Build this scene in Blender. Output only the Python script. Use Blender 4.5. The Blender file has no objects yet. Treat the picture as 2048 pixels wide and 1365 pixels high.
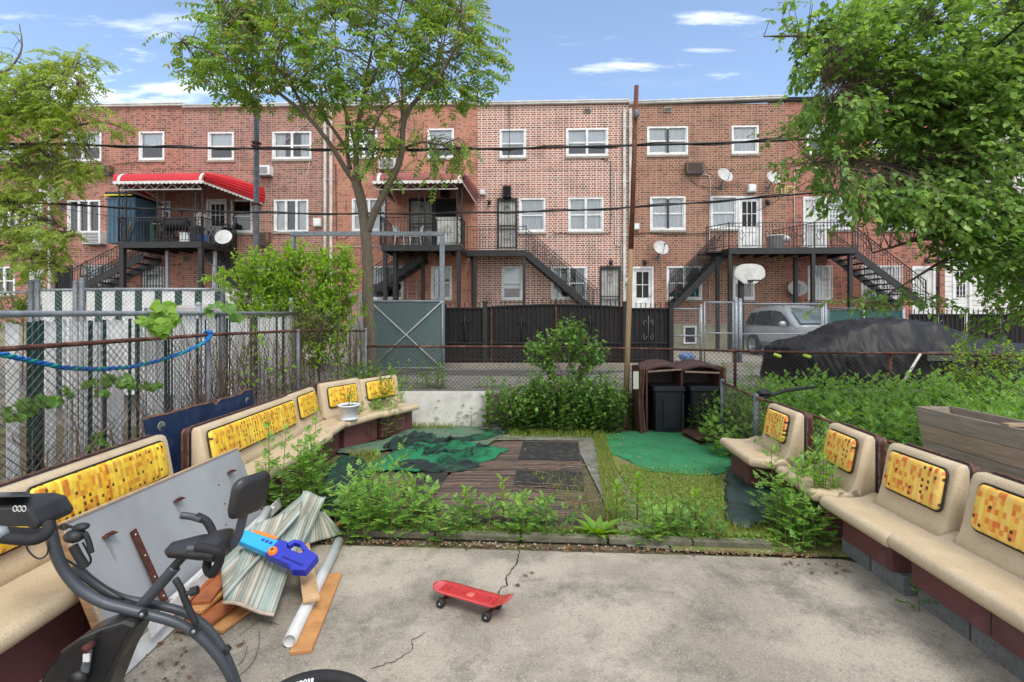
import bpy, math, random
from mathutils import Vector, Matrix, noise as mnoise
C = bpy.context.scene.collection
R = math.radians
random.seed(7)
# ---------------------------------------------------------------- camera, sky, sun
EYE = 2.0; FOC = 1000.0; CU = 1024.0; HV = 635.0      # photo pixels (2048 wide), horizon row
cam_d = bpy.data.cameras.new('camera'); cam = bpy.data.objects.new('camera', cam_d); C.objects.link(cam)
cam.location = (0, 0, EYE); cam.rotation_euler = (R(90), 0, 0)
cam_d.sensor_width = 36; cam_d.lens = 36 * FOC / 2048; cam_d.shift_y = -(682.5 - HV) / 2048
cam_d.clip_start = 0.05; cam_d.clip_end = 3000
bpy.context.scene.camera = cam
SUN_EL, SUN_AZ = R(56), R(150)       # azimuth measured clockwise from +Y
w = bpy.data.worlds.new('World'); bpy.context.scene.world = w; w.use_nodes = True
nt = w.node_tree; nt.nodes.clear()
def wn(t, **k):
    n = nt.nodes.new(t)
    for a, b in k.items(): setattr(n, a, b)
    return n
def wl(a, b): nt.links.new(a, b)
out = wn('ShaderNodeOutputWorld'); bg = wn('ShaderNodeBackground'); bg.inputs[1].default_value = 0.15
sky = wn('ShaderNodeTexSky', sky_type='NISHITA'); sky.sun_disc = False
sky.sun_elevation = SUN_EL; sky.sun_rotation = SUN_AZ; sky.air_density = 1.0; sky.dust_density = 1.0; sky.ozone_density = 2.2
tc = wn('ShaderNodeTexCoord'); sep = wn('ShaderNodeSeparateXYZ'); wl(tc.outputs['Generated'], sep.inputs[0])
# clouds: project the direction on a high flat layer
zc = wn('ShaderNodeMath', operation='MAXIMUM'); wl(sep.outputs[2], zc.inputs[0]); zc.inputs[1].default_value = 0.03
zz = wn('ShaderNodeMath', operation='ADD'); wl(zc.outputs[0], zz.inputs[0]); zz.inputs[1].default_value = 0.12
dx = wn('ShaderNodeMath', operation='DIVIDE'); wl(sep.outputs[0], dx.inputs[0]); wl(zz.outputs[0], dx.inputs[1])
dy = wn('ShaderNodeMath', operation='DIVIDE'); wl(sep.outputs[1], dy.inputs[0]); wl(zz.outputs[0], dy.inputs[1])
cb = wn('ShaderNodeCombineXYZ'); wl(dx.outputs[0], cb.inputs[0]); wl(dy.outputs[0], cb.inputs[1])
def cloud(scale, sx, sy, lo, hi, seed, amt):
    mp = wn('ShaderNodeMapping'); mp.inputs['Scale'].default_value = (sx, sy, 1); mp.inputs['Location'].default_value = (seed, seed * .7, 0)
    wl(cb.outputs[0], mp.inputs[0])
    n = wn('ShaderNodeTexNoise'); n.inputs['Scale'].default_value = scale; n.inputs['Detail'].default_value = 9; n.inputs['Roughness'].default_value = .58
    n.inputs['Distortion'].default_value = .25
    wl(mp.outputs[0], n.inputs['Vector'])
    r = wn('ShaderNodeMapRange'); r.interpolation_type = 'SMOOTHSTEP'
    r.inputs[1].default_value = lo; r.inputs[2].default_value = hi; r.inputs[4].default_value = amt
    wl(n.outputs['Fac'], r.inputs[0]); return r.outputs[0]
c1 = cloud(.8, .45, 1.6, .36, .78, 3.1, .62)
ym_ = wn('ShaderNodeMath', operation='MAXIMUM'); wl(sep.outputs[1], ym_.inputs[0]); ym_.inputs[1].default_value = .05
px_ = wn('ShaderNodeMath', operation='DIVIDE'); wl(sep.outputs[0], px_.inputs[0]); wl(ym_.outputs[0], px_.inputs[1])
pz_ = wn('ShaderNodeMath', operation='DIVIDE'); wl(sep.outputs[2], pz_.inputs[0]); wl(ym_.outputs[0], pz_.inputs[1])
pc = wn('ShaderNodeCombineXYZ'); wl(px_.outputs[0], pc.inputs[0]); wl(pz_.outputs[0], pc.inputs[1])
pn = wn('ShaderNodeMapping'); pn.inputs['Scale'].default_value = (1, 4.6, 1); pn.inputs['Rotation'].default_value = (0, 0, .06); wl(pc.outputs[0], pn.inputs[0])
pno = wn('ShaderNodeTexNoise'); pno.inputs['Scale'].default_value = 4.2; pno.inputs['Detail'].default_value = 9; pno.inputs['Roughness'].default_value = .6; wl(pn.outputs[0], pno.inputs['Vector'])
def bank(cx_, cz, rx, rz, amt, last, k=4.2, hard=2.2):
    """a cloud bank: soft ellipse in the sky broken up by noise"""
    mp = wn('ShaderNodeMapping'); mp.inputs['Location'].default_value = (-cx_ / rx, -cz / rz, 0); mp.inputs['Scale'].default_value = (1 / rx, 1 / rz, 1); wl(pc.outputs[0], mp.inputs[0])
    ln = wn('ShaderNodeVectorMath', operation='LENGTH'); wl(mp.outputs[0], ln.inputs[0])
    m1 = wn('ShaderNodeMath', operation='MULTIPLY_ADD'); wl(pno.outputs['Fac'], m1.inputs[0]); m1.inputs[1].default_value = k * 2; m1.inputs[2].default_value = -k + 1.0
    m2 = wn('ShaderNodeMath', operation='SUBTRACT'); wl(m1.outputs[0], m2.inputs[0]); wl(ln.outputs['Value'], m2.inputs[1])
    r = wn('ShaderNodeMapRange'); r.interpolation_type = 'SMOOTHSTEP'; r.inputs[1].default_value = -.15; r.inputs[2].default_value = hard; r.inputs[4].default_value = amt; wl(m2.outputs[0], r.inputs[0])
    mm = wn('ShaderNodeMath', operation='MAXIMUM'); wl(r.outputs[0], mm.inputs[0]); wl(last, mm.inputs[1]); return mm.outputs[0]
c2 = c1
for a_ in ((-.68, .465, .24, .055, .95), (-.92, .48, .16, .04, .75), (-.85, .575, .36, .03, .42), (-.55, .60, .3, .02, .3), (-.3, .55, .4, .03, .22), (.24, .503, .12, .011, .8), (.40, .60, .09, .013, .6), (.42, .484, .09, .008, .6), (-.06, .442, .15, .012, .6), (.13, .44, .05, .007, .5), (.62, .55, .3, .02, .2), (.38, .535, .08, .006, .4)): c2 = bank(*a_, c2)
cf = wn('ShaderNodeMath', operation='MAXIMUM'); wl(c2, cf.inputs[0]); cf.inputs[1].default_value = .03
# the overcast half of the sky (behind and above the camera): soft bright veil
bk = wn('ShaderNodeMapRange'); bk.inputs[1].default_value = .62; bk.inputs[2].default_value = .98; bk.inputs[4].default_value = .8; wl(sep.outputs[2], bk.inputs[0])
bk2 = wn('ShaderNodeMapRange'); bk2.inputs[1].default_value = .1; bk2.inputs[2].default_value = -.5; bk2.inputs[4].default_value = .8; wl(sep.outputs[1], bk2.inputs[0])
cx = wn('ShaderNodeMath', operation='MAXIMUM'); wl(bk.outputs[0], cx.inputs[0]); wl(bk2.outputs[0], cx.inputs[1])
cx2 = wn('ShaderNodeMath', operation='MAXIMUM'); wl(cx.outputs[0], cx2.inputs[0]); wl(cf.outputs[0], cx2.inputs[1])
mx = wn('ShaderNodeMix', data_type='RGBA'); wl(cx2.outputs[0], mx.inputs[0]); wl(sky.outputs[0], mx.inputs[6])
mx.inputs[7].default_value = (7.4, 7.5, 7.7, 1)
wl(mx.outputs[2], bg.inputs[0]); wl(bg.outputs[0], out.inputs[0])
sd = bpy.data.lights.new('sun', 'SUN'); so = bpy.data.objects.new('sun', sd); C.objects.link(so)
sd.energy = 1.2; sd.angle = R(20); sd.color = (1, .955, .89)
sv = Vector((math.sin(SUN_AZ) * math.cos(SUN_EL), math.cos(SUN_AZ) * math.cos(SUN_EL), math.sin(SUN_EL)))
so.rotation_euler = sv.to_track_quat('Z', 'Y').to_euler()
vs = bpy.context.scene.view_settings
vs.view_transform = 'Standard'; vs.look = 'None'; vs.gamma = 1; vs.exposure = 0.82; vs.use_curve_mapping = False
# ---------------------------------------------------------------- helpers
def G(u, v, z=0.0):
    y = FOC * (EYE - z) / (v - HV); return Vector(((u - CU) * y / FOC, y, z))
def D(u, v, y): return Vector(((u - CU) * y / FOC, y, EYE - (v - HV) * y / FOC))
def lin(c):
    return tuple(((x / 255) / 12.92 if x <= 10.3 else ((x / 255 + .055) / 1.055) ** 2.4) for x in c) + (1,)
MATS = {}
def mat(name, c, c2=None, scale=6, rough=.65, metal=0, bump=0, bscale=None, spec=.4, det=5, lo=.35, hi=.65, c3=None, s3=40, a3=.5, stretch=None, coord='Object', trans=0):
    if name in MATS: return MATS[name]
    m = bpy.data.materials.new(name); MATS[name] = m; m.use_nodes = True; t = m.node_tree; N = t.nodes; Lk = t.links
    b = N['Principled BSDF']; b.inputs['Roughness'].default_value = rough; b.inputs['Metallic'].default_value = metal
    b.inputs['Specular IOR Level'].default_value = spec; b.inputs['Base Color'].default_value = lin(c)
    tcn = N.new('ShaderNodeTexCoord'); vec = tcn.outputs[coord]
    if stretch:
        mp = N.new('ShaderNodeMapping'); mp.inputs['Scale'].default_value = stretch; Lk.new(vec, mp.inputs[0]); vec = mp.outputs[0]
    def nz(s, d=det, r=.6):
        n = N.new('ShaderNodeTexNoise'); n.inputs['Scale'].default_value = s; n.inputs['Detail'].default_value = d; n.inputs['Roughness'].default_value = r
        Lk.new(vec, n.inputs['Vector']); return n.outputs['Fac']
    def mr(f, a, b_, x=1):
        r = N.new('ShaderNodeMapRange'); r.inputs[1].default_value = a; r.inputs[2].default_value = b_; r.inputs[4].default_value = x; Lk.new(f, r.inputs[0]); return r.outputs[0]
    if c2:
        mxn = N.new('ShaderNodeMix'); mxn.data_type = 'RGBA'; mxn.inputs[6].default_value = lin(c); mxn.inputs[7].default_value = lin(c2)
        Lk.new(mr(nz(scale), lo, hi), mxn.inputs[0]); col = mxn.outputs[2]
        if c3:
            m3 = N.new('ShaderNodeMix'); m3.data_type = 'RGBA'; m3.inputs[7].default_value = lin(c3); Lk.new(col, m3.inputs[6])
            Lk.new(mr(nz(s3, 3), .5, .68, a3), m3.inputs[0]); col = m3.outputs[2]
        Lk.new(col, b.inputs['Base Color'])
    if bump:
        bn = N.new('ShaderNodeBump'); bn.inputs['Strength'].default_value = bump; bn.inputs['Distance'].default_value = .02
        Lk.new(nz(bscale or scale * 4, 6), bn.inputs['Height']); Lk.new(bn.outputs[0], b.inputs['Normal'])
    if trans: b.inputs['Transmission Weight'].default_value = trans
    return m
def leafmat(name, cols, trans=.35, rough=.5):
    if name in MATS: return MATS[name]
    m = bpy.data.materials.new(name); MATS[name] = m; m.use_nodes = True; t = m.node_tree; N = t.nodes; Lk = t.links
    g = N.new('ShaderNodeNewGeometry'); r = N.new('ShaderNodeValToRGB')
    while len(r.color_ramp.elements) < len(cols): r.color_ramp.elements.new(.5)
    for i, c in enumerate(cols):
        r.color_ramp.elements[i].position = i / (len(cols) - 1); r.color_ramp.elements[i].color = lin(c)
    Lk.new(g.outputs['Random Per Island'], r.inputs[0])
    b = N['Principled BSDF']; b.inputs['Roughness'].default_value = rough; b.inputs['Specular IOR Level'].default_value = .35
    Lk.new(r.outputs[0], b.inputs['Base Color'])
    tr = N.new('ShaderNodeBsdfTranslucent'); hs = N.new('ShaderNodeHueSaturation'); hs.inputs['Value'].default_value = 1.8; hs.inputs['Hue'].default_value = .485; hs.inputs['Saturation'].default_value = 1.1
    Lk.new(r.outputs[0], hs.inputs['Color']); Lk.new(hs.outputs[0], tr.inputs[0])
    ms = N.new('ShaderNodeMixShader'); ms.inputs[0].default_value = trans
    Lk.new(b.outputs[0], ms.inputs[1]); Lk.new(tr.outputs[0], ms.inputs[2]); Lk.new(ms.outputs[0], N['Material Output'].inputs[0])
    return m
def wm(o):
    m = o.matrix_basis.copy()
    while o.parent: o = o.parent; m = o.matrix_basis @ m
    return m
def tag(o, label=None, cat=None, group=None, kind=None):
    for k, v in (('label', label), ('category', cat), ('group', group), ('kind', kind)):
        if v: o[k] = v
    return o
def thing(name, loc, rz, label, cat, group=None):
    o = bpy.data.objects.new(name, None); C.objects.link(o); o.location = loc; o.rotation_euler = (0, 0, rz); o.empty_display_size = .1
    o.matrix_basis = Matrix.Translation(Vector(loc)) @ Matrix.Rotation(rz, 4, 'Z')
    return tag(o, label, cat, group)
def frame_of(d, up=Vector((0, 0, 1))):
    d = Vector(d).normalized(); a = d.cross(up)
    if a.length < 1e-3: a = d.cross(Vector((1, 0, 0)))
    a.normalize(); return a, a.cross(d).normalized()
class MB:
    def __init__(s, M=None): s.v = []; s.f = []; s.sm = []; s.M = M
    def add(s, vs_, fs, smooth=False, M=None):
        o = len(s.v); X = M or s.M
        s.v += [tuple(X @ Vector(p)) if X else tuple(p) for p in vs_]
        for f in fs: s.f.append(tuple(i + o for i in f)); s.sm.append(smooth)
        return s
    def box(s, x0, x1, y0, y1, z0, z1, M=None):
        if x0 > x1: x0, x1 = x1, x0
        if y0 > y1: y0, y1 = y1, y0
        if z0 > z1: z0, z1 = z1, z0
        return s.add([(x0, y0, z0), (x1, y0, z0), (x1, y1, z0), (x0, y1, z0), (x0, y0, z1), (x1, y0, z1), (x1, y1, z1), (x0, y1, z1)],
            [(0, 3, 2, 1), (4, 5, 6, 7), (0, 1, 5, 4), (1, 2, 6, 5), (2, 3, 7, 6), (3, 0, 4, 7)], M=M)
    def bar(s, a, b, w_, h, up=Vector((0, 0, 1))):
        a = Vector(a); b = Vector(b); x, y = frame_of(b - a, up); vs_ = []
        for p in (a, b):
            for i, j in ((-1, -1), (1, -1), (1, 1), (-1, 1)): vs_.append(p + x * i * w_ / 2 + y * j * h / 2)
        return s.add(vs_, [(0, 1, 2, 3), (7, 6, 5, 4), (0, 4, 5, 1), (1, 5, 6, 2), (2, 6, 7, 3), (3, 7, 4, 0)])
    def tube(s, pts, r, n=8, cap=True, smooth=True, flat=1.0):
        pts = [Vector(p) for p in pts]; k = len(pts); rs = r if isinstance(r, (list, tuple)) else [r] * k; vs_ = []; fs = []; px = None
        for i, p in enumerate(pts):
            d = (pts[min(i + 1, k - 1)] - pts[max(i - 1, 0)])
            if d.length < 1e-9: d = Vector((0, 0, 1))
            x, y = frame_of(d)
            if px is not None:
                d = d.normalized(); x = (px - d * px.dot(d))
                if x.length < 1e-4: x, _ = frame_of(d)
                x.normalize(); y = x.cross(d).normalized()
            px = x
            for j in range(n):
                a = 2 * math.pi * j / n; vs_.append(p + (x * math.cos(a) + y * math.sin(a) * flat) * rs[i])
        for i in range(k - 1):
            for j in range(n): fs.append((i * n + j, i * n + (j + 1) % n, (i + 1) * n + (j + 1) % n, (i + 1) * n + j))
        if cap and n > 2: fs += [tuple(range(n))[::-1], tuple(range((k - 1) * n, k * n))]
        return s.add(vs_, fs, smooth)
    def lathe(s, prof, M=None, n=20, smooth=True, arc=1.0):
        vs_ = []; fs = []; k = len(prof)
        for i in range(n + (arc < 1)):
            a = 2 * math.pi * arc * i / n
            for r, z in prof: vs_.append((r * math.cos(a), r * math.sin(a), z))
        for i in range(n):
            i2 = (i + 1) % n if arc == 1 else i + 1
            for j in range(k - 1): fs.append((i * k + j, i2 * k + j, i2 * k + j + 1, i * k + j + 1))
        return s.add(vs_, fs, smooth, M)
    def loft(s, secs, closed=True, cap=True, smooth=True, M=None):
        vs_ = [p for c in secs for p in c]; n = len(secs[0]); fs = []
        for i in range(len(secs) - 1):
            for j in range(n if closed else n - 1):
                fs.append((i * n + j, i * n + (j + 1) % n, (i + 1) * n + (j + 1) % n, (i + 1) * n + j))
        if cap and closed: fs += [tuple(range(n))[::-1], tuple(range((len(secs) - 1) * n, len(secs) * n))]
        return s.add(vs_, fs, smooth, M)
    def prism(s, poly, off, smooth=False, M=None):       # poly: 3d points, off: vector
        off = Vector(off); a = [Vector(p) for p in poly]; n = len(a)
        return s.add(a + [p + off for p in a], [tuple(range(n)), tuple(range(n, 2 * n))[::-1]] + [((i + 1) % n, i, i + n, (i + 1) % n + n) for i in range(n)], smooth, M)
    def sphere(s, c, r, n=10, m=6, sc=(1, 1, 1)):
        vs_ = []; fs = []
        for i in range(m + 1):
            t = math.pi * i / m
            for j in range(n):
                a = 2 * math.pi * j / n; vs_.append((c[0] + r * sc[0] * math.sin(t) * math.cos(a), c[1] + r * sc[1] * math.sin(t) * math.sin(a), c[2] + r * sc[2] * math.cos(t)))
        for i in range(m):
            for j in range(n): fs.append((i * n + j, i * n + (j + 1) % n, (i + 1) * n + (j + 1) % n, (i + 1) * n + j))
        return s.add(vs_, fs, True)
    def build(s, name, m, parent=None, local=False, origin=None, bevel=0):
        me = bpy.data.meshes.new(name); vs_ = s.v
        o = bpy.data.objects.new(name, me); C.objects.link(o)
        if parent is not None:
            o.parent = parent
            if not local:
                I = wm(parent).inverted(); vs_ = [tuple(I @ Vector(p)) for p in vs_]
        elif not local:
            if origin is None:
                xs = [p[0] for p in vs_]; ys = [p[1] for p in vs_]; zs = [p[2] for p in vs_]
                origin = ((min(xs) + max(xs)) / 2, (min(ys) + max(ys)) / 2, min(zs))
            o.location = origin; o.matrix_basis = Matrix.Translation(Vector(origin))
            vs_ = [(p[0] - origin[0], p[1] - origin[1], p[2] - origin[2]) for p in vs_]
        me.from_pydata(vs_, [], s.f); me.polygons.foreach_set('use_smooth', s.sm); me.update()
        if m:
            for mm in (m if isinstance(m, (list, tuple)) else [m]): me.materials.append(mm)
        if bevel:
            bv = o.modifiers.new('bevel', 'BEVEL'); bv.width = bevel; bv.segments = 2; bv.limit_method = 'ANGLE'; bv.angle_limit = R(40)
        return o
def copy_tree(o, parent=None):
    c = o.copy(); C.objects.link(c)
    if parent: c.parent = parent
    for ch in [x for x in bpy.data.objects if x.parent == o]: copy_tree(ch, c)
    return c
def rnd(a, b): return random.uniform(a, b)
def nz3(x, y, z=0): return mnoise.noise(Vector((x, y, z)))
# ---------------------------------------------------------------- materials
CONC = None
def concrete():
    m = bpy.data.materials.new('patio_concrete'); m.use_nodes = True; t = m.node_tree; N = t.nodes; K = t.links; b = N['Principled BSDF']
    b.inputs['Roughness'].default_value = .85; b.inputs['Specular IOR Level'].default_value = .25
    tcn = N.new('ShaderNodeTexCoord')
    def nz(s, d, r=.6, o=0):
        mp = N.new('ShaderNodeMapping'); mp.inputs['Location'].default_value = (o, o, 0); K.new(tcn.outputs['Object'], mp.inputs[0])
        n = N.new('ShaderNodeTexNoise'); n.inputs['Scale'].default_value = s; n.inputs['Detail'].default_value = d; n.inputs['Roughness'].default_value = r; K.new(mp.outputs[0], n.inputs['Vector']); return n.outputs['Fac']
    def mix(a, bcol, f, lo, hi, amt, typ='MIX'):
        r = N.new('ShaderNodeMapRange'); r.interpolation_type = 'SMOOTHSTEP'; r.inputs[1].default_value = lo; r.inputs[2].default_value = hi; r.inputs[4].default_value = amt; K.new(f, r.inputs[0])
        x = N.new('ShaderNodeMix'); x.data_type = 'RGBA'; x.blend_type = typ; K.new(r.outputs[0], x.inputs[0])
        if isinstance(a, tuple): x.inputs[6].default_value = a
        else: K.new(a, x.inputs[6])
        x.inputs[7].default_value = bcol; return x.outputs[2]
    c = mix(lin((166, 157, 141)), lin((142, 134, 120)), nz(1.1, 4), .4, .6, 1)
    c = mix(c, lin((98, 93, 85)), nz(1.3, 12, .78, 5), .45, .66, .85)
    c = mix(c, lin((78, 73, 66)), nz(2.6, 12, .8, 15), .56, .74, .6)
    c = mix(c, lin((152, 120, 98)), nz(.8, 5, .6, 21), .60, .74, .4)
    c = mix(c, lin((112, 104, 82)), nz(.6, 6, .6, 31), .55, .7, .5)
    c = mix(c, lin((70, 66, 60)), nz(34, 6, .8, 2), .5, .72, .6)
    c = mix(c, lin((205, 196, 180)), nz(90, 2, .5, 3), .62, .7, .75)
    c = mix(c, lin((56, 52, 47)), nz(75, 2, .5, 9), .62, .69, .6)
    K.new(c, b.inputs['Base Color'])
    bn = N.new('ShaderNodeBump'); bn.inputs['Strength'].default_value = .35; bn.inputs['Distance'].default_value = .008; K.new(nz(60, 8, .75), bn.inputs['Height']); K.new(bn.outputs[0], b.inputs['Normal'])
    return m
def brick(name, a, b_, mortar, msz=.011, dark=None, bw=.235, bh=.094):
    m = bpy.data.materials.new(name); m.use_nodes = True; t = m.node_tree; N = t.nodes; K = t.links; p = N['Principled BSDF']
    p.inputs['Roughness'].default_value = .9; p.inputs['Specular IOR Level'].default_value = .2
    tcn = N.new('ShaderNodeTexCoord'); sp = N.new('ShaderNodeSeparateXYZ'); cbn = N.new('ShaderNodeCombineXYZ')
    K.new(tcn.outputs['Object'], sp.inputs[0]); K.new(sp.outputs[0], cbn.inputs[0]); K.new(sp.outputs[2], cbn.inputs[1])
    def bt(c1, c2, mo, off=.5):
        n = N.new('ShaderNodeTexBrick'); n.inputs['Scale'].default_value = 1; n.inputs['Brick Width'].default_value = bw; n.inputs['Row Height'].default_value = bh
        n.inputs['Mortar Size'].default_value = msz; n.inputs['Mortar Smooth'].default_value = .15; n.inputs['Bias'].default_value = 0; n.offset = off; n.squash = .55; n.squash_frequency = 2
        n.inputs[1].default_value = c1; n.inputs[2].default_value = c2; n.inputs[3].default_value = mo; K.new(cbn.outputs[0], n.inputs[0]); return n
    br = bt(lin(a), lin(b_), lin(mortar)); col = br.outputs[0]
    def over(col, c, s, lo, hi, amt, d=6, typ='MIX', st=None):
        n = N.new('ShaderNodeTexNoise'); n.inputs['Scale'].default_value = s; n.inputs['Detail'].default_value = d; n.inputs['Roughness'].default_value = .65
        src = cbn.outputs[0]
        if st:
            mp = N.new('ShaderNodeMapping'); mp.inputs['Scale'].default_value = st; K.new(src, mp.inputs[0]); src = mp.outputs[0]
        K.new(src, n.inputs['Vector'])
        r = N.new('ShaderNodeMapRange'); r.inputs[1].default_value = lo; r.inputs[2].default_value = hi; r.inputs[4].default_value = amt; K.new(n.outputs['Fac'], r.inputs[0])
        x = N.new('ShaderNodeMix'); x.data_type = 'RGBA'; x.blend_type = typ; K.new(r.outputs[0], x.inputs[0]); K.new(col, x.inputs[6]); x.inputs[7].default_value = lin(c); return x.outputs[2]
    dk = bt((0, 0, 0, 1), (1, 1, 1, 1), (0, 0, 0, 1))
    # scattered dark bricks
    r2 = N.new('ShaderNodeMapRange'); r2.inputs[1].default_value = .62; r2.inputs[2].default_value = .8; r2.inputs[4].default_value = .62; K.new(dk.outputs[0], r2.inputs[0])
    x2 = N.new('ShaderNodeMix'); x2.data_type = 'RGBA'; K.new(r2.outputs[0], x2.inputs[0]); K.new(col, x2.inputs[6]); x2.inputs[7].default_value = lin(dark or (74, 48, 44)); col = x2.outputs[2]
    col = over(col, (62, 48, 44), .8, .5, .75, .45, 7)
    col = over(col, (176, 128, 104), 1.1, .58, .8, .3, 5)
    col = over(col, (60, 46, 42), 1.0, .52, .78, .45, 5, st=(2.2, .28, 1))
    col = over(col, (60, 44, 40), 9, .45, .75, .25, 4)
    col = over(col, (196, 160, 142), 22, .45, .75, .3, 4)
    K.new(col, p.inputs['Base Color'])
    bn = N.new('ShaderNodeBump'); bn.inputs['Strength'].default_value = .5; bn.inputs['Distance'].default_value = .012; bn.invert = True; K.new(br.outputs['Fac'], bn.inputs['Height']); K.new(bn.outputs[0], p.inputs['Normal'])
    return m
def plaid(name, ys, oranges, brown):
    m = bpy.data.materials.new(name); m.use_nodes = True; t = m.node_tree; N = t.nodes; K = t.links; p = N['Principled BSDF']
    p.inputs['Roughness'].default_value = .42; p.inputs['Specular IOR Level'].default_value = .45
    tcn = N.new('ShaderNodeTexCoord'); sp = N.new('ShaderNodeSeparateXYZ'); K.new(tcn.outputs['Object'], sp.inputs[0])
    def ma(op, a, b=None, c=None):
        n = N.new('ShaderNodeMath'); n.operation = op
        for i, q in enumerate((a, b, c)):
            if q is None: continue
            if isinstance(q, (int, float)): n.inputs[i].default_value = q
            else: K.new(q, n.inputs[i])
        return n.outputs[0]
    def wnz(x, y, sd_):
        cbn = N.new('ShaderNodeCombineXYZ'); K.new(x, cbn.inputs[0]); K.new(y, cbn.inputs[1]); cbn.inputs[2].default_value = sd_
        q = N.new('ShaderNodeTexWhiteNoise'); q.noise_dimensions = '3D'; K.new(cbn.outputs[0], q.inputs[0]); return q.outputs['Value']
    def mix(f, a, b):
        x = N.new('ShaderNodeMix'); x.data_type = 'RGBA'; K.new(f, x.inputs[0])
        for i, q in ((6, a), (7, b)):
            if isinstance(q, tuple): x.inputs[i].default_value = q
            else: K.new(q, x.inputs[i])
        return x.outputs[2]
    zero = ma('MULTIPLY', sp.outputs[0], 0.0)
    X = ma('DIVIDE', sp.outputs[0], .026); Z = ma('DIVIDE', sp.outputs[2], .036)
    ix = ma('FLOOR', X); iz = ma('FLOOR', Z)
    base = mix(wnz(ix, zero, 1), lin(ys[0]), lin(ys[1]))                                  # vertical yellow stripes
    band = ma('MULTIPLY', ma('GREATER_THAN', wnz(iz, zero, 5), .45), .33)                 # rows richer in orange
    thr = ma('SUBTRACT', .97, ma('MULTIPLY', ma('GREATER_THAN', wnz(iz, zero, 5), .42), .52))
    o1 = ma('MULTIPLY', ma('GREATER_THAN', wnz(ix, iz, 2), thr), ma('MULTIPLY_ADD', wnz(ix, zero, 3), .75, .3))
    oc = mix(wnz(ix, iz, 7), lin(oranges[0]), lin(oranges[1]))
    col = mix(ma('MINIMUM', o1, 1.0), base, oc)
    pale = ma('MULTIPLY', ma('GREATER_THAN', wnz(ix, zero, 13), .72), .45); col = mix(pale, col, lin(tuple(min(255, int(c * 1.1 + 12)) for c in ys[0])))
    # small brown squares in every few cells
    fx = ma('FRACT', ma('ADD', ma('DIVIDE', sp.outputs[0], .052), .2)); jx = ma('FLOOR', ma('ADD', ma('DIVIDE', sp.outputs[0], .052), .2))
    fz = ma('FRACT', ma('DIVIDE', sp.outputs[2], .045)); jz = ma('FLOOR', ma('DIVIDE', sp.outputs[2], .045))
    ins = ma('MULTIPLY', ma('MULTIPLY', ma('GREATER_THAN', fx, .35), ma('LESS_THAN', fx, .75)), ma('MULTIPLY', ma('GREATER_THAN', fz, .25), ma('LESS_THAN', fz, .75)))
    sq = ma('MULTIPLY', ins, ma('GREATER_THAN', wnz(jx, jz, 9), .76))
    col = mix(sq, col, lin(brown))
    gr = N.new('ShaderNodeTexNoise'); gr.inputs['Scale'].default_value = 5; gr.inputs['Detail'].default_value = 7; K.new(tcn.outputs['Object'], gr.inputs[0])
    rr = N.new('ShaderNodeMapRange'); rr.inputs[1].default_value = .45; rr.inputs[2].default_value = .75; rr.inputs[4].default_value = .35; K.new(gr.outputs[0], rr.inputs[0])
    col = mix(rr.outputs[0], col, lin((150, 105, 60))); K.new(col, p.inputs['Base Color'])
    return m
def stripes(name, cols, axis, width, rough=.9, bump=.0, wob=.0, w2=None):
    """stripes across an object axis, random colour per stripe"""
    m = bpy.data.materials.new(name); m.use_nodes = True; t = m.node_tree; N = t.nodes; K = t.links; p = N['Principled BSDF']; p.inputs['Roughness'].default_value = rough
    tcn = N.new('ShaderNodeTexCoord'); sp = N.new('ShaderNodeSeparateXYZ'); K.new(tcn.outputs['UV' if axis == 'uv' else 'Object'], sp.inputs[0])
    src = sp.outputs[{'x': 0, 'y': 1, 'z': 2, 'uv': 0}[axis]]
    if wob:
        n = N.new('ShaderNodeTexNoise'); n.inputs['Scale'].default_value = 2.5; n.inputs['Detail'].default_value = 3; K.new(tcn.outputs['Object'], n.inputs[0])
        a = N.new('ShaderNodeMath'); a.operation = 'MULTIPLY_ADD'; K.new(n.outputs[0], a.inputs[0]); a.inputs[1].default_value = wob; K.new(src, a.inputs[2]); src = a.outputs[0]
    d = N.new('ShaderNodeMath'); d.operation = 'DIVIDE'; K.new(src, d.inputs[0]); d.inputs[1].default_value = width
    fl = N.new('ShaderNodeMath'); fl.operation = 'FLOOR'; K.new(d.outputs[0], fl.inputs[0])
    wnn = N.new('ShaderNodeTexWhiteNoise'); wnn.noise_dimensions = '1D'; K.new(fl.outputs[0], wnn.inputs['W'])
    r = N.new('ShaderNodeValToRGB'); r.color_ramp.interpolation = 'CONSTANT'
    while len(r.color_ramp.elements) < len(cols): r.color_ramp.elements.new(.5)
    for i, c in enumerate(cols): r.color_ramp.elements[i].position = i / len(cols); r.color_ramp.elements[i].color = lin(c)
    K.new(wnn.outputs['Value'], r.inputs[0])
    n2 = N.new('ShaderNodeTexNoise'); n2.inputs['Scale'].default_value = 3; n2.inputs['Detail'].default_value = 8; K.new(tcn.outputs['Object'], n2.inputs[0])
    x = N.new('ShaderNodeMix'); x.data_type = 'RGBA'; x.blend_type = 'MULTIPLY'; x.inputs[7].default_value = (.45, .42, .38, 1)
    rr = N.new('ShaderNodeMapRange'); rr.inputs[1].default_value = .48; rr.inputs[2].default_value = .75; rr.inputs[4].default_value = .7; K.new(n2.outputs[0], rr.inputs[0]); K.new(rr.outputs[0], x.inputs[0])
    K.new(r.outputs[0], x.inputs[6]); K.new(x.outputs[2], p.inputs['Base Color']); return m
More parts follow.
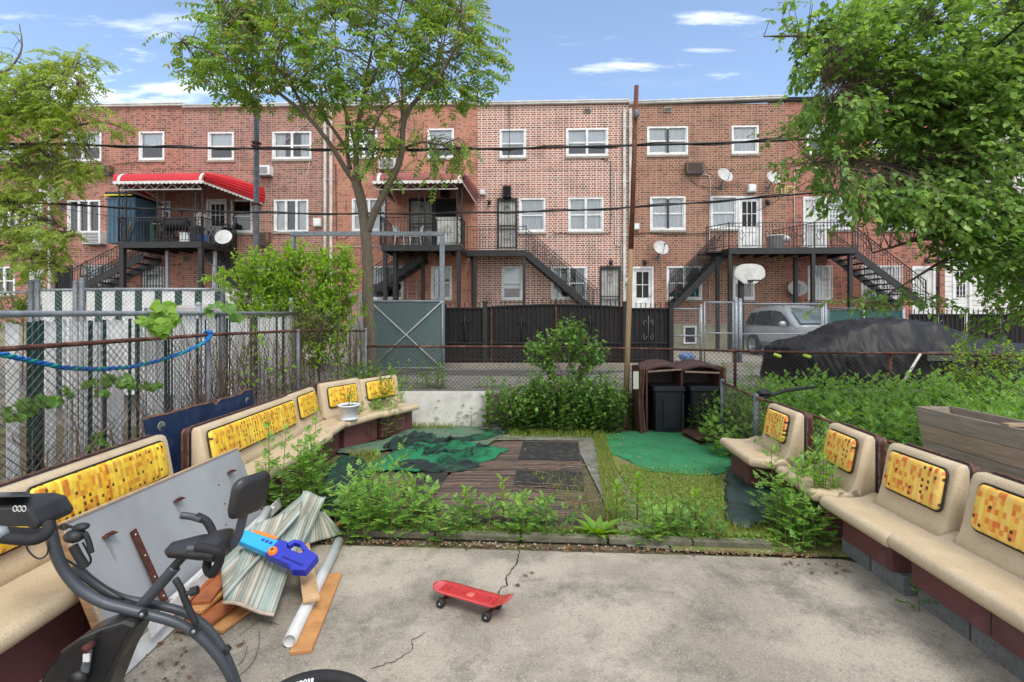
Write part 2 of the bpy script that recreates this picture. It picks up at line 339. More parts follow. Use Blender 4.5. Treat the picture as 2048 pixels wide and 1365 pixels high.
def glass(name, tint=(.92, .94, .95)):
    m = bpy.data.materials.new(name); m.use_nodes = True; t = m.node_tree; N = t.nodes; K = t.links
    for n in list(N):
        if n.type == 'BSDF_PRINCIPLED': N.remove(n)
    tr = N.new('ShaderNodeBsdfTransparent'); tr.inputs[0].default_value = tint + (1,); gl = N.new('ShaderNodeBsdfGlossy'); gl.inputs['Roughness'].default_value = .04
    fr = N.new('ShaderNodeFresnel'); fr.inputs[0].default_value = 1.5; ad = N.new('ShaderNodeMath'); ad.operation = 'ADD'; ad.inputs[1].default_value = .06; K.new(fr.outputs[0], ad.inputs[0])
    ms = N.new('ShaderNodeMixShader'); K.new(ad.outputs[0], ms.inputs[0]); K.new(tr.outputs[0], ms.inputs[1]); K.new(gl.outputs[0], ms.inputs[2]); K.new(ms.outputs[0], N['Material Output'].inputs[0])
    return m
def wood(name, a, b_, rough=.6, axis=(1, 12, 12)): return mat(name, a, b_, scale=3, stretch=axis, rough=rough, lo=.3, hi=.7, c3=tuple(int(x * .6) for x in a), s3=7, a3=.35)
m_conc = concrete()
m_white = mat('white_paint', (226, 227, 225), (200, 200, 196), 4, .45)
m_whited = mat('dirty_white', (205, 204, 198), (170, 167, 160), 3, .6)
m_black = mat('black_iron', (22, 22, 24), (38, 36, 36), 8, .5, spec=.5)
m_iron2 = mat('dark_steel', (34, 35, 38), (48, 48, 50), 5, .5)
m_galv = mat('galvanized_steel', (150, 157, 162), (126, 132, 138), 14, .45, metal=.25, bump=.05)
m_galvd = mat('weathered_steel', (114, 120, 124), (86, 90, 94), 10, .55, metal=.2)
m_rust = mat('rusted_pipe', (98, 58, 44), (62, 40, 34), 9, .85, c3=(150, 110, 92), s3=5, a3=.55, bump=.3)
m_rustw = mat('rusted_wire', (84, 60, 50), (58, 46, 42), 12, .8, metal=.15)
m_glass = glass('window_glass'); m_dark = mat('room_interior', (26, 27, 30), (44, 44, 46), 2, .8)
m_curtain = mat('white_curtain', (236, 238, 236), (206, 210, 212), 3, .9, stretch=(9, 1, .4), lo=.4, hi=.6)
m_blind = mat('blind', (236, 240, 242), (220, 224, 228), 2, .7)
m_sill = mat('limestone_sill', (160, 150, 136), (128, 120, 110), 7, .85)
# ---------------------------------------------------------------- ground, alley
def sheet(name, poly, z, m, label=None, n=None):
    mb = MB(); mb.add([(x, y, z) for x, y in poly], [tuple(range(len(poly)))]); o = mb.build(name, m, origin=(0, 0, 0)); o['kind'] = 'structure'
    return o
m_soil = mat('yard_soil', (98, 86, 66), (74, 66, 50), 3, .95, c3=(96, 112, 58), s3=2.2, a3=.7, bump=.5, bscale=30)
m_moss = mat('mossy_grass', (112, 122, 58), (120, 108, 74), 4, .95, c3=(88, 118, 42), s3=9, a3=.8, bump=.8, bscale=60)
m_asph = mat('alley_asphalt', (122, 118, 110), (98, 95, 90), 1.2, .9, c3=(150, 142, 128), s3=5, a3=.5, bump=.2, bscale=70)
m_drive = mat('driveway_concrete', (158, 150, 136), (138, 130, 118), 1.4, .9, c3=(112, 106, 96), s3=6, a3=.5)
m_slab = mat('stone_slab', (126, 124, 114), (100, 98, 88), 3, .9, c3=(84, 86, 66), s3=6, a3=.6, bump=.3)
m_wallw = mat('whitewashed_concrete', (214, 210, 204), (192, 187, 180), 2, .85, c3=(150, 144, 134), s3=5, a3=.4)
m_wallc = mat('old_concrete_wall', (140, 134, 122), (108, 104, 94), 3, .9, c3=(80, 82, 62), s3=5, a3=.5)
sheet('ground', [(-150, -60), (150, -60), (150, 9.45), (-150, 9.45)], -.02, m_soil)
sheet('terrain', [(-400, 21.4), (400, 21.4), (400, 900), (-400, 900)], .55, m_drive)
# patio: subdivided slab with a real crack cut as a thin dark gap mesh
sheet('patio', [(-3.4, -4), (4.2, -4), (4.2, 3.1), (2.72, 4.13), (-3.4, 4.5)], 0.0, m_conc)
mb = MB()
def crack(pts, w0):
    P = [G(u, v, .004) for u, v in pts]; Q = []
    for i in range(len(P) - 1):
        for k in range(6):
            t = k / 6; p = P[i].lerp(P[i + 1], t); Q.append(p + Vector((rnd(-.009, .009), rnd(-.006, .006), 0)))
    Q.append(P[-1])
    for i in range(len(Q) - 1):
        a, b = Q[i], Q[i + 1]; d = (b - a).normalized(); n = Vector((-d.y, d.x, 0)); w1 = w0 * rnd(.5, 1.4); w2 = w0 * rnd(.5, 1.4)
        mb.add([a - n * w1, a + n * w1, b + n * w2, b - n * w2], [(3, 2, 1, 0)])
crack([(1038, 1084), (1040, 1105), (1028, 1135), (1012, 1155), (1014, 1170), (998, 1180), (995, 1195)], .0045)
crack([(740, 1338), (790, 1322), (822, 1303), (826, 1280), (850, 1265)], .0022)
crack([(480, 1272), (520, 1240), (560, 1250)], .0015)
tag(mb.build('crack', mat('crack_dark', (38, 34, 30), rough=1), origin=(0, 0, 0)), kind='structure')
# rusty stain under the skateboard is part of the floor (own shape)
sheet('garden_path', [(1.0, 4.35), (1.36, 4.3), (1.36, 8.0), (1.3, 8.55), (-1.2, 8.55), (-1.2, 8.12), (1.0, 8.1)], .008, m_slab)
sheet('moss', [(1.38, 4.28), (2.9, 4.15), (3.1, 8.6), (1.38, 8.6)], .004, m_moss)
sheet('alley', [(-60, 9.42), (60, 9.42), (60, 14.0), (-60, 14.0)], .6, m_asph)
sheet('driveway', [(-60, 14.0), (60, 14.0), (60, 24), (-60, 24)], .66, m_drive)
mb = MB(); mb.box(-60, 60, 13.9, 14.05, .3, .72); tag(mb.build('kerb', m_drive), kind='structure')
# dark patches of repaired asphalt
sheet('road', [(-3.2, 12.2), (0.2, 11.9), (2.2, 12.2), (3.2, 13.1), (-.5, 13.3), (-2.9, 13.0)], .606, mat('asphalt_patch', (72, 70, 68), (88, 86, 82), 3, .9))
mb = MB(); mb.box(-2.2, -.47, 9.12, 9.18, 0, .64)
tag(mb.build('white_board', m_wallw, bevel=.004), 'white panel standing against the low wall at the back of the yard', 'panel')
mb = MB(); mb.box(-40, 40, 9.22, 9.42, -.02, .6)
tag(mb.build('retaining_wall', m_wallc, bevel=.01), 'low concrete retaining wall under the rusty fence along the alley', 'wall')
# kerb edge between the patio and the planting
m_edge2 = mat('mossy_edging', (118, 112, 98), (84, 82, 66), 7, .95, c3=(70, 84, 44), s3=11, a3=.7, bump=.6, bscale=50)
kt = thing('garden_edging', (0, 4.4, 0), 0, 'low weathered concrete edging with moss between patio and weedy yard', 'edging')
for i, (ua, ub) in enumerate(((690, 868), (872, 1040), (1044, 1215), (1219, 1385), (1389, 1545))):
    a = G(ua, 1074 + (ua - 690) * .03, 0); b = G(ub, 1074 + (ub - 690) * .03, 0)
    mb = MB(); mb.bar(a + Vector((0, .05, .025)), b + Vector((0, .05, .025)), .09, .06); mb.build('edging_block', m_edge2, kt, bevel=.012)
# ---------------------------------------------------------------- facade frame
TH = R(2.06); Y0 = 21.5; ct, st = math.cos(TH), math.sin(TH)
FM = Matrix(((ct, st, 0, 0), (-st, ct, 0, Y0), (0, 0, 1, 0), (0, 0, 0, 1)))      # (s, -d, z) -> world
def fp(u, v, d=0.0):
    U = (u - CU) / FOC; s = (U * (Y0 - d * ct) + d * st) / (ct + U * st); y = Y0 - s * st - d * ct
    return s, EYE - (v - HV) * y / FOC
def fs(u, d=0): return fp(u, 600, d)[0]
def fw(s, d, z): return FM @ Vector((s, -d, z))
class FB(MB):
    def __init__(s): MB.__init__(s, FM)
    def fbox(s, s0, s1, d0, d1, z0, z1): return s.box(s0, s1, -d1, -d0, z0, z1)     # d = distance out from the wall
    def fbar(s, a, b, w_, h): return s.bar(Vector((a[0], -a[1], a[2])), Vector((b[0], -b[1], b[2])), w_, h)
    def ftube(s, pts, r, n=6): return s.tube([(p[0], -p[1], p[2]) for p in pts], r, n)
B1 = brick('brick_red_a', (175, 109, 90), (149, 87, 72), (167, 150, 138), .011)
B2 = brick('brick_purple', (162, 105, 91), (134, 83, 74), (172, 156, 142), .013, dark=(85, 61, 61))
B3 = brick('brick_orange', (191, 125, 97), (169, 105, 82), (172, 150, 135), .010, dark=(136, 83, 69))
B4 = brick('brick_white_mortar', (163, 91, 72), (135, 73, 61), (221, 206, 191), .018, dark=(94, 58, 54))
B5 = brick('brick_tan_mortar', (152, 97, 78), (128, 79, 64), (172, 152, 131), .014, dark=(86, 57, 51))
B6 = brick('brick_red_b', (175, 105, 86), (151, 85, 70), (158, 138, 125), .010)
m_found = mat('foundation_paint', (150, 146, 118), (128, 124, 100), 2, .85, c3=(100, 98, 84), s3=5, a3=.5)
m_corn = mat('roof_edge_white', (206, 204, 198), (176, 174, 168), 3, .5); m_cornd = mat('roof_edge_dark', (60, 62, 64), (44, 46, 48), 3, .5)
m_roof = mat('roof_tar', (60, 60, 60), (80, 78, 76), 2, .9)
m_side = mat('white_siding', (214, 212, 206), (190, 188, 182), 2, .6)
m_art = stripes('coloured_window_art', [(46, 120, 140), (140, 60, 90), (60, 140, 100), (36, 40, 60), (180, 60, 60)], 'x', .11, .6, wob=.8)
def win_part(par, u0, v0, u1, v1, kind='double', cur='curtain', grill=None, mid=None, fr=None):
    """window built in its opening: frame (> sill, glass, curtain, window_guard)"""
    s0, zt = fp(u0, v0); s1, zb = fp(u1, v1); fm = fr or m_white; f = FB(); t = .07
    f.fbox(s0, s0 + t, -.12, .02, zb, zt); f.fbox(s1 - t, s1, -.12, .02, zb, zt); f.fbox(s0 + t, s1 - t, -.12, .018, zt - t, zt); f.fbox(s0 + t, s1 - t, -.12, .022, zb, zb + t * 1.2)
    n = {'single': 1, 'double': 2, 'triple': 3}[kind]; W = s1 - s0; zm = (zb + zt) / 2
    for i in range(n):
        a = s0 + t + (W - 2 * t) * i / n; b = s0 + t + (W - 2 * t) * (i + 1) / n
        if i: (f.fbox(a - .05, a + .05, -.12, .015, zb + t, zt - t))
        if kind != 'triple':
            f.fbox(a + .05, b - .05, -.10, -.02, zm - .03, zm + .03)
            f.fbox(a, a + .05, -.085, -.03, zb + t, zt - t); f.fbox(b - .05, b, -.085, -.03, zb + t, zt - t)
            f.fbox(a + .05, b - .05, -.085, -.033, zb + t * 1.2, zb + t * 1.2 + .045)
        else:
            f.fbox(a, a + .045, -.1, -.02, zb + t, zt - t); f.fbox(b - .045, b, -.1, -.02, zb + t, zt - t)
    o = f.build('window', fm, par, bevel=0)
    g = FB(); g.add([(s0 + .05, .06, zb + .05), (s1 - .05, .06, zb + .05), (s1 - .05, .06, zt - .05), (s0 + .05, .06, zt - .05)], [(0, 1, 2, 3)]); g.build('pane', m_glass, o)
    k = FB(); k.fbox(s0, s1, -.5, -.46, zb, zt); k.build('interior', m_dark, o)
    if cur:
        c = FB(); nn = 26; bot = zb
        zlo = {'curtain': zb, 'half': zm, 'blind': zb + (zt - zb) * .35}.get(cur, zb)
        for a, b in (((s0 + .06, s1 - .06),) if cur != 'open' else ((s0 + .06, s0 + W * .3), (s1 - W * .3, s1 - .06))):
            vs_ = []
            for i in range(nn + 1):
                x = a + (b - a) * i / nn; y = .14 + (.018 * math.sin(i * 1.9 + a * 7) if cur != 'blind' else 0)
                vs_ += [(x, y, zlo), (x, y, zt - .04)]
            c.add(vs_, [(2 * i, 2 * i + 2, 2 * i + 3, 2 * i + 1) for i in range(nn)], True)
        c.build('curtain', m_art if cur == 'art' else (m_blind if cur in ('blind', 'half') else m_curtain), o)
    s = FB(); s.fbox(s0 - .04, s1 + .04, -.12, .06, zb - .09, zb - .002); s.build('sill', m_sill, o)
    if grill:
        q = FB(); gm = m_white if grill == 'white' else m_black; d = .1; nb = int(W / .13)
        for i in range(nb + 1): x = s0 + W * i / nb; q.fbox(x - .011, x + .011, d - .01, d + .01, zb, zt)
        for z in (zb + .02, zb + (zt - zb) * .33, zb + (zt - zb) * .66, zt - .02): q.fbox(s0 - .05, s1 + .05, d + .01, d + .022, z - .014, z + .014)
        for x in (s0, s1): q.fbox(x - .02, x + .02, 0.02, d, zt - .05, zt - .02); q.fbox(x - .02, x + .02, 0.02, d, zb + .02, zb + .05)
        q.build('window_guard', gm, o)
    return o
def scroll(q, s, z, h, d=.05):
    for sg in (-1, 1):
        for vv in (-1, 1):
            P = []
            for i in range(9):
                a = i / 8 * math.pi * 1.5; r = h * .16 * (1 - i / 12); P.append((s + sg * (h * .16 + r * math.cos(a + math.pi)), d, z + vv * (h * .2 + r * math.sin(a))))
            q.ftube(P, .009, 4)
def door_part(par, u0, v0, u1, v1, style='white', zb=None, label=None):
    s0, zt = fp(u0, v0); s1, z1_ = fp(u1, v1); zb = z1_ if zb is None else zb; W = s1 - s0; t = .08
    fm = m_black if style in ('black', 'blackgrill') else m_white
    f = FB(); f.fbox(s0, s0 + t, -.12, .03, zb, zt); f.fbox(s1 - t, s1, -.12, .03, zb, zt); f.fbox(s0 + t, s1 - t, -.12, .028, zt - t, zt)
    o = f.build('door', fm, par)
    leaf = FB(); leaf.fbox(s0 + t, s1 - t, -.10, -.05, zb, zt - t); leaf.build('door_leaf', m_dark if style == 'black' else m_whited if style == 'blackgrill' else m_white, o)
    if style in ('black', 'blackgrill', 'whitegrill'):
        q = FB(); nb = max(5, int(W / .13))
        for i in range(nb + 1): x = s0 + t + (W - 2 * t) * i / nb; q.fbox(x - .011, x + .011, .01, .03, zb + .03, zt - t)
        for z in (zb + .06, zb + .85, zb + 1.0, zt - t - .03): q.fbox(s0 + t, s1 - t, .005, .035, z - .02, z + .02)
        c = (s0 + s1) / 2; scroll(q, c, zt - .55, .5, .04); scroll(q, c, zt - .25, .35, .04); scroll(q, c, zb + .5, .35, .04)
        q.add([(c, -.04, zb + .2), (c + .12, -.04, zb + .5), (c, -.04, zb + .8), (c - .12, -.04, zb + .5)], [(0, 1, 2, 3)]) if 0 else None
        q.build('security_grille', m_white if style == 'whitegrill' else m_black, o)
    else:
        q = FB(); a, b, c_, d_ = s0 + t + .12, s1 - t - .12, zb + .95, zt - t - .14; q.fbox(a, b, -.052, -.04, c_, d_); q.build('door_glass', m_dark, o)
        q = FB()
        for i in range(1, 2 if style == 'four' else 3): x = a + (b - a) * i / (2 if style == 'four' else 3); q.fbox(x - .015, x + .015, -.045, -.03, c_, d_)
        q.fbox(a, b, -.047, -.032, (c_ + d_) / 2 - .015, (c_ + d_) / 2 + .015); q.fbox(a, b, -.052, -.03, zb + .15, zb + .18); q.fbox(a, b, -.052, -.03, zb + .7, zb + .73)
        q.build('glazing_bars', m_white, o)
    h = FB(); h.sphere((s1 - t - .08, -.02, zb + 1.0), .035, 8, 5); h.build('door_handle', mat('brass', (150, 120, 60), rough=.35, metal=.8), o)
    return o
def house(label, name, ua, ub, vroof, bm, holes, corn=m_corn, vroof2=None, siding=False, downspout=None, cat='brick house'):
    sa, sb = fs(ua), fs(ub); zr = fp((ua + ub) / 2, vroof)[1]; zr2 = zr if vroof2 is None else fp((ua + ub) / 2, vroof2)[1]
    loc = fw((sa + sb) / 2, 0, .6); h = thing(name, loc, -TH, label, cat)
    xs = {sa, sb}; zs = {1.72, zr}; HO = []
    for r in holes:
        s0, zt = fp(r[0], r[1]); s1, zb = fp(r[2], r[3]); HO.append((s0, s1, zb, zt)); xs |= {s0, s1}; zs |= {zt, zb}
    xs = sorted(x for x in xs if sa <= x <= sb); zs = sorted(z for z in zs if 1.72 <= z <= zr); w_ = FB()
    for i in range(len(xs) - 1):
        for j in range(len(zs) - 1):
            cx_, cz = (xs[i] + xs[i + 1]) / 2, (zs[j] + zs[j + 1]) / 2
            if any(a < cx_ < b and c < cz < d for a, b, c, d in HO): continue
            w_.add([(xs[i], 0, zs[j]), (xs[i + 1], 0, zs[j]), (xs[i + 1], 0, zs[j + 1]), (xs[i], 0, zs[j + 1])], [(0, 1, 2, 3)])
    for a, b, c, d in HO:
        c = max(c, 1.72); e = .5
        w_.add([(a, 0, c), (a, e, c), (a, e, d), (a, 0, d)], [(3, 2, 1, 0)]); w_.add([(b, 0, c), (b, e, c), (b, e, d), (b, 0, d)], [(0, 1, 2, 3)])
        w_.add([(a, 0, d), (b, 0, d), (b, e, d), (a, e, d)], [(0, 1, 2, 3)]); w_.add([(a, 0, c), (b, 0, c), (b, e, c), (a, e, c)], [(3, 2, 1, 0)])
    # sides, rear
    w_.add([(sa, 0, 1.72), (sa, 10, 1.72), (sa, 10, zr), (sa, 0, zr), (sb, 0, 1.72), (sb, 10, 1.72), (sb, 10, zr), (sb, 0, zr)], [(0, 3, 2, 1), (4, 5, 6, 7), (1, 2, 6, 5)])
    w_.build('wall', bm, h)
    q = FB(); q.fbox(sa, sb, -.14, .03, .6, 1.72); q.build('foundation', m_found, h)
    q = FB(); q.add([(sa, 0, zr - .02), (sb, 0, zr - .02), (sb, 10, zr + .1), (sa, 10, zr + .1)], [(0, 1, 2, 3)]); ro = q.build('roof', m_roof, h)
    q = FB(); e = .005
    vs_ = [(sa + e, -.1, zr), (sb - e, -.1, zr2), (sb - e, .25, zr2), (sa + e, .25, zr), (sa + e, -.1, zr + .17), (sb - e, -.1, zr2 + .17), (sb - e, .25, zr2 + .17), (sa + e, .25, zr + .17)]
    q.add(vs_, [(0, 3, 2, 1), (4, 5, 6, 7), (0, 1, 5, 4), (1, 2, 6, 5), (2, 3, 7, 6), (3, 0, 4, 7)])
    for zz_ in (.04, .12): q.ftube([(sa + e, .1, zr + zz_), (sb - e, .1, zr2 + zz_)], .035, 6)
    q.build('roof_edge', corn, h)
    # soldier course band: slightly projecting header bricks
    if not siding:
        q = FB(); zb = fp((ua + ub) / 2, 333)[1]; k = int((sb - sa) / .13)
        for i in range(k):
            x = sa + .03 + i * .13
            if x + .1 < sb: q.fbox(x, x + .105, 0, .012, zb - .17, zb); 
        q.build('brick_band', bm, h)
    return h
def downspout(h, u, v0=218, m=m_whited, r=.055, v1=690):
    s, z = fp(u, v0, .1); q = FB(); z2 = fp(u, v1)[1]; q.fbox(s - r, s + r, .04, .04 + 1.6 * r, max(z2, .8), z)
    for k in range(4): zz_ = z - .8 - k * 2.3; q.fbox(s - r - .03, s + r + .03, .02, .05 + 1.6 * r, zz_, zz_ + .05)
    q.build('downspout', m, h)
def vent(h, u0, v0, u1, v1, m=m_sill, dk=True):
    s0, zt = fp(u0, v0); s1, zb = fp(u1, v1); q = FB(); q.fbox(s0, s1, .002, .04, zb, zt); o = q.build('vent', m, h)
    q = FB(); k = max(2, int((zt - zb) / .07))
    for i in range(k): z = zb + .03 + (zt - zb - .06) * i / k; q.fbox(s0 + .03, s1 - .03, .04, .046, z, z + (zt - zb - .06) / k * .55)
    q.build('louvre', m_dark, o)
def chimney(h, u, v):
    s, z = fp(u, v); q = FB(); zt = z; q.fbox(s - .16, s + .16, -.9, -.6, zt - .4, zt + .1); 
    q.M = FM; q.add([(s - .28, .55, zt + .12), (s + .28, .55, zt + .12), (s + .2, .6, zt + .3), (s - .2, .6, zt + .3), (s - .28, .95, zt + .12), (s + .28, .95, zt + .12), (s + .2, .9, zt + .3), (s - .2, .9, zt + .3)],
          [(0, 1, 2, 3), (5, 4, 7, 6), (3, 2, 6, 7), (0, 3, 7, 4), (1, 5, 6, 2), (0, 4, 5, 1)])
    q.build('chimney_cap', mat('chimney_grey', (110, 108, 104), (80, 78, 76), 6, .8), h)
H = []
def mkhouse(label, ua, ub, vr, bm, wins, doors, **k):
    holes = [w_[:4] for w_ in wins] + [d_[:4] for d_ in doors]
    h = house(label, k.pop('name', 'brick_house'), ua, ub, vr, bm, holes, **k)
    for w_ in wins: win_part(h, *w_)
    for d_ in doors: door_part(h, *d_)
    H.append(h); return h
h0 = mkhouse('brick row house at the left edge half hidden by feathery tree', -330, 92, 217, B1, [(-8, 289, 52, 322, 'double', 'half'), (-120, 289, -60, 322, 'double', 'half'), (-150, 400, -80, 465, 'triple', None), (0, 404, 50, 462, 'triple', None), (-12, 534, 30, 590, 'double', None)], [(58, 410, 88, 498, 'white'), (60, 540, 90, 640, 'white')])
h1 = mkhouse('brick row house with triple window above a white air conditioner, left half of red awning', 92, 368, 216, B1,
    [(128, 265, 203, 323, 'double', 'half'), (278, 264, 329, 321, 'single', 'half'), (135, 401, 201, 466, 'triple', None), (325, 403, 341, 442, 'single', 'curtain'), (165, 530, 233, 596, 'double', 'half', 'black'), (286, 532, 328, 592, 'single', 'curtain', 'black')], [(110, 532, 146, 640, 'black')])
h2 = mkhouse('purplish brick row house with the grey post and right end of the red awning', 368, 655, 216, B2,
    [(416, 265, 468, 321, 'single', 'half'), (545, 264, 623, 319, 'double', 'open'), (462, 400, 505, 466, 'single', None), (548, 400, 617, 464, 'triple', 'open'), (520, 532, 560, 600, 'single', 'half')], [(413, 399, 456, 495, 'white'), (425, 532, 455, 640, 'white')])
h3 = mkhouse('orange brick row house behind the tree with faded red awning', 655, 955, 213, B3,
    [(699, 260, 755, 315, 'double', 'half'), (855, 258, 908, 317, 'single', 'blind'), (704, 398, 773, 463, 'double', 'curtain'), (738, 533, 807, 600, 'double', 'half'), (862, 533, 904, 600, 'single', None)],
    [(818, 397, 868, 494, 'blackgrill'), (869, 398, 915, 494, 'black')])
h4 = mkhouse('brick row house with bright white mortar and a white door in black grille', 955, 1257, 211, B4,
    [(999, 259, 1052, 316, 'single', 'blind'), (1132, 258, 1216, 313, 'double', 'blind'), (1038, 397, 1091, 465, 'single', 'curtain'), (1136, 396, 1207, 464, 'double', 'curtain'), (1003, 533, 1045, 601, 'single', 'blind'), (1102, 534, 1174, 600, 'double', 'open')],
    [(994, 397, 1035, 498, 'blackgrill'), (1199, 533, 1241, 640, 'blackgrill')], vroof2=210)
h5 = mkhouse('brown brick row house with dark framed double windows and white four pane door', 1257, 1572, 209, B5,
    [(1294, 254, 1376, 310, 'double', 'curtain'), (1463, 252, 1517, 308, 'single', 'curtain'), (1300, 394, 1371, 461, 'double', 'curtain'), (1421, 393, 1475, 459, 'single', 'curtain'), (1333, 533, 1404, 600, 'double', 'art'), (1466, 533, 1509, 600, 'single', 'half')],
    [(1476, 393, 1523, 497, 'white'), (1264, 534, 1307, 640, 'four')], vroof2=202)
h6 = mkhouse('red brick row house with white window guards behind the right hand stair', 1572, 1890, 202, B6,
    [(1613, 250, 1668, 308, 'single', 'half'), (1745, 250, 1825, 306, 'double', 'curtain'), (1655, 396, 1706, 460, 'single', 'curtain', 'white'), (1761, 400, 1832, 460, 'double', None), (1615, 532, 1662, 600, 'single', 'curtain', 'white'), (1722, 532, 1800, 600, 'double', 'curtain', 'white')],
    [(1606, 394, 1653, 497, 'whitegrill'), (1824, 533, 1870, 640, 'whitegrill')], corn=m_cornd)
h7 = mkhouse('white sided house behind the tree at the right edge', 1890, 2330, 198, m_side, [(1972, 530, 2052, 586, 'double', 'curtain', 'white'), (1960, 394, 2030, 458, 'double', 'blind'), (1940, 250, 2000, 306, 'single', 'blind'), (2120, 394, 2190, 458, 'double', 'blind'), (2120, 250, 2190, 306, 'double', 'blind')], [(1905, 530, 1942, 640, 'white')], corn=m_cornd, siding=True, name='sided_house', cat='house')
q = FB(); sa, sb = fs(1890), fs(2330)
for i in range(44): z = 1.9 + i * .2; q.fbox(sa + .01, sb, .001, .016, z, z + .012)
q.build('siding_lines', m_whited, h7)
for h, u in ((h0, 82), (h1, 99), (h2, 650), (h3, 662), (h4, 1249), (h5, 1261)): downspout(h, u)
downspout(h6, 1879, 205, m_black, .03)
for h, a in ((h2, (576, 227, 590, 236)), (h4, (1167, 217, 1182, 227)), (h5, (1327, 215, 1343, 225)), (h2, (367, 512, 378, 524))): vent(h, *a)
m_tanv = mat('tan_vent', (206, 180, 120), (180, 150, 96), 6, .6)
for h, a in ((h5, (1548, 373, 1563, 388)), (h5, (1568, 373, 1571.5, 388)), (h6, (1573, 373, 1587, 388)), (h5, (1550, 511, 1565, 524)), (h6, (1575, 511, 1588, 524)), (h1, (358, 512, 366, 523))): vent(h, *a, m_tanv)
for h, u, v in ((h0, 88, 217), (h1, 372, 215), (h3, 950, 208), (h4, 1253, 204), (h5, 1567, 198)): chimney(h, u, v)
# dark mullion and lintels on the brown house
q = FB()
for u, v0, v1 in ((1335, 255, 310), (1335.5, 395, 461)):
    s, zt = fp(u, v0); _, zb = fp(u, v1); q.fbox(s - .05, s + .05, .015, .03, zb + .08, zt - .07)
q.build('mullion', m_black, h5)
# conduits and cables on the walls
def wallline(h, name, pts, r, m, d=.04): q = FB(); q.ftube([(fp(u, v)[0], d, fp(u, v)[1]) for u, v in pts], r, 5); q.build(name, m, h)
wallline(h4, 'conduit', [(1230, 345), (1230, 492), (1243, 492), (1243, 560)], .022, m_whited)
wallline(h4, 'wall_cable', [(1018, 210), (1019, 300), (1016, 312), (1022, 320), (1012, 330)], .012, m_black)
wallline(h4, 'wall_cable', [(1203, 318), (1221, 326), (1221, 380), (1222, 430), (1220, 468), (1110, 468), (1106, 463)], .014, m_black)
wallline(h5, 'conduit', [(1405, 350), (1418, 352), (1420, 370), (1418, 470), (1419, 640)], .02, m_whited)
wallline(h5, 'wall_cable', [(1260, 469), (1300, 466), (1340, 470), (1380, 468), (1419, 467)], .016, m_black)
wallline(h5, 'wall_cable', [(1380, 360), (1395, 372), (1420, 376), (1445, 378)], .012, m_black)
wallline(h6, 'conduit', [(1588, 640), (1588, 345), (1592, 338), (1640, 337)], .02, m_whited)
wallline(h3, 'conduit', [(669, 494), (770, 493)], .016, m_whited)
wallline(h3, 'wall_cable', [(672, 330), (674, 480), (690, 478), (700, 470)], .016, m_black)
wallline(h2, 'wall_cable', [(640, 225), (600, 260), (560, 290), (520, 305), (495, 322)], .008, m_whited)
wallline(h2, 'wall_cable', [(622, 318), (610, 370), (606, 400)], .008, m_whited)
wallline(h2, 'conduit', [(545, 462), (590, 470), (640, 466)], .02, m_whited)
wallline(h1, 'wall_cable', [(228, 330), (270, 326), (276, 322)], .014, m_black)
# lamps, meters, speakers on the walls
def wallbox(name, u0, v0, u1, v1, d, m, label, cat, d0=.0, extra=None):
    s0, zt = fp(u0, v0); s1, zb = fp(u1, v1); h = thing(name, fw((s0 + s1) / 2, d / 2, zb), -TH, label, cat)
    q = FB(); q.fbox(s0, s1, d0 + .004, d, zb, zt); q.build('casing', m, h, bevel=.012)
    if extra: extra(h, s0, s1, zb, zt, d)
    return h
def ac_front(h, s0, s1, zb, zt, d, cols=7, m=None):
    q = FB(); 
    for i in range(cols): z = zb + .05 + (zt - zb - .1) * i / cols; q.fbox(s0 + .05, s1 - .09, d, d + .006, z, z + (zt - zb - .1) / cols * .5)
    q.build('grille', m_dark, h)
    q = FB(); q.fbox(s0 + .02, s1 - .02, .01, d - .05, zb - .05, zb - .004); q.build('bracket', m_galvd, h)
m_acb = mat('aged_brown_metal', (120, 96, 76), (92, 72, 58), 5, .6, c3=(70, 48, 38), s3=8, a3=.5)
wallbox('air_conditioner', 178, 465, 214, 490, .35, m_white, 'white air conditioner under the triple window by the left stair', 'air conditioner', extra=ac_front)
wallbox('air_conditioner', 521, 336, 547, 354, .35, m_white, 'small white air conditioner beside the upper end of the grey post', 'air conditioner', extra=ac_front)
wallbox('air_conditioner', 520, 466, 543, 490, .3, m_acb, 'brown air conditioner low on the wall behind the grey post', 'air conditioner', extra=ac_front)
wallbox('air_conditioner', 200, 334, 229, 350, .3, m_acb, 'brown air conditioner just above the left end of the red awning', 'air conditioner', extra=ac_front)
wallbox('air_conditioner', 762, 320, 795, 342, .35, m_whited, 'white air conditioner above the faded red awning, behind tree branches', 'air conditioner', extra=ac_front)
wallbox('air_conditioner', 1369, 328, 1404, 348, .32, m_acb, 'rusty brown air conditioner high on the brown house', 'air conditioner', extra=ac_front)
def spk(h, s0, s1, zb, zt, d):
    q = FB(); q.fbox(s0 + .05, s1 - .05, d, d + .008, zb + .05, zt - .05); q.build('cloth', mat('speaker_cloth', (12, 12, 13), rough=.9), h)
wallbox('wall_speaker', 1006, 375, 1023, 397, .3, m_black, 'black box over the white door with black grille', 'wall box', extra=spk)
wallbox('wall_speaker', 883, 375, 900, 396, .3, m_black, 'black box over the dark door under the faded awning', 'wall box', extra=spk)
wallbox('wall_speaker', 1624, 370, 1640, 388, .25, m_iron2, 'dark box above the white grilled door on the right', 'wall box', extra=spk)
def lid(h, s0, s1, zb, zt, d):
    q = FB(); q.fbox(s0 + .03, s1 - .03, d, d + .02, zb + .04, zt - .03); q.build('cover', m_white, h)
wallbox('junction_box', 960, 381, 971, 392, .14, m_whited, 'small white box beside the faded red awning', 'box', extra=lid)
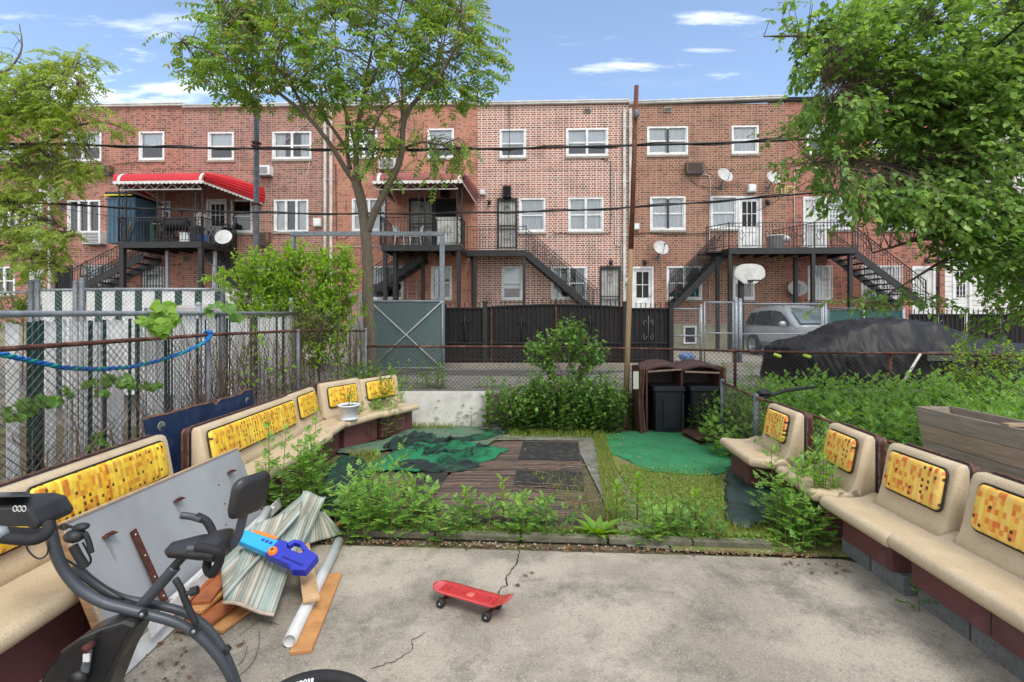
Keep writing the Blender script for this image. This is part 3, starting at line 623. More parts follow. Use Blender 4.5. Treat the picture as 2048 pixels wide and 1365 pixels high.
wallbox('junction_box', 1493, 371, 1509, 387, .2, m_whited, 'pale box over the white door on the brown house', 'box', extra=lid)
wallbox('junction_box', 629, 438, 645, 455, .16, m_whited, 'pale box right of the triple window near the white pipes', 'box', extra=lid)
wallbox('junction_box', 1267, 448, 1278, 461, .12, m_whited, 'small white box beside the rusty pole', 'box', extra=lid)
def wall_lamp(u, v, label, m=m_black):
    s, z = fp(u, v); h = thing('wall_lamp', fw(s, 0, z), -TH, label, 'lamp')
    q = FB(); q.fbox(s - .05, s + .05, .002, .03, z - .08, z + .08); q.ftube([(s, .03, z + .03), (s, .12, z + .1), (s, .16, z + .05)], .015); q.build('bracket', m, h)
    q = FB(); q.M = FM @ Matrix.Translation((s, -.16, z - .1)); q.lathe([(.0, .16), (.07, .12), (.085, .1), (.06, -.06), (.0, -.08)]); q.build('lantern', m, h)
for a in ((1221, 524, 'black lamp over the black grille door near the middle'), (1288, 524, 'dark lantern over the white four pane door'), (979, 404, 'black lamp left of the white door with black grille'), (127, 521, 'small dark lamp over the black door at left'), (1851, 521, 'black lamp over the white grilled door at the far right'), (1533, 405, 'dark lantern beside the white door on the balcony')): wall_lamp(*a)
# satellite dishes
m_dish = mat('dish_grey', (190, 190, 186), (160, 160, 156), 3, .5)
def dish(u, v, rpx, label, az=25, el=25, off=.45, arm=1):
    s, z = fp(u, v, off); r = rpx * .0212; c = Vector((s, -off, z)); h = thing('satellite_dish', FM @ Vector((s, 0, z - r)), -TH, label, 'satellite dish', 'satellite dishes on the brick houses')
    rot = Matrix.Rotation(R(az * .45), 4, 'Z') @ Matrix.Rotation(R(90 - el), 4, 'X')
    T = FM @ Matrix.Translation(c) @ rot
    prof = [(r * k / 7, .18 * r * (k / 7) ** 2) for k in range(8)]
    q = MB(T); q.lathe(prof + [(r + .012, .18 * r + .01), (r + .012, .18 * r - .01)] + [(a, b - .02) for a, b in prof[::-1]], n=24); q.build('reflector', m_dish, h)
    q = MB(T); q.tube([(0, -r * .9, .08), (0, -r * .9, .35 * r), (0, -r * .15, r * 1.15)], .012, 5); q.sphere((0, -r * .12, r * 1.15), .05, 8, 5); q.build('feed_arm', m_galvd, h)
    q = MB(FM); q.tube([c + Vector((0, .05, 0)), c + Vector((0, .15, -r * .5)), Vector((c.x, 0, c.z - r * 1.1))], .022, 6); q.box(c.x - .07, c.x + .07, -.03, -.002, c.z - r * 1.1 - .1, c.z - r * 1.1 + .1); q.build('mount', m_galvd, h)
dish(1449, 352, 15.5, 'round grey dish above the left end of the upper right balcony', 35)
dish(1546, 357, 14, 'dish with dark smudge, second dish from the tree at the right', 30)
dish(1321, 497, 15, 'grey dish low on the wall above the white four pane door', 30)
dish(1595, 578, 16.5, 'grey dish behind the balcony posts above the silver car', -35, off=.35)
dish(108, 392, 18, 'large pale dish beside the white downspout at left', 50)
dish(67, 466, 13, 'pale dish low on the left house among feathery leaves', 30)
dish(32, 462, 13, 'small pale dish nearest the left edge behind leaves', -20)
# roof antenna
s, z = fp(470, 214); q = FB(); q.ftube([(s, -2, z), (s, -2, z + 1.5)], .02); q.ftube([(s - .3, -2, z + 1.3), (s + .3, -2, z + 1.3)], .01)
tag(q.build('roof_antenna', m_galvd), 'thin antenna mast on the roof behind the tree', 'antenna')
# ---------------------------------------------------------------- balconies and stairs
def railing(q, a, b, h=.95, n=None, z0=.06):
    a = Vector(a); b = Vector(b); L = (b - a).length; n = n or max(2, int(L / .125))
    up = Vector((0, 0, 1))
    q.bar(q_(a + up * h), q_(b + up * h), .04, .025); q.bar(q_(a + up * z0), q_(b + up * z0), .03, .02); q.bar(q_(a + up * (h - .13)), q_(b + up * (h - .13)), .02, .016)
    for i in range(n + 1):
        p = a.lerp(b, i / n); q.bar(q_(p + up * z0), q_(p + up * h), .015, .015) if 0 < i < n else q.bar(q_(p), q_(p + up * (h + .04)), .035, .035)
    k = int(L / .9)
    for i in range(k):                      # diamond ornaments
        t = (i + .5) / k; p = a.lerp(b, t); d = (b - a).normalized() * .11
        for u_, w_ in (((0, .3), (1, .5)), ((1, .5), (0, .72)), ((0, .72), (-1, .5)), ((-1, .5), (0, .3))):
            q.bar(q_(p + d * u_[0] + up * u_[1] * h), q_(p + d * w_[0] + up * w_[1] * h), .014, .014)
def q_(p): return Vector((p[0], -p[1], p[2]))
def stairs(par, s_top, z_top, s_bot, z_bot, d0, d1, name='stair', m=m_black, rails=(1, 1)):
    q = FB()
    for d in (d0, d1): q.fbar((s_top, d, z_top - .1), (s_bot, d, z_bot), .05, .24)
    o = q.build(name, m, par); n = max(4, int((z_top - z_bot) / .2)); q = FB()
    for i in range(n):
        t = (i + .5) / n; s = s_top + (s_bot - s_top) * t; z = z_top + (z_bot - z_top) * t; q.fbox(s - .13, s + .13, d0 + .03, d1 - .03, z - .02, z + .015)
    q.build('treads', m, o); q = FB()
    for i, d in enumerate((d0, d1)):
        if rails[i]: railing(q, (s_top, d, z_top), (s_bot, d, z_bot + .1), .9)
    q.build('handrail', m, o); return o
def posts(par, lst, z1, z0=.66, w_=.13, m=m_black, name='post'):
    for s, d in lst:
        q = FB(); q.fbox(s - w_ / 2, s + w_ / 2, d - w_ / 2, d + w_ / 2, z0, z1); q.fbox(s - w_ * .9, s + w_ * .9, d - w_ * .9, d + w_ * .9, z0 - .005, z0 + .02); q.build(name, m, par)
def deck(par, s0, s1, d0, d1, z, m=m_black, name='deck'):
    q = FB(); q.fbox(s0, s1, d0, d1, z - .04, z); q.fbox(s0, s1, d1 - .06, d1 + .01, z - .24, z - .042); q.fbox(s0, s0 + .06, d0, d1 - .06, z - .24, z - .042); q.fbox(s1 - .06, s1, d0, d1 - .06, z - .24, z - .042)
    k = int((s1 - s0) / .6)
    for i in range(1, k): x = s0 + (s1 - s0) * i / k; q.fbox(x - .03, x + .03, d0, d1 - .065, z - .18, z - .042)
    return q.build(name, m, par)
def trellis_post(q, s, d, z0, z1, w_=.28):
    for x in (-w_ / 2, w_ / 2): q.fbox(s + x - .018, s + x + .018, d - .018, d + .018, z0, z1)
    k = int((z1 - z0) / .3)
    for i in range(k):
        z = z0 + (z1 - z0) * (i + .5) / k; P = [(s + w_ * .38 * math.sin(a), d, z + .13 * math.cos(a) * (1 if a < 4 else .6)) for a in [j * .7 for j in range(9)]]
        q.ftube(P, .011, 4)
m_oakp = mat('broom_wood', (170, 120, 70), (140, 96, 56), 8, .7); m_awr = mat('red_awning', (196, 36, 44), (178, 30, 38), 3, .4); m_awf = mat('faded_red_awning', (146, 82, 78), (128, 68, 66), 3, .5); m_awu = mat('awning_white', (216, 212, 206), (190, 186, 178), 3, .5)
def awning(label, pts_front_top, sT0, sT1, zT, sF0, sF1, dF, zF, m, cat='awning', zH=None, sW0=None, sW1=None, zW=None):
    """ribbed awning: top ridge on wall sT0..sT1 at zT, front edge sF0..sF1 at distance dF, height zF; hips go to the wall at sW, zW"""
    h = thing('awning', fw((sF0 + sF1) / 2, dF / 2, zF), -TH, label, cat)
    def ribs(A, B, C_, D_, n, name, rolled=True):       # A-B top edge, D_-C_ lower edge
        q = FB(); secs = []
        for i in range(n * 2 + 1):
            t = i / (n * 2); a = Vector(A).lerp(Vector(D_), t); b = Vector(B).lerp(Vector(C_), t); bump = Vector((0, .025 if i % 2 else 0, .03 if i % 2 else 0))
            bow = Vector((0, .16, .14)) * math.sin(math.pi * min(1, t * .5 + .5)) * (1 if rolled else 0)
            secs.append([q_(a + bump + bow), q_(b + bump + bow)])
        vs_ = [p for s_ in secs for p in s_]; q.add(vs_, [(2 * i, 2 * i + 1, 2 * i + 3, 2 * i + 2) for i in range(n * 2)], False)
        return q.build(name, m, h)
    pr = [(.05, zT + .0)] + [(dF - .42 + .0 * k_, zF + .40) for k_ in (0,)] + [(dF - .42 + .42 * math.sin(a_), zF + .02 + .38 * math.cos(a_)) for a_ in [j_ * math.pi / 2 / 7 for j_ in range(1, 8)]]
    q = FB(); full = []
    for (d0_, z0_), (d1_, z1_) in zip(pr, pr[1:]):
        n_ = 8 if z0_ == zT else 2
        for j_ in range(n_): f_ = j_ / n_; full.append((d0_ + (d1_ - d0_) * f_ + (.012 if j_ % 2 else 0), z0_ + (z1_ - z0_) * f_ + (.012 if j_ % 2 else 0)))
    full.append(pr[-1]); vs_ = []
    for i_, (d_, z_) in enumerate(full): f_ = min(1, d_ / dF); vs_ += [q_((sT0 + (sF0 - sT0) * f_, d_, z_)), q_((sT1 + (sF1 - sT1) * f_, d_, z_))]
    q.add(vs_, [(2 * i_, 2 * i_ + 1, 2 * i_ + 3, 2 * i_ + 2) for i_ in range(len(full) - 1)]); q.build('canopy', m, h)
    ribs((sT0, .05, zT), (sT0, .05, zT), (sF0, dF, zF), (sW0, .05, zW), 8, 'side_panel', False)
    q = FB(); A, B, Cc, Dd = (sT1, .05, zT), (sF1, dF, zF), (sW1, .05, zW), None
    n = 14; secs = []
    # right hip: fan from ridge end + front corner to the wall
    T0 = Vector((sT1, .05, zT)); T1 = Vector((sF1, dF, zF + .0)); W0 = Vector((sW1, .05, zW + (zT - zW) * .55)); W1 = Vector((sW1, .05, zW))
    top = [Vector((sF1, dF, zF + .36)).lerp(W0, i / n) for i in range(n + 1)]; bot = [T1.lerp(W1, i / n) for i in range(n + 1)]
    vs_ = []; k = 10
    for j in range(k + 1):
        off = Vector((.02, .02, 0)) * (j % 2)
        for i in range(n + 1): vs_.append(q_(top[i].lerp(bot[i], j / k) + off + Vector((.18, 0, 0)) * math.sin(math.pi * j / k) * .5))
    q.add(vs_, [(j * (n + 1) + i, j * (n + 1) + i + 1, (j + 1) * (n + 1) + i + 1, (j + 1) * (n + 1) + i) for j in range(k) for i in range(n)])
    q.build('side_panel', m, h)
    # roof sheet between ridge and hip
    q = FB(); q.add([q_(T0), q_(W0), q_(Vector((sF1, dF, zF + .36))), q_(Vector((sT0, .05, zT))), q_(Vector((sF0, dF, zF + .36)))], [(0, 1, 2)]); q.build('top_panel', m, h)
    # scalloped white valance
    q = FB()
    def val(a, b):
        a = Vector(a); b = Vector(b); L = (b - a).length; n_ = int(L / .17) * 4; vs_ = []
        for i in range(n_ + 1): p = a.lerp(b, i / n_); vs_ += [q_(p + Vector((0, .02, .03))), q_(p + Vector((0, .02, -.05 - .05 * abs(math.sin(i * math.pi / 4)))))]
        q.add(vs_, [(2 * i, 2 * i + 2, 2 * i + 3, 2 * i + 1) for i in range(n_)])
    val((sF0, dF, zF), (sF1, dF, zF)); val((sF1, dF, zF), (sW1, .05, zW)); val((sF0, dF, zF), (sW0, .05, zW)); q.build('valance', m_awu, h)
    for x in (sF0 + .22, sF1 - .12):
        q = FB()
        P = [(x, dF - .42 + .44 * math.sin(a_), zF + .02 + .40 * math.cos(a_)) for a_ in [j_ * math.pi / 2 / 6 for j_ in range(0, 7)]]
        for i in range(6): q.fbar(P[i], P[i + 1], .11, .012)
        q.build('stripe', m_awu, h)
    q = FB(); q.fbar((sF0, dF - .05, zF - .03), (sF1, dF - .05, zF - .03), .05, .05); q.fbar((sF0 + .1, dF - .2, zF - .25), (sF1 - .2, dF - .2, zF - .25), .04, .04); k = int((sF1 - sF0) / .5)
    for i in range(k):
        x = sF0 + .1 + (sF1 - sF0 - .3) * i / k; w_ = (sF1 - sF0 - .3) / k; q.fbar((x, dF - .2, zF - .25), (x + w_ / 2, dF - .2, zF - .03), .02, .02); q.fbar((x + w_ / 2, dF - .2, zF - .03), (x + w_, dF - .2, zF - .25), .02, .02)
    q.build('truss', m_awu, h)
    return h
# --- balcony A (left, red awning)
dA = 2.4; sA0, zA = fp(237, 483, dA); sA1 = fs(403, dA); zA -= .02
bA = thing('balcony', fw((sA0 + sA1) / 2, 1.2, zA), -TH, 'black steel balcony crowded with things under the bright red awning', 'balcony')
deck(bA, sA0, sA1, .02, dA, zA)
q = FB(); railing(q, (sA0, dA, zA), (sA1, dA, zA)); railing(q, (sA1, dA, zA), (sA1, .1, zA)); railing(q, (sA0, dA, zA), (sA0, .9, zA)); q.build('railing', m_black, bA)
posts(bA, [(sA0 + .1, dA - .1), (sA1 - .08, dA - .1)], zA - .25, w_=.16)
posts(bA, [(fs(335, 1.6), 1.6), (fs(430, 1.4), 1.4)], zA - .25, m=m_galv, w_=.1)
zAw = fp(300, 366, dA)[1]
for u in (245, 322, 398): q = FB(); trellis_post(q, fs(u, dA - .05), dA - .05, zA, zAw); q.build('trellis_post', m_black, bA)
q = FB(); trellis_post(q, fs(461, .9), .9, zA, zAw - .3); q.build('trellis_post', m_black, bA)
q = FB(); q.fbox(sA0 - .55, sA0, .1, 1.1, zA - .45, zA - .41); q.fbox(sA0 - .55, sA0, 1.08, 1.13, zA - .6, zA - .41)
q.build('landing', m_black, bA)
stairs(bA, sA0 - .05, zA - .35, fs(140, .6), fp(140, 600, .6)[1], .1, 1.1)
stairs(bA, fs(425, .6), zA - .2, fs(500, .6), fp(500, 600)[1], .1, 1.0)
awning('long bright red ribbed awning with white scalloped edge', None, fs(240), fs(450), fp(240, 352, 0)[1], fs(226, 2.75), fs(407, 2.75), 2.75, fp(300, 364, 2.75)[1], m_awr, sW0=fs(330), sW1=fs(527), zW=fp(527, 408)[1])
# things on balcony A
def barrel(name, u, v0, v1, rpx, d, m, label, cat, lidm=None, taper=.88):
    s, zt = fp(u, v0, d); _, zb = fp(u, v1, d); zb = zA if zb < zA + .3 else zb; r = rpx * .0195; h = thing(name, FM @ Vector((s, -d, zb)), 0, label, cat); T = FM @ Matrix.Translation((s, -d, zb)); H_ = zt - zb
    q = MB(T); q.lathe([(0, 0), (r * taper, 0), (r * taper, .02), (r, H_ * .94), (r * 1.05, H_ * .94), (r * 1.05, H_), (0, H_)], n=20, smooth=False); q.build('body', m, h)
    q = MB(T); q.lathe([(r * 1.1, H_ + .003), (r * 1.08, H_ + .05), (r * .5, H_ + .1), (0, H_ + .11)], n=20); q.box(-.08, .08, -.02, .02, H_ + .1, H_ + .15); q.build('lid', lidm or m, h); return h
m_bluebin = mat('blue_grey_plastic', (70, 98, 116), (58, 84, 100), 4, .5); m_greenbin = mat('green_plastic', (36, 72, 58), (30, 60, 50), 4, .5)
s, zt = fp(268, 402, 1.5)
h = thing('storage_locker', FM @ Vector((s, -1.5, zA)), -TH, 'tall blue grey plastic shed with lifted black and yellow lid on the balcony', 'shed')
q = FB(); q.fbox(s - .62, s + .55, .9, 2.1, zA + .002, zt); 
for i in range(7): x = s - .55 + i * .17; q.fbox(x, x + .05, 2.1, 2.12, zA + .05, zt - .05)
q.build('body', m_bluebin, h)
q = FB(); q.M = FM; q.add([q_(Vector(p)) for p in ((s - .66, .85, zt + .02), (s + .62, .85, zt + .02), (s + .62, 2.2, zt + .06), (s - .66, 2.2, zt + .06), (s - .66, .85, zt + .1), (s + 1.0, .85, zt - .1), (s + .35, 2.2, zt + .2), (s - .6, 2.2, zt + .2))], [(0, 1, 2, 3), (4, 5, 6, 7), (0, 1, 5, 4), (2, 3, 7, 6)]); q.build('lid', m_black, h)
q = FB(); q.fbox(s - .64, s + .5, 2.2, 2.225, zt + .04, zt + .09); q.build('lid_edge', mat('yellow_edge', (220, 200, 40)), h)
barrel('rubbish_bin', 307, 448, 478, 9, 1.6, m_greenbin, 'green bin with dark lid beside the blue grey shed', 'bin', m_black)
barrel('propane_tank', 402, 432, 480, 12, 1.2, m_whited, 'pale rounded tank standing near the balcony post', 'tank')
s, zb = fp(352, 478, 1.7); h = thing('barbecue_grill', FM @ Vector((s, -1.7, zA)), -TH, 'black barbecue grill with side shelf on the left balcony', 'barbecue')
q = MB(FM @ Matrix.Translation((s, -1.7, zA + .8))); q.loft([[(x, .25 * math.cos(a), .25 * math.sin(a)) for a in [k * math.pi / 5 for k in range(10)]] for x in (-.45, -.4, .4, .45)]); q.build('firebox', m_black, h)
q = FB(); 
for a in (-.4, .4):
    for b in (-.2, .2): q.fbar((s + a, 1.7 + b, zA), (s + a * .9, 1.7 + b * .5, zA + .75), .04, .04)
q.fbox(s - .45, s + .45, 1.5, 1.9, zA + .2, zA + .23); q.build('leg', m_black, h)
q = FB(); q.fbox(s - .85, s - .47, 1.5, 1.9, zA + .78, zA + .81); q.build('shelf', m_galv, h)
s, _ = fp(432, 478, 2.0); h = thing('folding_table', FM @ Vector((s, -2, zA)), -TH, 'white round folded table top leaning inside the balcony railing', 'table')
q = MB(FM @ Matrix.Translation((s, -1.6, zA + .02)) @ Matrix.Rotation(R(-12), 4, 'X')); P = [(.36 * math.cos(a), 0, .30 + .30 * math.sin(a)) for a in [i * math.pi / 12 for i in range(24)]]; q.prism(P, (0, .03, 0)); q.build('top', m_white, h)
barrel('cooling_fan', 393, 458, 480, 14, 1.8, m_iron2, 'dark round cooker beside the pale tank on the balcony', 'cooker')
s, _ = fp(372, 478, 2.0); h = thing('cool_box', FM @ Vector((s, -2, zA)), -TH, 'low white box on the balcony floor beside the barbecue', 'box')
q = FB(); q.fbox(s - .2, s + .18, 1.8, 2.1, zA + .002, zA + .34); q.build('body', m_white, h, bevel=.02); q = FB(); q.fbox(s - .22, s + .2, 1.78, 2.12, zA + .345, zA + .4); q.build('lid', m_white, h)
def chairA(u, d, label, rz, m): return chair(u, d, zA, label, rz, m)
# --- balcony B (middle, faded awning)
dB = 2.4; sB0, zB = fp(762, 491, dB); sB1 = fs(922, dB); zB += .02
bB = thing('balcony', fw((sB0 + sB1) / 2, 1.2, zB), -TH, 'black steel balcony with white cabinet under the faded red awning', 'balcony')
deck(bB, sB0, sB1, .02, dB, zB)
q = FB(); railing(q, (sB0, dB, zB), (sB1, dB, zB), 1.05); railing(q, (sB1, dB, zB), (sB1, 1.3, zB), 1.05); railing(q, (sB0, dB, zB), (sB0, .1, zB), 1.05); q.build('railing', m_black, bB)
posts(bB, [(sB0 + .12, dB - .15), (sB1 - .1, dB - .1), (sB0 + .1, .5), (fs(790, 2), 2.0), (fs(846, .6), .6), (fs(946, .8), .8)], zB - .25, w_=.14)
zBw = fp(840, 362, dB)[1]
for u, w_ in ((766, .22), (919, .2)): q = FB(); trellis_post(q, fs(u, dB - .05), dB - .05, zB, zBw, w_); q.build('trellis_post', m_black, bB)
for u in (838, 850): q = FB(); s = fs(u, dB - .1); q.fbox(s - .02, s + .02, dB - .12, dB - .08, zB, zBw); q.build('thin_post', m_black, bB)
stairs(bB, fs(850, .6), zB - .25, fs(745, .6), fp(745, 590, .6)[1], .1, 1.1)
awning('short faded red awning behind the forked tree', None, fs(765), fs(930), fp(765, 350)[1], fs(745, 2.7), fs(925, 2.7), 2.7, fp(840, 363, 2.7)[1], m_awf, sW0=fs(792), sW1=fs(952), zW=fp(952, 405)[1])
s0 = fs(876, 1.9); s1 = fs(920, 1.9); zt = fp(900, 436, 1.9)[1]
h = thing('storage_cabinet', fw((s0 + s1) / 2, 1.8, zB), -TH, 'white plastic cabinet behind the middle balcony railing', 'cabinet')
q = FB(); q.fbox(s0, s1, 1.3, 2.1, zB + .002, zt - .08); q.build('body', m_white, h); q = FB(); q.fbox(s0 - .04, s1 + .04, 1.26, 2.14, zt - .079, zt); q.build('lid', m_whited, h)
q = FB(); mid = (s0 + s1) / 2
for a, b in ((s0 + .05, mid - .02), (mid + .02, s1 - .05)): q.fbox(a, b, 2.1, 2.12, zB + .5, zt - .14); q.fbox(a, b, 2.1, 2.12, zB + .08, zB + .45)
q.build('door', m_whited, h)
def chair(u, d, z, label, rz=0, m=m_white):
    s = fs(u, d); h = thing('plastic_chair', FM @ Vector((s, -d, z)), -TH + rz, label, 'chair'); T = FM @ Matrix.Translation((s, -d, z)) @ Matrix.Rotation(rz, 4, 'Z')
    q = MB(T); q.box(-.22, .22, -.22, .2, .40, .43); q.build('seat', m, h)
    q = MB(T); q.loft([[(x * (1 - .12 * t), .2 + .12 * t - .06 * math.cos(x * 5) * 0, .42 + .45 * t) for x in (-.22, -.1, 0, .1, .22)] + [(x * (1 - .12 * t), .23 + .12 * t, .42 + .45 * t) for x in (.22, .1, 0, -.1, -.22)] for t in (0, .5, 1)]); q.build('backrest', m, h)
    for a in (-.2, .2):
        for b in (-.2, .2): q = MB(T); q.bar((a * 1.15, b * 1.15, 0), (a, b, .4), .04, .03); q.build('leg', m, h)
    return h
chairA(332, 1.9, 'dark plastic chair beside the black barbecue on the left balcony', R(20), m_iron2); chairA(417, 1.0, 'grey plastic chair by the balcony door under the red awning', R(-30), m_whited); chairA(448, .9, 'black chair at the far right end of the left balcony', R(10), m_black)
for u_, d_, h_, m_, lb in ((250, 2.2, 1.5, m_oakp, 'wooden broom handle leaning in the corner of the left balcony'), (258, 2.25, 1.3, m_black, 'black pole leaning beside the wooden broom handle'), (345, 1.2, 1.5, m_black, 'black umbrella pole slanting behind the barbecue')):
    s = fs(u_, d_); q = FB(); q.ftube([(s, d_, zA + .01), (s + .28, d_ - .2, zA + h_)], .02); tag(q.build('pole', m_), lb, 'pole')
s = fs(408, 2.1); q = FB(); q.fbox(s - .2, s + .12, 1.95, 2.25, zA + .003, zA + .3); tag(q.build('storage_crate', mat('blue_crate', (40, 70, 120), (34, 60, 104), 5, .5), bevel=.02), 'dark blue crate on the floor of the left balcony', 'crate')
s, z_ = fp(1330, 600, .5)
chair(805, 1.7, zB, 'white plastic chair facing left on the middle balcony', R(70)); chair(828, 1.6, zB, 'white plastic chair nearer the cabinet on the middle balcony', R(-60))
# landing + stair of house 4
dL = 1.35; sL1, zL = fp(1052, 503, dL); sL0 = sB1 + .1; zL += .05
bL = thing('steel_stair', fw((sL0 + sL1) / 2, .7, zL), -TH, 'black landing and straight stair running down right across the white mortar house', 'stair')
deck(bL, sL0, sL1, .02, dL, zL); q = FB(); railing(q, (sL0, dL, zL), (sL1, dL, zL), .95); q.build('railing', m_black, bL)
posts(bL, [(sL1 - .08, dL - .1), (fs(950, 1.2), 1.2)], zL - .25, w_=.12)
stairs(bL, sL1, zL - .02, fs(1190, .7), fp(1190, 628, .7)[1], .15, dL - .05)
# --- balcony C (right)
dC = 1.9; sC0, zC = fp(1458, 497, dC); sC1 = fs(1716, dC); zC += .02
bC = thing('balcony', fw((sC0 + sC1) / 2, 1, zC), -TH, 'long black steel balcony with stairs at both ends above the silver car', 'balcony')
deck(bC, sC0, sC1, .02, dC, zC)
q = FB(); railing(q, (sC0 - .0, dC, zC), (sC1, dC, zC)); railing(q, (sC0, dC, zC), (sC0 - .55, dC - .9, zC)); sm = fs(1604, 1.0); railing(q, (sm, dC, zC), (sm - .7, .1, zC)); q.build('railing', m_black, bC)
q = FB(); q.fbox(sC0 - .6, sC0 - .001, .1, 1.2, zC - .1, zC - .03); q.build('landing', m_black, bC)
posts(bC, [(sC0 + .06, dC - .08), (fs(1435, 1.1), 1.1), (fs(1591, .9), .9), (fs(1627, 1.9), 1.85), (fs(1700, 1.7), 1.7)], zC - .25, w_=.13)
stairs(bC, sC0 + .1, zC - .15, fs(1345, .6), fp(1345, 612, .6)[1], .1, 1.1)
stairs(bC, sC1 - .1, zC - .05, fs(1822, 1.0), fp(1822, 615, 1.0)[1], .4, 1.75)
s = fs(1552, 1.3); h = thing('laundry_basket', FM @ Vector((s, -1.3, zC)), 0, 'white lidded tub with cloth on the right balcony', 'tub')
T = FM @ Matrix.Translation((s, -1.3, zC)); q = MB(T); q.lathe([(0, 0), (.3, 0), (.34, .5), (.36, .5), (.36, .55), (0, .56)], n=14); q.build('body', m_white, h)
q = MB(T); q.sphere((.25, -.15, .4), .2, 9, 6, (1.2, .8, .7)); q.build('cloth', m_whited, h)
# ladder, behind the alley
h = thing('ladder', fw(fs(823, .4), .4, .7), -TH, 'short aluminium ladder leaning on the wall under the middle balcony', 'ladder'); q = FB()
for u in (815, 833): q.fbar((fs(u, .6), .6, .7), (fs(u, .1), .1, fp(u, 562)[1]), .04, .03)
q.build('rail', m_galv, h)
for i in range(9): q = FB(); t = (i + .5) / 9; d = .6 - .5 * t; z = .7 + (fp(820, 562)[1] - .7) * t; q.fbar((fs(815, d), d, z), (fs(833, d), d, z), .03, .03); q.build('rung', m_galv, h)
# basement window + bag by the gate
h = thing('basement_window', fw(fs(1378), 0, fp(1378, 690)[1]), -TH, 'small white framed basement window low behind the wire gate', 'window'); q = FB(); s0, zt = fp(1366, 652); s1, zb = fp(1392, 688)
for a in ((s0, s0 + .07, zb, zt), (s1 - .07, s1, zb, zt), (s0 + .07, s1 - .07, zt - .07, zt), (s0 + .07, s1 - .07, zb, zb + .07)): q.fbox(a[0], a[1], .032, .09, a[2], a[3])
q.build('frame', m_white, h); q = FB(); q.fbox(s0 + .07, s1 - .07, .032, .05, zb + .07, zt - .07); q.build('pane', m_dark, h)
# ---------------------------------------------------------------- fences
def mesh_wires(q, A, B, z0A, z1A, z0B, z1B, pitch, r, drop=0):
    """diamond wire net between A and B (xy), bottom z0, top z1"""
    A = Vector((A[0], A[1], 0)); B = Vector((B[0], B[1], 0)); L = (B - A).length; d = (B - A).normalized()
    def pt(s, t): k = s / L; z0 = z0A + (z0B - z0A) * k; z1 = z1A + (z1B - z1A) * k; p = A + d * s; return Vector((p.x, p.y, z0 + (z1 - z0) * t))
    Hh = (z1A - z0A); slope = Hh * 1.05; n = int((L + slope) / pitch)
    for i in range(n):
        s0 = i * pitch - slope
        for sg in (0, 1):
            a, b = s0, s0 + slope; ta, tb = (0, 1) if sg == 0 else (1, 0)
            if a < 0: ta += (tb - ta) * (-a / (b - a)); a = 0
            if b > L: tb = ta + (tb - ta) * ((L - a) / (b - a)); b = L
            if b - a < .01: continue
            k = max(1, int((b - a) / .5)); 
            q.tube([pt(a + (b - a) * j / k, ta + (tb - ta) * j / k) for j in range(k + 1)], r, 3, cap=False, smooth=False)
def chain_fence(name, label, pts, z0, z1, pitch, r, m_rail, m_wire, rail_r=.02, postsat=(), post_m=None, post_r=.028, cat='fence', bottom=None, seg_rail=True, posttop=.02):
    """pts: list of (x, y, ztop)"""
    c = Vector((sum(p[0] for p in pts) / len(pts), sum(p[1] for p in pts) / len(pts), z0)); h = thing(name, c, 0, label, cat)
    q = MB(); q.tube([Vector((p[0], p[1], p[2])) for p in pts], rail_r, 8); q.build('top_rail', m_rail, h)
    q = MB()
    for a, b in zip(pts, pts[1:]): mesh_wires(q, a, b, z0, a[2] - .01, z0, b[2] - .01, pitch, r)
    # knuckled wire ends over the rail
    q.build('wire_mesh', m_wire, h)
    for x, y, zt in postsat:
        q = MB(); q.tube([(x, y, z0), (x, y, zt + posttop)], post_r, 8); q.sphere((x, y, zt + posttop), post_r * 1.15, 8, 5); q.build('post', post_m or m_rail, h)
    return h
# rear fence along the alley
P = []
for u, v, y in ((731, 693, 9.6), (1040, 694, 9.56), (1340, 699, 9.45), (1634, 706, 9.25), (1843, 707.5, 9.1), (2048, 712, 8.9), (2200, 716, 8.8)):
    p = D(u, v, y); P.append((p.x, p.y, p.z))
pp = [(D(u, 700, y).x, y, z) for u, y, z in ((733, 9.63, 1.45), (1100, 9.56, 1.44), (1470, 9.4, 1.38), (1780, 9.18, 1.33))]
m_rustw2 = mat('brown_fence_wire', (74, 58, 50), (54, 46, 42), 12, .75)
f1 = chain_fence('chain_link_fence', 'low rusty chain link fence with brown rail running along the alley behind the weeds', P, .5, 0, .085, .0034, m_rust, m_rustw2, .022, pp, m_rust, .03)
q = MB(); a = D(1838, 708, 9.1); b = G(1812, 780, .55); q.tube([a + Vector((0, -.03, 0)), D(1800, 775, 8.9)], .022, 7); q.build('brace', m_whited, f1)
for u0, u1, v in ((1548, 1562, 711), (1606, 1622, 712)):
    q = MB(); a = D(u0, v - 2, 9.29); b = D(u1, v + 3, 9.2); q.tube([a, b], .03, 8); q.build('tape', mat('yellow_green_tape', (190, 214, 90)), f1)
# left rusty fence
LF = [D(-220, 714, 2.9), D(0, 699, 3.6), D(419, 670, 6.35), D(594, 662, 8.3), D(731, 662, 9.6)]
LFp = [(p.x, p.y, p.z) for p in LF]
ps = [(D(731, 662, 9.6).x, 9.6, 1.74), (D(596, 662, 8.3).x, 8.3, 1.75), (D(411, 670, 6.3).x + .03, 6.3, 1.78)]
f2 = chain_fence('chain_link_fence', 'rusty chain link fence with brown pipe rail behind the left hand benches', LFp, .02, 0, .075, .0024, m_rust, m_rustw, .021, ps, m_galvd, .032)
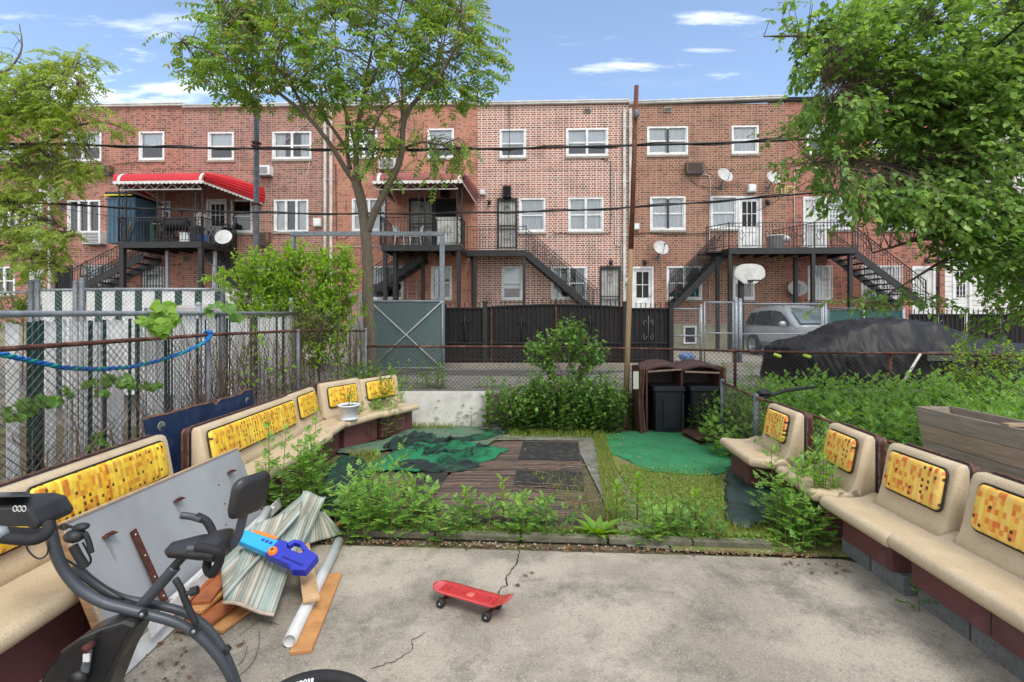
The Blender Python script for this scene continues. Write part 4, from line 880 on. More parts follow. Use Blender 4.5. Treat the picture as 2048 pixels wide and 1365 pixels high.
# blue and teal rope on it
R0 = [D(u, v, y) for u, v, y in ((-40, 705, 3.35), (2, 711, 3.5), (60, 724, 3.85), (120, 736, 4.2), (185, 739, 4.6), (250, 735, 5.0), (310, 722, 5.4), (360, 705, 5.8), (400, 687, 6.1), (417, 670, 6.28))]
R0 = [p + Vector((.04, 0, 0)) for p in R0]
def strand(P, r, off, tw, phase):
    Q = []; Ltot = 0
    for i in range(len(P) - 1):
        for k in range(14):
            t = k / 14; p = P[i].lerp(P[i + 1], t); d = (P[i + 1] - P[i]).normalized(); x, y = frame_of(d); a = tw * (Ltot + t * (P[i + 1] - P[i]).length) + phase; Q.append(p + (x * math.cos(a) + y * math.sin(a)) * off)
        Ltot += (P[i + 1] - P[i]).length
    return Q
h = thing('rope', R0[4], 0, 'sagging twisted blue and teal rope tied to the rusty fence rail', 'rope')
m_rb = mat('blue_rope', (20, 110, 190), (16, 88, 160), 30, .7); m_rt = mat('teal_rope', (20, 160, 150), (16, 130, 120), 30, .7)
for i, m in enumerate((m_rb, m_rt, m_rb)): q = MB(); q.tube(strand(R0, .011, .011, 22, i * 2.1), .0115, 6); q.build('strand', m, h)
q = MB(); c = D(416, 668, 6.28)
for i in range(3): q.tube([c + Vector((.035 * math.cos(a), .03 * (i - 1), .038 * math.sin(a))) for a in [k * math.pi / 5 for k in range(11)]], .012, 6)
q.build('knot', m_rb, h)
# neighbour's slatted fence (frame, mesh, slats)
m_slw = mat('white_slat', (244, 242, 238), (226, 224, 220), 4, .6, c3=(176, 172, 164), s3=9, a3=.35); m_slg = mat('green_slat', (24, 66, 54), (18, 52, 44), 4, .5)
NF = [D(-220, 629, 3.0), D(0, 628.5, 3.86), D(410, 627, 6.6), D(590, 627, 8.6)]
for p in NF: p.x -= .0
h = thing('slatted_fence', ((NF[1].x + NF[3].x) / 2, 6, 0), 0, 'tall grey chain link fence filled with white and green slats beside the benches', 'fence')
q = MB(); q.tube(NF, .028, 10); q.build('top_rail', m_galv, h)
q = MB()
for a, b in zip(NF, NF[1:]): mesh_wires(q, (a.x + .02, a.y), (b.x + .02, b.y), .05, a.z - .0, .05, b.z, .085, .0022)
q.build('wire_mesh', m_galvd, h)
qw, qg = MB(), MB(); tot = 0; k = 0
for a, b in zip(NF, NF[1:]):
    L = (Vector((b.x, b.y, 0)) - Vector((a.x, a.y, 0))).length; n = int(L / .056); d = (b - a).normalized()
    for i in range(n):
        k += 1; p = a.lerp(b, (i + .5) / n); g = (k % 10) in (0, 1, 2) if k % 30 > 9 else (k % 10) in (1, 4)
        if random.random() < .07: continue
        zt = p.z - rnd(.05, .09); w_ = .019; t = rnd(-.006, .006)
        Q = qg if g else qw
        c0 = p - d * w_ + Vector((-.012 + t, 0, 0)); c1 = p + d * w_ + Vector((-.012 - t, 0, 0)); tx = rnd(-.012, .012)
        Q.add([(c0.x, c0.y + tx, .04), (c1.x, c1.y + tx, .04), (c1.x, c1.y, zt), (c0.x, c0.y, zt), (c0.x - .006, c0.y + tx, .04), (c1.x - .006, c1.y + tx, .04), (c1.x - .006, c1.y, zt), (c0.x - .006, c0.y, zt)], [(0, 1, 2, 3), (7, 6, 5, 4), (3, 2, 6, 7), (0, 3, 7, 4), (2, 1, 5, 6)])
qw.build('white_slats', m_slw, h); qg.build('green_slats', m_slg, h)
for u, y, v in ((-140, 3.3, 628), (405, 6.55, 610), (588, 8.55, 600)):
    p = D(u, v, y); q = MB(); q.tube([(p.x - .05, p.y, 0), (p.x - .05, p.y, p.z)], .036, 10); q.sphere((p.x - .05, p.y, p.z), .04, 8, 5); q.build('post', m_galv, h)
# far slatted gate fence across the neighbour's yard
yF = 9.0
def X(u, y): return (u - CU) * y / FOC
def Z(v, y): return EYE - (v - HV) * y / FOC
h = thing('slatted_fence', (X(300, yF), yF, .1), 0, 'far fence panel with broad white and green vertical slats below the left balcony', 'fence')
q = MB(); q.tube([(X(170, yF), yF, Z(579, yF)), (X(447, yF), yF, Z(579, yF))], .025, 8); q.tube([(X(78, yF), yF, Z(580, yF)), (X(150, yF), yF, Z(580, yF))], .02, 8); q.tube([(X(-60, yF), yF, Z(586, yF)), (X(55, yF), yF, Z(585, yF))], .02, 8); q.build('top_rail', m_galv, h)
q = MB(); mesh_wires(q, (X(82, yF), yF - .02), (X(447, yF), yF - .02), .6, Z(579, yF), .6, Z(579, yF), .085, .0035); q.build('wire_mesh', m_galv, h)
qw, qg = MB(), MB(); u = 84.0; g = False; k = 0
while u < 446:
    w_ = 25.5 if not g else 14.5; n = 3 if not g else 2
    if g or True:
        for i in range(n):
            a = u + w_ * i / n; b = u + w_ * (i + 1) / n - .6
            if not (148 < (a + b) / 2 < 172): (qg if g else qw).box(X(a, yF), X(b, yF), yF + .004, yF + .012, .6, Z(582 + rnd(0, 1.5), yF))
    u += w_; g = not g
qw.build('white_slats', m_slw, h); qg.build('green_slats', m_slg, h)
for u, v in ((62, 565), (75, 562), (151, 566), (164, 560), (446, 570)):
    q = MB(); q.tube([(X(u, yF), yF, .0), (X(u, yF), yF, Z(v, yF))], .042, 10); q.sphere((X(u, yF), yF, Z(v, yF)), .046, 8, 5); q.build('post', m_galvd, h)
# grey tall post with brackets; grey pipe frame
p = D(513, 232, 12.2); q = MB(); q.tube([(p.x, 12.2, .5), (p.x, 12.2, p.z)], .062, 12); q.lathe([(.075, 0), (.075, .1), (0, .13)], Matrix.Translation((p.x, 12.2, p.z)), 12)
h = q.build('steel_post', m_galvd); tag(h, 'tall plain grey steel post with cap rising above the left hedge', 'post')
q = MB()
for i in range(3): z = Z((288, 296, 410)[i], 12.2); q.box(p.x - .085, p.x + .085, 12.2 - .085, 12.2 + .085, z, z + .04)
q.build('clamp', m_rust, h)
yG = 13.3
h = thing('pipe_frame', (X(735, yG), yG, .6), 0, 'grey square steel frame spanning above the green gate beside the tree', 'frame')
q = MB(); q.box(X(583, yG), X(888, yG), yG - .05, yG + .05, Z(472, yG), Z(464, yG)); q.build('crossbar', m_galv, h)
q = MB(); q.box(X(880, yG), X(889, yG), yG - .06, yG + .06, .6, Z(473, yG)); q.build('post', m_galv, h)
q = MB(); q.box(X(582, yG), X(590, yG), yG - .06, yG + .06, .6, Z(473, yG)); q.build('post', m_galv, h)
q = MB(); q.box(X(871, yG), X(878, yG), yG - .1, yG + .03, Z(600, yG), Z(540, yG)); q.build('box', m_galv, h)
# green gate with X brace
yg = 13.2; m_gs = mat('green_slat_weave', (110, 134, 130), (90, 114, 112), 30, .6, c3=(136, 150, 146), s3=60, a3=.6, bump=.3, bscale=80)
h = thing('slatted_gate', (X(812, yg), yg, .62), 0, 'grey green privacy gate with silver cross brace between tree and black fence', 'gate')
q = MB(); q.box(X(742, yg), X(884, yg), yg - .012, yg + .012, .64, Z(604, yg)); q.build('panel', m_gs, h)
q = MB(); x0, x1, z0, z1 = X(741, yg), X(885, yg), .66, Z(603, yg)
for a, b in (((x0, z0), (x0, z1)), ((x1, z0), (x1, z1)), ((x0, z1), (x1, z1)), ((x0, z0), (x1, z0))): q.tube([(a[0], yg - .02, a[1]), (b[0], yg - .02, b[1])], .025, 8)
q.build('frame', m_galv, h)
q = MB(); q.tube([(x0, yg - .045, z0), (x1, yg - .045, z1)], .018, 6); q.tube([(x0, yg - .075, z1), (x1, yg - .075, z0)], .018, 6); q.build('cross_brace', m_whited, h)
q = MB(); mesh_wires(q, (x0, yg - .03), (x1, yg - .03), z0, z1, z0, z1, .085, .0035); q.build('wire_mesh', m_galvd, h)
for u in (700, 712, 722): q = MB(); q.tube([(X(u, yg), yg, .6), (X(u, yg), yg, Z(585, yg))], .035, 8); q.build('post', m_galv, h)
# black iron fence with cloth
m_cloth = mat('black_screen_cloth', (26, 25, 26), (38, 34, 33), 6, .8, c3=(50, 38, 34), s3=3, a3=.5); m_reddish = mat('rusty_black', (46, 30, 28), (60, 36, 32), 5, .75)
yb = 14.1
h = thing('iron_fence', (X(1115, yb), yb, .62), 0, 'black iron fence and double gate lined with black cloth across the alley', 'fence')
def panel(u0, u1, arch0, arch1, name, base=613):
    n = max(6, int((u1 - u0) / 9)); q = MB(); tops = []
    for i in range(n + 1):
        t = i / n; u = u0 + (u1 - u0) * t; v = base - 5 * math.sin(math.pi * t * .5 + (0 if arch0 else math.pi / 2)) * (1 if arch0 or arch1 else 0); x = X(u, yb); zt = Z(v, yb); tops.append((x, zt))
        q.box(x - .009, x + .009, yb - .03, yb - .012, .7, zt + .09); q.add([(x - .018, yb - .021, zt + .09), (x + .018, yb - .021, zt + .09), (x, yb - .021, zt + .16), (x, yb - .03, zt + .1)], [(0, 1, 2), (0, 3, 2), (1, 2, 3)])
    for z in (.78, .64 + .62): q.box(X(u0, yb), X(u1, yb), yb - .04, yb - .01, z, z + .04)
    q.box(X(u0, yb), X(u1, yb), yb - .04, yb - .01, .7, .73)
    for a, b in zip(tops, tops[1:]): q.bar((a[0], yb - .02, a[1] - .02), (b[0], yb - .02, b[1] - .02), .035, .035)
    o = q.build(name, m_black, h)
    q = MB(); vs_ = []
    for x, zt in tops: vs_ += [(x, yb + .01 + rnd(-.01, .01), .66), (x, yb + .01, zt - .03)]
    q.add(vs_, [(2 * i, 2 * i + 2, 2 * i + 3, 2 * i + 1) for i in range(len(tops) - 1)]); q.build('cloth', m_cloth, o)
    q = MB(); c = (u0 + u1) / 2; M0 = None
    for sg in (-1, 1):
        for zc in (.62 + .85, .62 + 1.2):
            P = [(X(c, yb) + sg * (.1 - .05 * math.cos(a) * (1 - a / 8)), yb - .045, zc + .12 * math.sin(a) * (1 - a / 9) * (1 if zc > 1.6 else -1)) for a in [j * .6 for j in range(8)]]; q.tube(P, .011, 5)
    q.tube([(X(c, yb), yb - .045, 1.3), (X(c, yb), yb - .045, 2.05)], .012, 5); q.build('scrollwork', m_galvd if u0 > 1200 else m_black, o)
panel(891, 968, 0, 0, 'panel', 615); panel(974, 1111, 1, 0, 'gate'); panel(1112.5, 1248, 0, 1, 'gate'); panel(1252, 1340, 0, 0, 'panel', 616)
for u, v in ((970, 606), (1250, 606), (1341, 610), (889, 612)): q = MB(); x = X(u, yb); q.box(x - .06, x + .06, yb - .09, yb + .05, .6, Z(v, yb)); q.box(x - .075, x + .075, yb - .105, yb + .065, Z(v, yb), Z(v, yb) + .04); q.build('post', m_black, h)
for u in (983, 1112, 1246): q = MB(); x = X(u, yb); q.box(x - .02, x + .02, yb - .06, yb - .02, .64, Z(616, yb)); q.build('hinge_bar', m_rust, h)
yb = 13.6
h = thing('iron_fence', (X(1930, yb), yb, .62), 0, 'black iron fence behind the covered car at the right edge', 'fence')
panel(1818, 1930, 0, 0, 'panel', 628); panel(1936, 2060, 0, 0, 'panel', 628)
# chain link gates in front of the silver car
yc = 14.3
h = thing('chain_link_gate', (X(1500, yc), yc, .62), 0, 'silver chain link fence and gates in front of the silver car', 'gate')
for (u0, u1, v0, v1) in ((1345, 1400, 618, 726), (1409, 1466, 605, 736), (1483, 1643, 608, 736), (1653, 1806, 617, 700)):
    q = MB(); x0, x1, zt, zb = X(u0, yc), X(u1, yc), Z(v0, yc), max(.66, Z(v1, yc))
    for a, b in (((x0, zb), (x0, zt)), ((x1, zb), (x1, zt)), ((x0, zt), (x1, zt)), ((x0, zb + .05), (x1, zb + .05)), ((x0, (zb + zt) / 2), (x1, (zb + zt) / 2)) if u0 != 1653 else ((x0, zt), (x1, zt))): q.tube([(a[0], yc, a[1]), (b[0], yc, b[1])], .022, 7)
    o = q.build('frame', m_galv, h); q = MB(); mesh_wires(q, (x0, yc - .01), (x1, yc - .01), zb, zt, zb, zt, .09, .0028); q.build('wire_mesh', m_galv, o)
for u, v, r in ((1343, 614, .045), (1402, 612, .04), (1472, 604, .05), (1480, 601, .055), (1646, 606, .03), (1651, 608, .035)): q = MB(); q.tube([(X(u, yc), yc, .62), (X(u, yc), yc, Z(v, yc))], r, 10); q.sphere((X(u, yc), yc, Z(v, yc)), r * 1.1, 8, 5); q.build('post', m_galv, h)
h = thing('slatted_fence', (X(1730, 15.2), 15.2, .66), 0, 'green slatted fence beyond the silver car', 'fence')
m_grn = mat('green_privacy', (26, 92, 78), (22, 76, 66), 20, .55)
q = MB(); x0, x1 = X(1660, 15.2), X(1806, 15.2)
for i in range(34): a = x0 + (x1 - x0) * i / 34; q.box(a, a + (x1 - x0) / 34 * .88, 15.2, 15.22, .66, Z(621, 15.2))
q.build('slats', m_grn, h); q = MB(); q.tube([(x0, 15.16, Z(618, 15.2)), (x1, 15.16, Z(618, 15.2))], .025, 7)
for u in (1725, 1805): q.tube([(X(u, 15.2), 15.14, .66), (X(u, 15.2), 15.14, Z(617, 15.2))], .03, 7)
q.build('frame', m_galv, h)
# low chain fence behind the right-hand benches
P = [(p.x, p.y, p.z) for p in (D(1445, 765, 8.1), D(1512, 795, 6.8), D(1645, 838, 5.35), D(1760, 878, 4.6), D(1930, 935, 3.8))]
h = chain_fence('chain_link_fence', 'sagging low rusty fence leading back between the right hand benches and the weeds', P, .05, 0, .07, .003, m_rust, m_rustw2, .018, [(P[1][0], P[1][1], P[1][2]), (P[0][0], P[0][1], P[0][2])], m_galvd, .035)
q = MB(); q.tube([D(1510, 800, 6.8), D(1570, 782, 6.9), D(1632, 774, 7.0)], [.03, .026, .02], 8); h = q.build('garden_tool', m_black); tag(h, 'black tube lying across the top of the low fence post', 'rod')
q = MB(); q.sphere(D(1528, 786, 6.85), .1, 10, 6, (1, .8, .5)); q.build('cap', m_black, h)
# ---------------------------------------------------------------- silver car
m_car = mat('silver_paint', (168, 174, 176), (160, 166, 168), 2, .28, metal=.4, spec=.6); m_tyre = mat('tyre_rubber', (24, 24, 25), rough=.85); m_cgl = mat('car_glass', (22, 30, 30), rough=.06, spec=.9); m_wsg = mat('windscreen', (92, 112, 110), (60, 76, 76), 2, .06, spec=.9); m_rim = mat('alloy', (150, 152, 154), rough=.35, metal=.6)
hd = R(-86)            # heading: nose towards the right and the camera
base = Vector((9.72, 16.75, .66))
car = thing('parked_car', base, hd, 'silver hatchback suv parked behind the chain link gate', 'car'); T = wm(car)
L_, W_, HH = 4.6, 1.8, 1.72
# cross sections along x (rear -2.3 ... nose 2.3): (x, zlow, zbelt, ztop, halfwidth, roofhalf)
def sect(x, zl, zb, hw):
    return [(x, -hw * .8, zl), (x, -hw, zl + .18), (x, -hw * 1.01, (zl + zb) / 2), (x, -hw * .96, zb), (x, -hw * .8, zb + .05), (x, 0, zb + .08), (x, hw * .8, zb + .05), (x, hw * .96, zb), (x, hw * 1.01, (zl + zb) / 2), (x, hw, zl + .18), (x, hw * .8, zl)]
q = MB(T); q.loft([sect(*a) for a in ((-2.3, .42, .78, .72), (-2.25, .34, .98, .84), (-2.0, .3, 1.02, .9), (-1.0, .25, 1.03, .91), (.3, .25, 1.02, .91), (1.0, .27, 1.0, .9), (1.7, .3, .9, .88), (2.1, .34, .82, .83), (2.28, .4, .7, .72))]); body = q.build('body', m_car, car)
q = MB(T)
def cab(x, z, hw): return (x, hw, z)
top = [(-2.12, 1.0, .86), (-1.95, 1.45, .72), (-1.7, 1.64, .68), (-.6, 1.70, .68), (.1, 1.62, .67), (1.05, 1.02, .84)]
secs = [[(x, -hw, z), (x, -hw * .7, z + .05), (x, 0, z + .07), (x, hw * .7, z + .05), (x, hw, z), (x * .98, hw * 1.05 + .0, .98), (x * .98, -hw * 1.05, .98)] for x, z, hw in top]
q.loft(secs); q.build('roof', m_car, body)
def side(pts, off=.012):
    for sg in (-1, 1):
        P = []
        for x, z in pts: hw = .875 - (z - 1.0) / .68 * .19; P.append((x, sg * (hw + off), z))
        yield P
for pts in (((-2.0, 1.1), (-1.45, 1.08), (-1.4, 1.52), (-1.8, 1.5)), ((-1.36, 1.08), (-.48, 1.06), (-.5, 1.58), (-1.3, 1.55)), ((-.42, 1.06), (.62, 1.07), (.42, 1.28), (.0, 1.52), (-.42, 1.58))):
    for P in side(pts): q = MB(T); q.prism(P, (0, .012 * (1 if P[0][1] > 0 else -1), 0)); q.build('side_window', m_cgl, car)
q = MB(T); q.add([(.22, -.6, 1.6), (.22, .6, 1.6), (1.02, .76, 1.1), (1.02, -.76, 1.1)], [(0, 1, 2, 3)]); q.v = [tuple(Vector(p) + (T.to_3x3() @ Vector((.05, 0, .055)))) for p in q.v]; q.build('windscreen', m_wsg, car)
for sx in (-1.35, 1.4):
    for sy in (-.88, .88):
        M = T @ Matrix.Translation((sx, sy, .35)) @ Matrix.Rotation(R(90), 4, 'X'); q = MB(M); q.lathe([(.2, -.11), (.33, -.11), (.355, -.08), (.355, .08), (.33, .11), (.2, .11)]); wh = q.build('wheel', m_tyre, car)
        q = MB(M); q.lathe([(0, -.1), (.07, -.11)], n=12)
        for k in range(5): a = k * 1.2566; q.bar((0, 0, -.1 if sy < 0 else .1), (.22 * math.cos(a), .22 * math.sin(a), .11 if sy < 0 else -.11), .06, .03)
        q.lathe([(.19, -.112), (.24, -.112), (.24, .112), (.19, .112), (.19, -.112)], n=20); q.build('rim', m_rim, wh)
        q = MB(T @ Matrix.Translation((sx, sy * 1.035, .35)) @ Matrix.Rotation(R(90), 4, 'X')); q.lathe([(.36, -.02), (.42, -.02), (.42, .02), (.36, .02)], n=20, arc=.5); q.build('arch', m_black, car)
for sy in (-1, 1):
    q = MB(T); q.sphere((.55, sy * 1.03, 1.12), .13, 10, 6, (.6, 1, .8)); q.build('mirror', m_car, car)
    q = MB(T); q.sphere((2.12, sy * .62, .74), .16, 10, 6, (.6, 1.3, .7)); q.build('headlight', m_whited, car)
    q = MB(T); q.tube([(-1.6, sy * .62, 1.74), (-1.4, sy * .62, 1.78), (-.2, sy * .62, 1.76), (0, sy * .62, 1.7)], .018, 6); q.build('roof_rail', m_galvd, car)
    for x in (-.55, .5): q = MB(T); q.box(x - .1, x + .1, sy * .925, sy * .945, .9, .93); q.build('door_handle', m_car, car)
    q = MB(T); q.box(-1.0, 1.0, sy * .915, sy * .93, .42, .5); q.build('side_trim', m_galvd, car)
q = MB(T); q.box(2.2, 2.3, -.45, .45, .5, .66); q.build('grille', m_black, car)
# ---------------------------------------------------------------- covered car
m_cov = mat('black_car_cover', (15, 15, 17), (10, 10, 12), 2, .48, spec=.32, bump=.3, bscale=2.6)
prof0 = [(5.72, 1.05), (5.8, 1.34), (6.2, 1.5), (6.75, 1.6), (7.2, 1.8), (7.7, 1.93), (8.4, 1.95), (9.1, 1.90), (9.7, 1.75), (10.1, 1.56), (10.8, 1.5), (11.5, 1.42), (11.95, 1.3), (12.1, .95)]
prof = [(5.72 + (a_ - 5.72) * .85, b_) for a_, b_ in prof0]
secs = []; NS = 260
def pz(x):
    for (a, b), (c, d) in zip(prof, prof[1:]):
        if a <= x <= c: t = (x - a) / (c - a); t = t * t * (3 - 2 * t) * .5 + t * .5; return b + (d - b) * t
    return prof[-1][1]
for i in range(NS + 1):
    x = 5.72 + (11.143 - 5.72) * i / NS; z = pz(x); e = min(1, min(x - 5.6, 11.25 - x) / .35); e = math.sqrt(max(e, .05)); hw = .93 * e; row = []
    cab_ = max(0, (z - 1.5) / .5)
    for j in range(61):
        t = j / 60 * 2 - 1; a = abs(t)
        if a < .45: yy = t / .45 * hw * (.72 - .1 * cab_); zz_ = z - .05 * (a / .45) ** 2
        elif a < .7: k = (a - .45) / .25; yy = math.copysign(hw * (.72 - .1 * cab_ + (.26 + .1 * cab_) * k), t); zz_ = z - .05 - (z - 1.3 if z > 1.35 else .06) * k
        else: k = (a - .7) / .3; yy = math.copysign(hw * (.98 + .1 * k), t); zt_ = z - .05 - (z - 1.3 if z > 1.35 else .06); zz_ = zt_ + (.62 - zt_) * k
        dr = max(0, (a - .5) * 2); cr = max(0, 1 - abs(nz3(x * 1.1 + t * 2.5, t * 1.6 - x * .5, 12)) * 9) + max(0, 1 - abs(nz3(x * 2.3 - t * 3, t * 2.2 + x * .4, 31)) * 8) * .6; zz_ += .035 * cr * (1 if a < .7 else 0); yy += .03 * cr * (1 if t > 0 else -1) * dr + (.022 * math.sin(x * 42 + 2 * math.sin(zz_ * 6)) * dr * (1 if x < 6.8 else .35)); yy -= .09 * abs(nz3(x * 4.5 + zz_ * 2, zz_ * 2.2 - x * .8, 9)) * (1 if t > 0 else -1) * dr; yy += (.045 * math.sin(x * 11 + 3 * nz3(x * 1.3, a * 2, t)) * dr + .10 * nz3(x * 1.6, a * 2, 5) * dr) * (1 if t > 0 else -1)
        zz_ += .05 * nz3(x * 2.6 + t, t * 3, 1) - .055 * abs(nz3(x * 3.6 + t * 6, t * 4 - x, 2)) - .03 * abs(nz3(x * 9 - t * 9, t * 7, 6)) + .03 - (.05 * abs(nz3(x * 2.2 + a * 3, 3.3, 0)) if z > 1.5 else 0)
        row.append((x + .05 * nz3(x, t * 4, 8), 10.75 - .036 * (x - 8) + yy * 1.02, zz_))
    secs.append(row)
q = MB(); q.loft(secs, closed=False, cap=False); n = len(secs[0])
q.add(secs[0], [tuple(range(n))], True); q.add(secs[-1], [tuple(range(n))[::-1]], True)
covc = q.build('covered_car', m_cov); tag(covc, 'car wrapped in a wrinkled black cover in the alley', 'covered car')
q = MB(); q.box(8.0, 8.7, 9.62, 9.65, 1.16, 1.34); q.build('number_plate', mat('dull_plate', (90, 92, 84), rough=.7), covc)
# ---------------------------------------------------------------- basketball hoop
yh = 18.3; h = thing('basketball_hoop', (X(1487, yh), yh + .15, .66), 0, 'basketball hoop with white fan shaped backboard left of the silver car', 'basketball hoop')
q = MB(); q.box(X(1482, yh), X(1491, yh), yh + .1, yh + .26, .68, Z(540, yh)); q.build('pole', m_black, h)
q = MB(); x0, x1 = X(1469, yh), X(1531, yh); zb, zt = Z(568, yh), Z(528, yh); cxx = (x0 + x1) / 2; P = []
for i in range(17): a = math.pi * i / 16; P.append((cxx + (x1 - x0) / 2 * math.copysign(abs(math.cos(a)) ** .7, math.cos(a)), yh, zt - (zt - zb) * .55 + (zt - zb) * .55 * math.sin(a) ** .8))
P += [(x0 + .02, yh, zb + .25), (cxx - .22, yh, zb), (cxx + .22, yh, zb), (x1 - .02, yh, zb + .25)]
q.prism(P, (0, .04, 0)); q.build('backboard', m_whited, h, bevel=.01)
q = MB(); q.tube([(cxx + .22 * math.cos(a), yh - .32 + .22 * math.sin(a), zb + .1) for a in [k * math.pi / 8 for k in range(17)]], .015, 6); q.bar((cxx, yh - .1, zb + .08), (cxx, yh, zb + .08), .14, .06); q.build('rim', m_iron2, h)
q = MB(); q.tube([(cxx + .21 * math.cos(a) * (.8 + .2 * (k % 2)), yh - .32 + .2 * math.sin(a), zb + .09 - .12 * (k % 3)) for k, a in enumerate([k * math.pi / 6 for k in range(25)])], .006, 4); q.build('net', m_black, h)
# blue white bag
q = MB(); 
for i in range(6): q.sphere((X(1378, 14.8) + rnd(-.15, .15), 14.8 + rnd(-.1, .1), .8 + rnd(-.04, .06)), rnd(.1, .17), 8, 6, (1.3, 1, .8))
tag(q.build('plastic_bag', mat('blue_white_bag', (150, 180, 210), (60, 100, 170), 8, .4)), 'crumpled blue and white plastic bag behind the chain link gate', 'bag')
# ---------------------------------------------------------------- rusty pole, overhead lines
pb = G(1250, 855); pt = D(1273, 172, 9.15)
h = thing('utility_pole', pb, 0, 'slender leaning pole, rusty above and pale wood below, in the middle of the yard', 'pole')
q = MB(); mid = pb.lerp(pt, .52); q.tube([pb, pb.lerp(mid, .5), mid], [.054, .048, .044], 12); q.build('lower_pole', wood('pale_pole_wood', (158, 134, 100), (124, 100, 74), .8, (10, 10, .6)), h)
q = MB(); q.tube([mid, pt], [.046, .040], 12); q.build('upper_pole', mat('rusty_pole', (110, 62, 44), (76, 46, 38), 4, .85, c3=(140, 90, 70), s3=9, a3=.5, bump=.2), h)
q = MB(); c = D(1273, 228, 9.05); q.sphere(c, .055, 10, 6, (1, .8, 1.6)); q.build('insulator', m_galvd, h)
q = MB(); c = D(1252, 572, 9.0); q.tube([c, c + Vector((0, -.03, .1)), c + Vector((.02, 0, .14)), c + Vector((0, .03, .05)), c + Vector((0, .0, -.06))], .014, 6); q.build('hook', m_whited, h)
def cable(label, pts, r, wob=.0, n=1, name='overhead_cable'):
    h = thing(name, pts[len(pts) // 2], 0, label, 'cable')
    # catmull-rom smoothing
    Q = []; P = [pts[0]] + list(pts) + [pts[-1]]
    for i in range(1, len(P) - 2):
        for k in range(10):
            t = k / 10; Q.append(.5 * ((2 * P[i]) + (P[i + 1] - P[i - 1]) * t + (2 * P[i - 1] - 5 * P[i] + 4 * P[i + 1] - P[i + 2]) * t * t + (3 * P[i] - P[i - 1] - 3 * P[i + 1] + P[i + 2]) * t ** 3))
    Q.append(pts[-1])
    q = MB(); q.tube(Q, r, 6); q.build('wire', m_black, h)
    if n > 1: q = MB(); q.tube(strand(Q, r, r * 1.6, 3.2, 0)[::7], r * .55, 5); q.build('lashing_wire', m_iron2, h)
cable('thick twisted double cable crossing the upper windows', [D(-100, 285, 10), D(0, 287, 10), D(513, 298, 10.4), D(900, 299, 10.4), D(1270, 291, 9.3), D(1640, 277, 9), D(2150, 240, 9)], .022, n=2)
cable('lower black cable crossing in front of the balconies', [D(-100, 400, 10), D(0, 403, 10), D(300, 418, 10.2), D(640, 428, 10.4), D(1000, 425, 10.2), D(1262, 415, 9.3), D(1660, 383, 8.8), D(2150, 330, 8)], .017, n=2)
cable('thin cable rising steeply to the right through the tree', [D(2200, -60, 4.2), D(2040, 52, 5), D(1860, 205, 7), D(1700, 318, 10), D(1600, 372, 14), D(1540, 410, 18), D(1500, 428, 20.5)], .011)
cable('thin service wire falling from the left edge to the balcony', [D(-50, 315, 9), D(40, 355, 12), D(120, 392, 16), D(190, 410, 20.5)], .01)
cable('thin wire sagging over the left hand balcony', [D(100, 412, 20), D(240, 434, 19), D(480, 440, 19), D(545, 446, 21)], .012)
# ---------------------------------------------------------------- restaurant booth benches
m_tan = mat('speckled_tan_shell', (198, 180, 150), (186, 166, 136), 5, .55, c3=(156, 134, 106), s3=130, a3=.75, bump=.08, bscale=120)
m_maroon = mat('maroon_base', (104, 62, 62), (90, 54, 54), 3, .6, c3=(120, 84, 80), s3=6, a3=.4)
m_maroond = mat('brown_booth_laminate', (76, 46, 40), (60, 38, 34), 4, .5, c3=(104, 70, 58), s3=7, a3=.4)
m_blue = mat('navy_edge', (34, 36, 54), (28, 28, 40), 5, .5); m_ply = mat('frayed_board', (116, 78, 58), (78, 52, 42), 14, .95, c3=(150, 118, 88), s3=20, a3=.5, bump=.6, bscale=60)
m_plaid_l = plaid('plaid_yellow', ((240, 206, 70), (228, 178, 40)), ((214, 136, 46), (190, 104, 44)), (84, 62, 30))
m_plaid_r = plaid('plaid_orange', ((240, 200, 104), (232, 182, 74)), ((214, 92, 44), (226, 140, 60)), (84, 44, 36))
m_cinder = mat('cinder_block', (112, 112, 110), (96, 96, 94), 5, .9, c3=(70, 70, 68), s3=40, a3=.5, bump=.3)
def rrect(w_, h_, r, n=5):
    P = []
    for cx_, cz, a0 in ((w_ / 2 - r, h_ / 2 - r, 0), (-w_ / 2 + r, h_ / 2 - r, 90), (-w_ / 2 + r, -h_ / 2 + r, 180), (w_ / 2 - r, -h_ / 2 + r, 270)):
        for i in range(n + 1): a = R(a0 + 90 * i / n); P.append((cx_ + r * math.cos(a), cz + r * math.sin(a)))
    return P
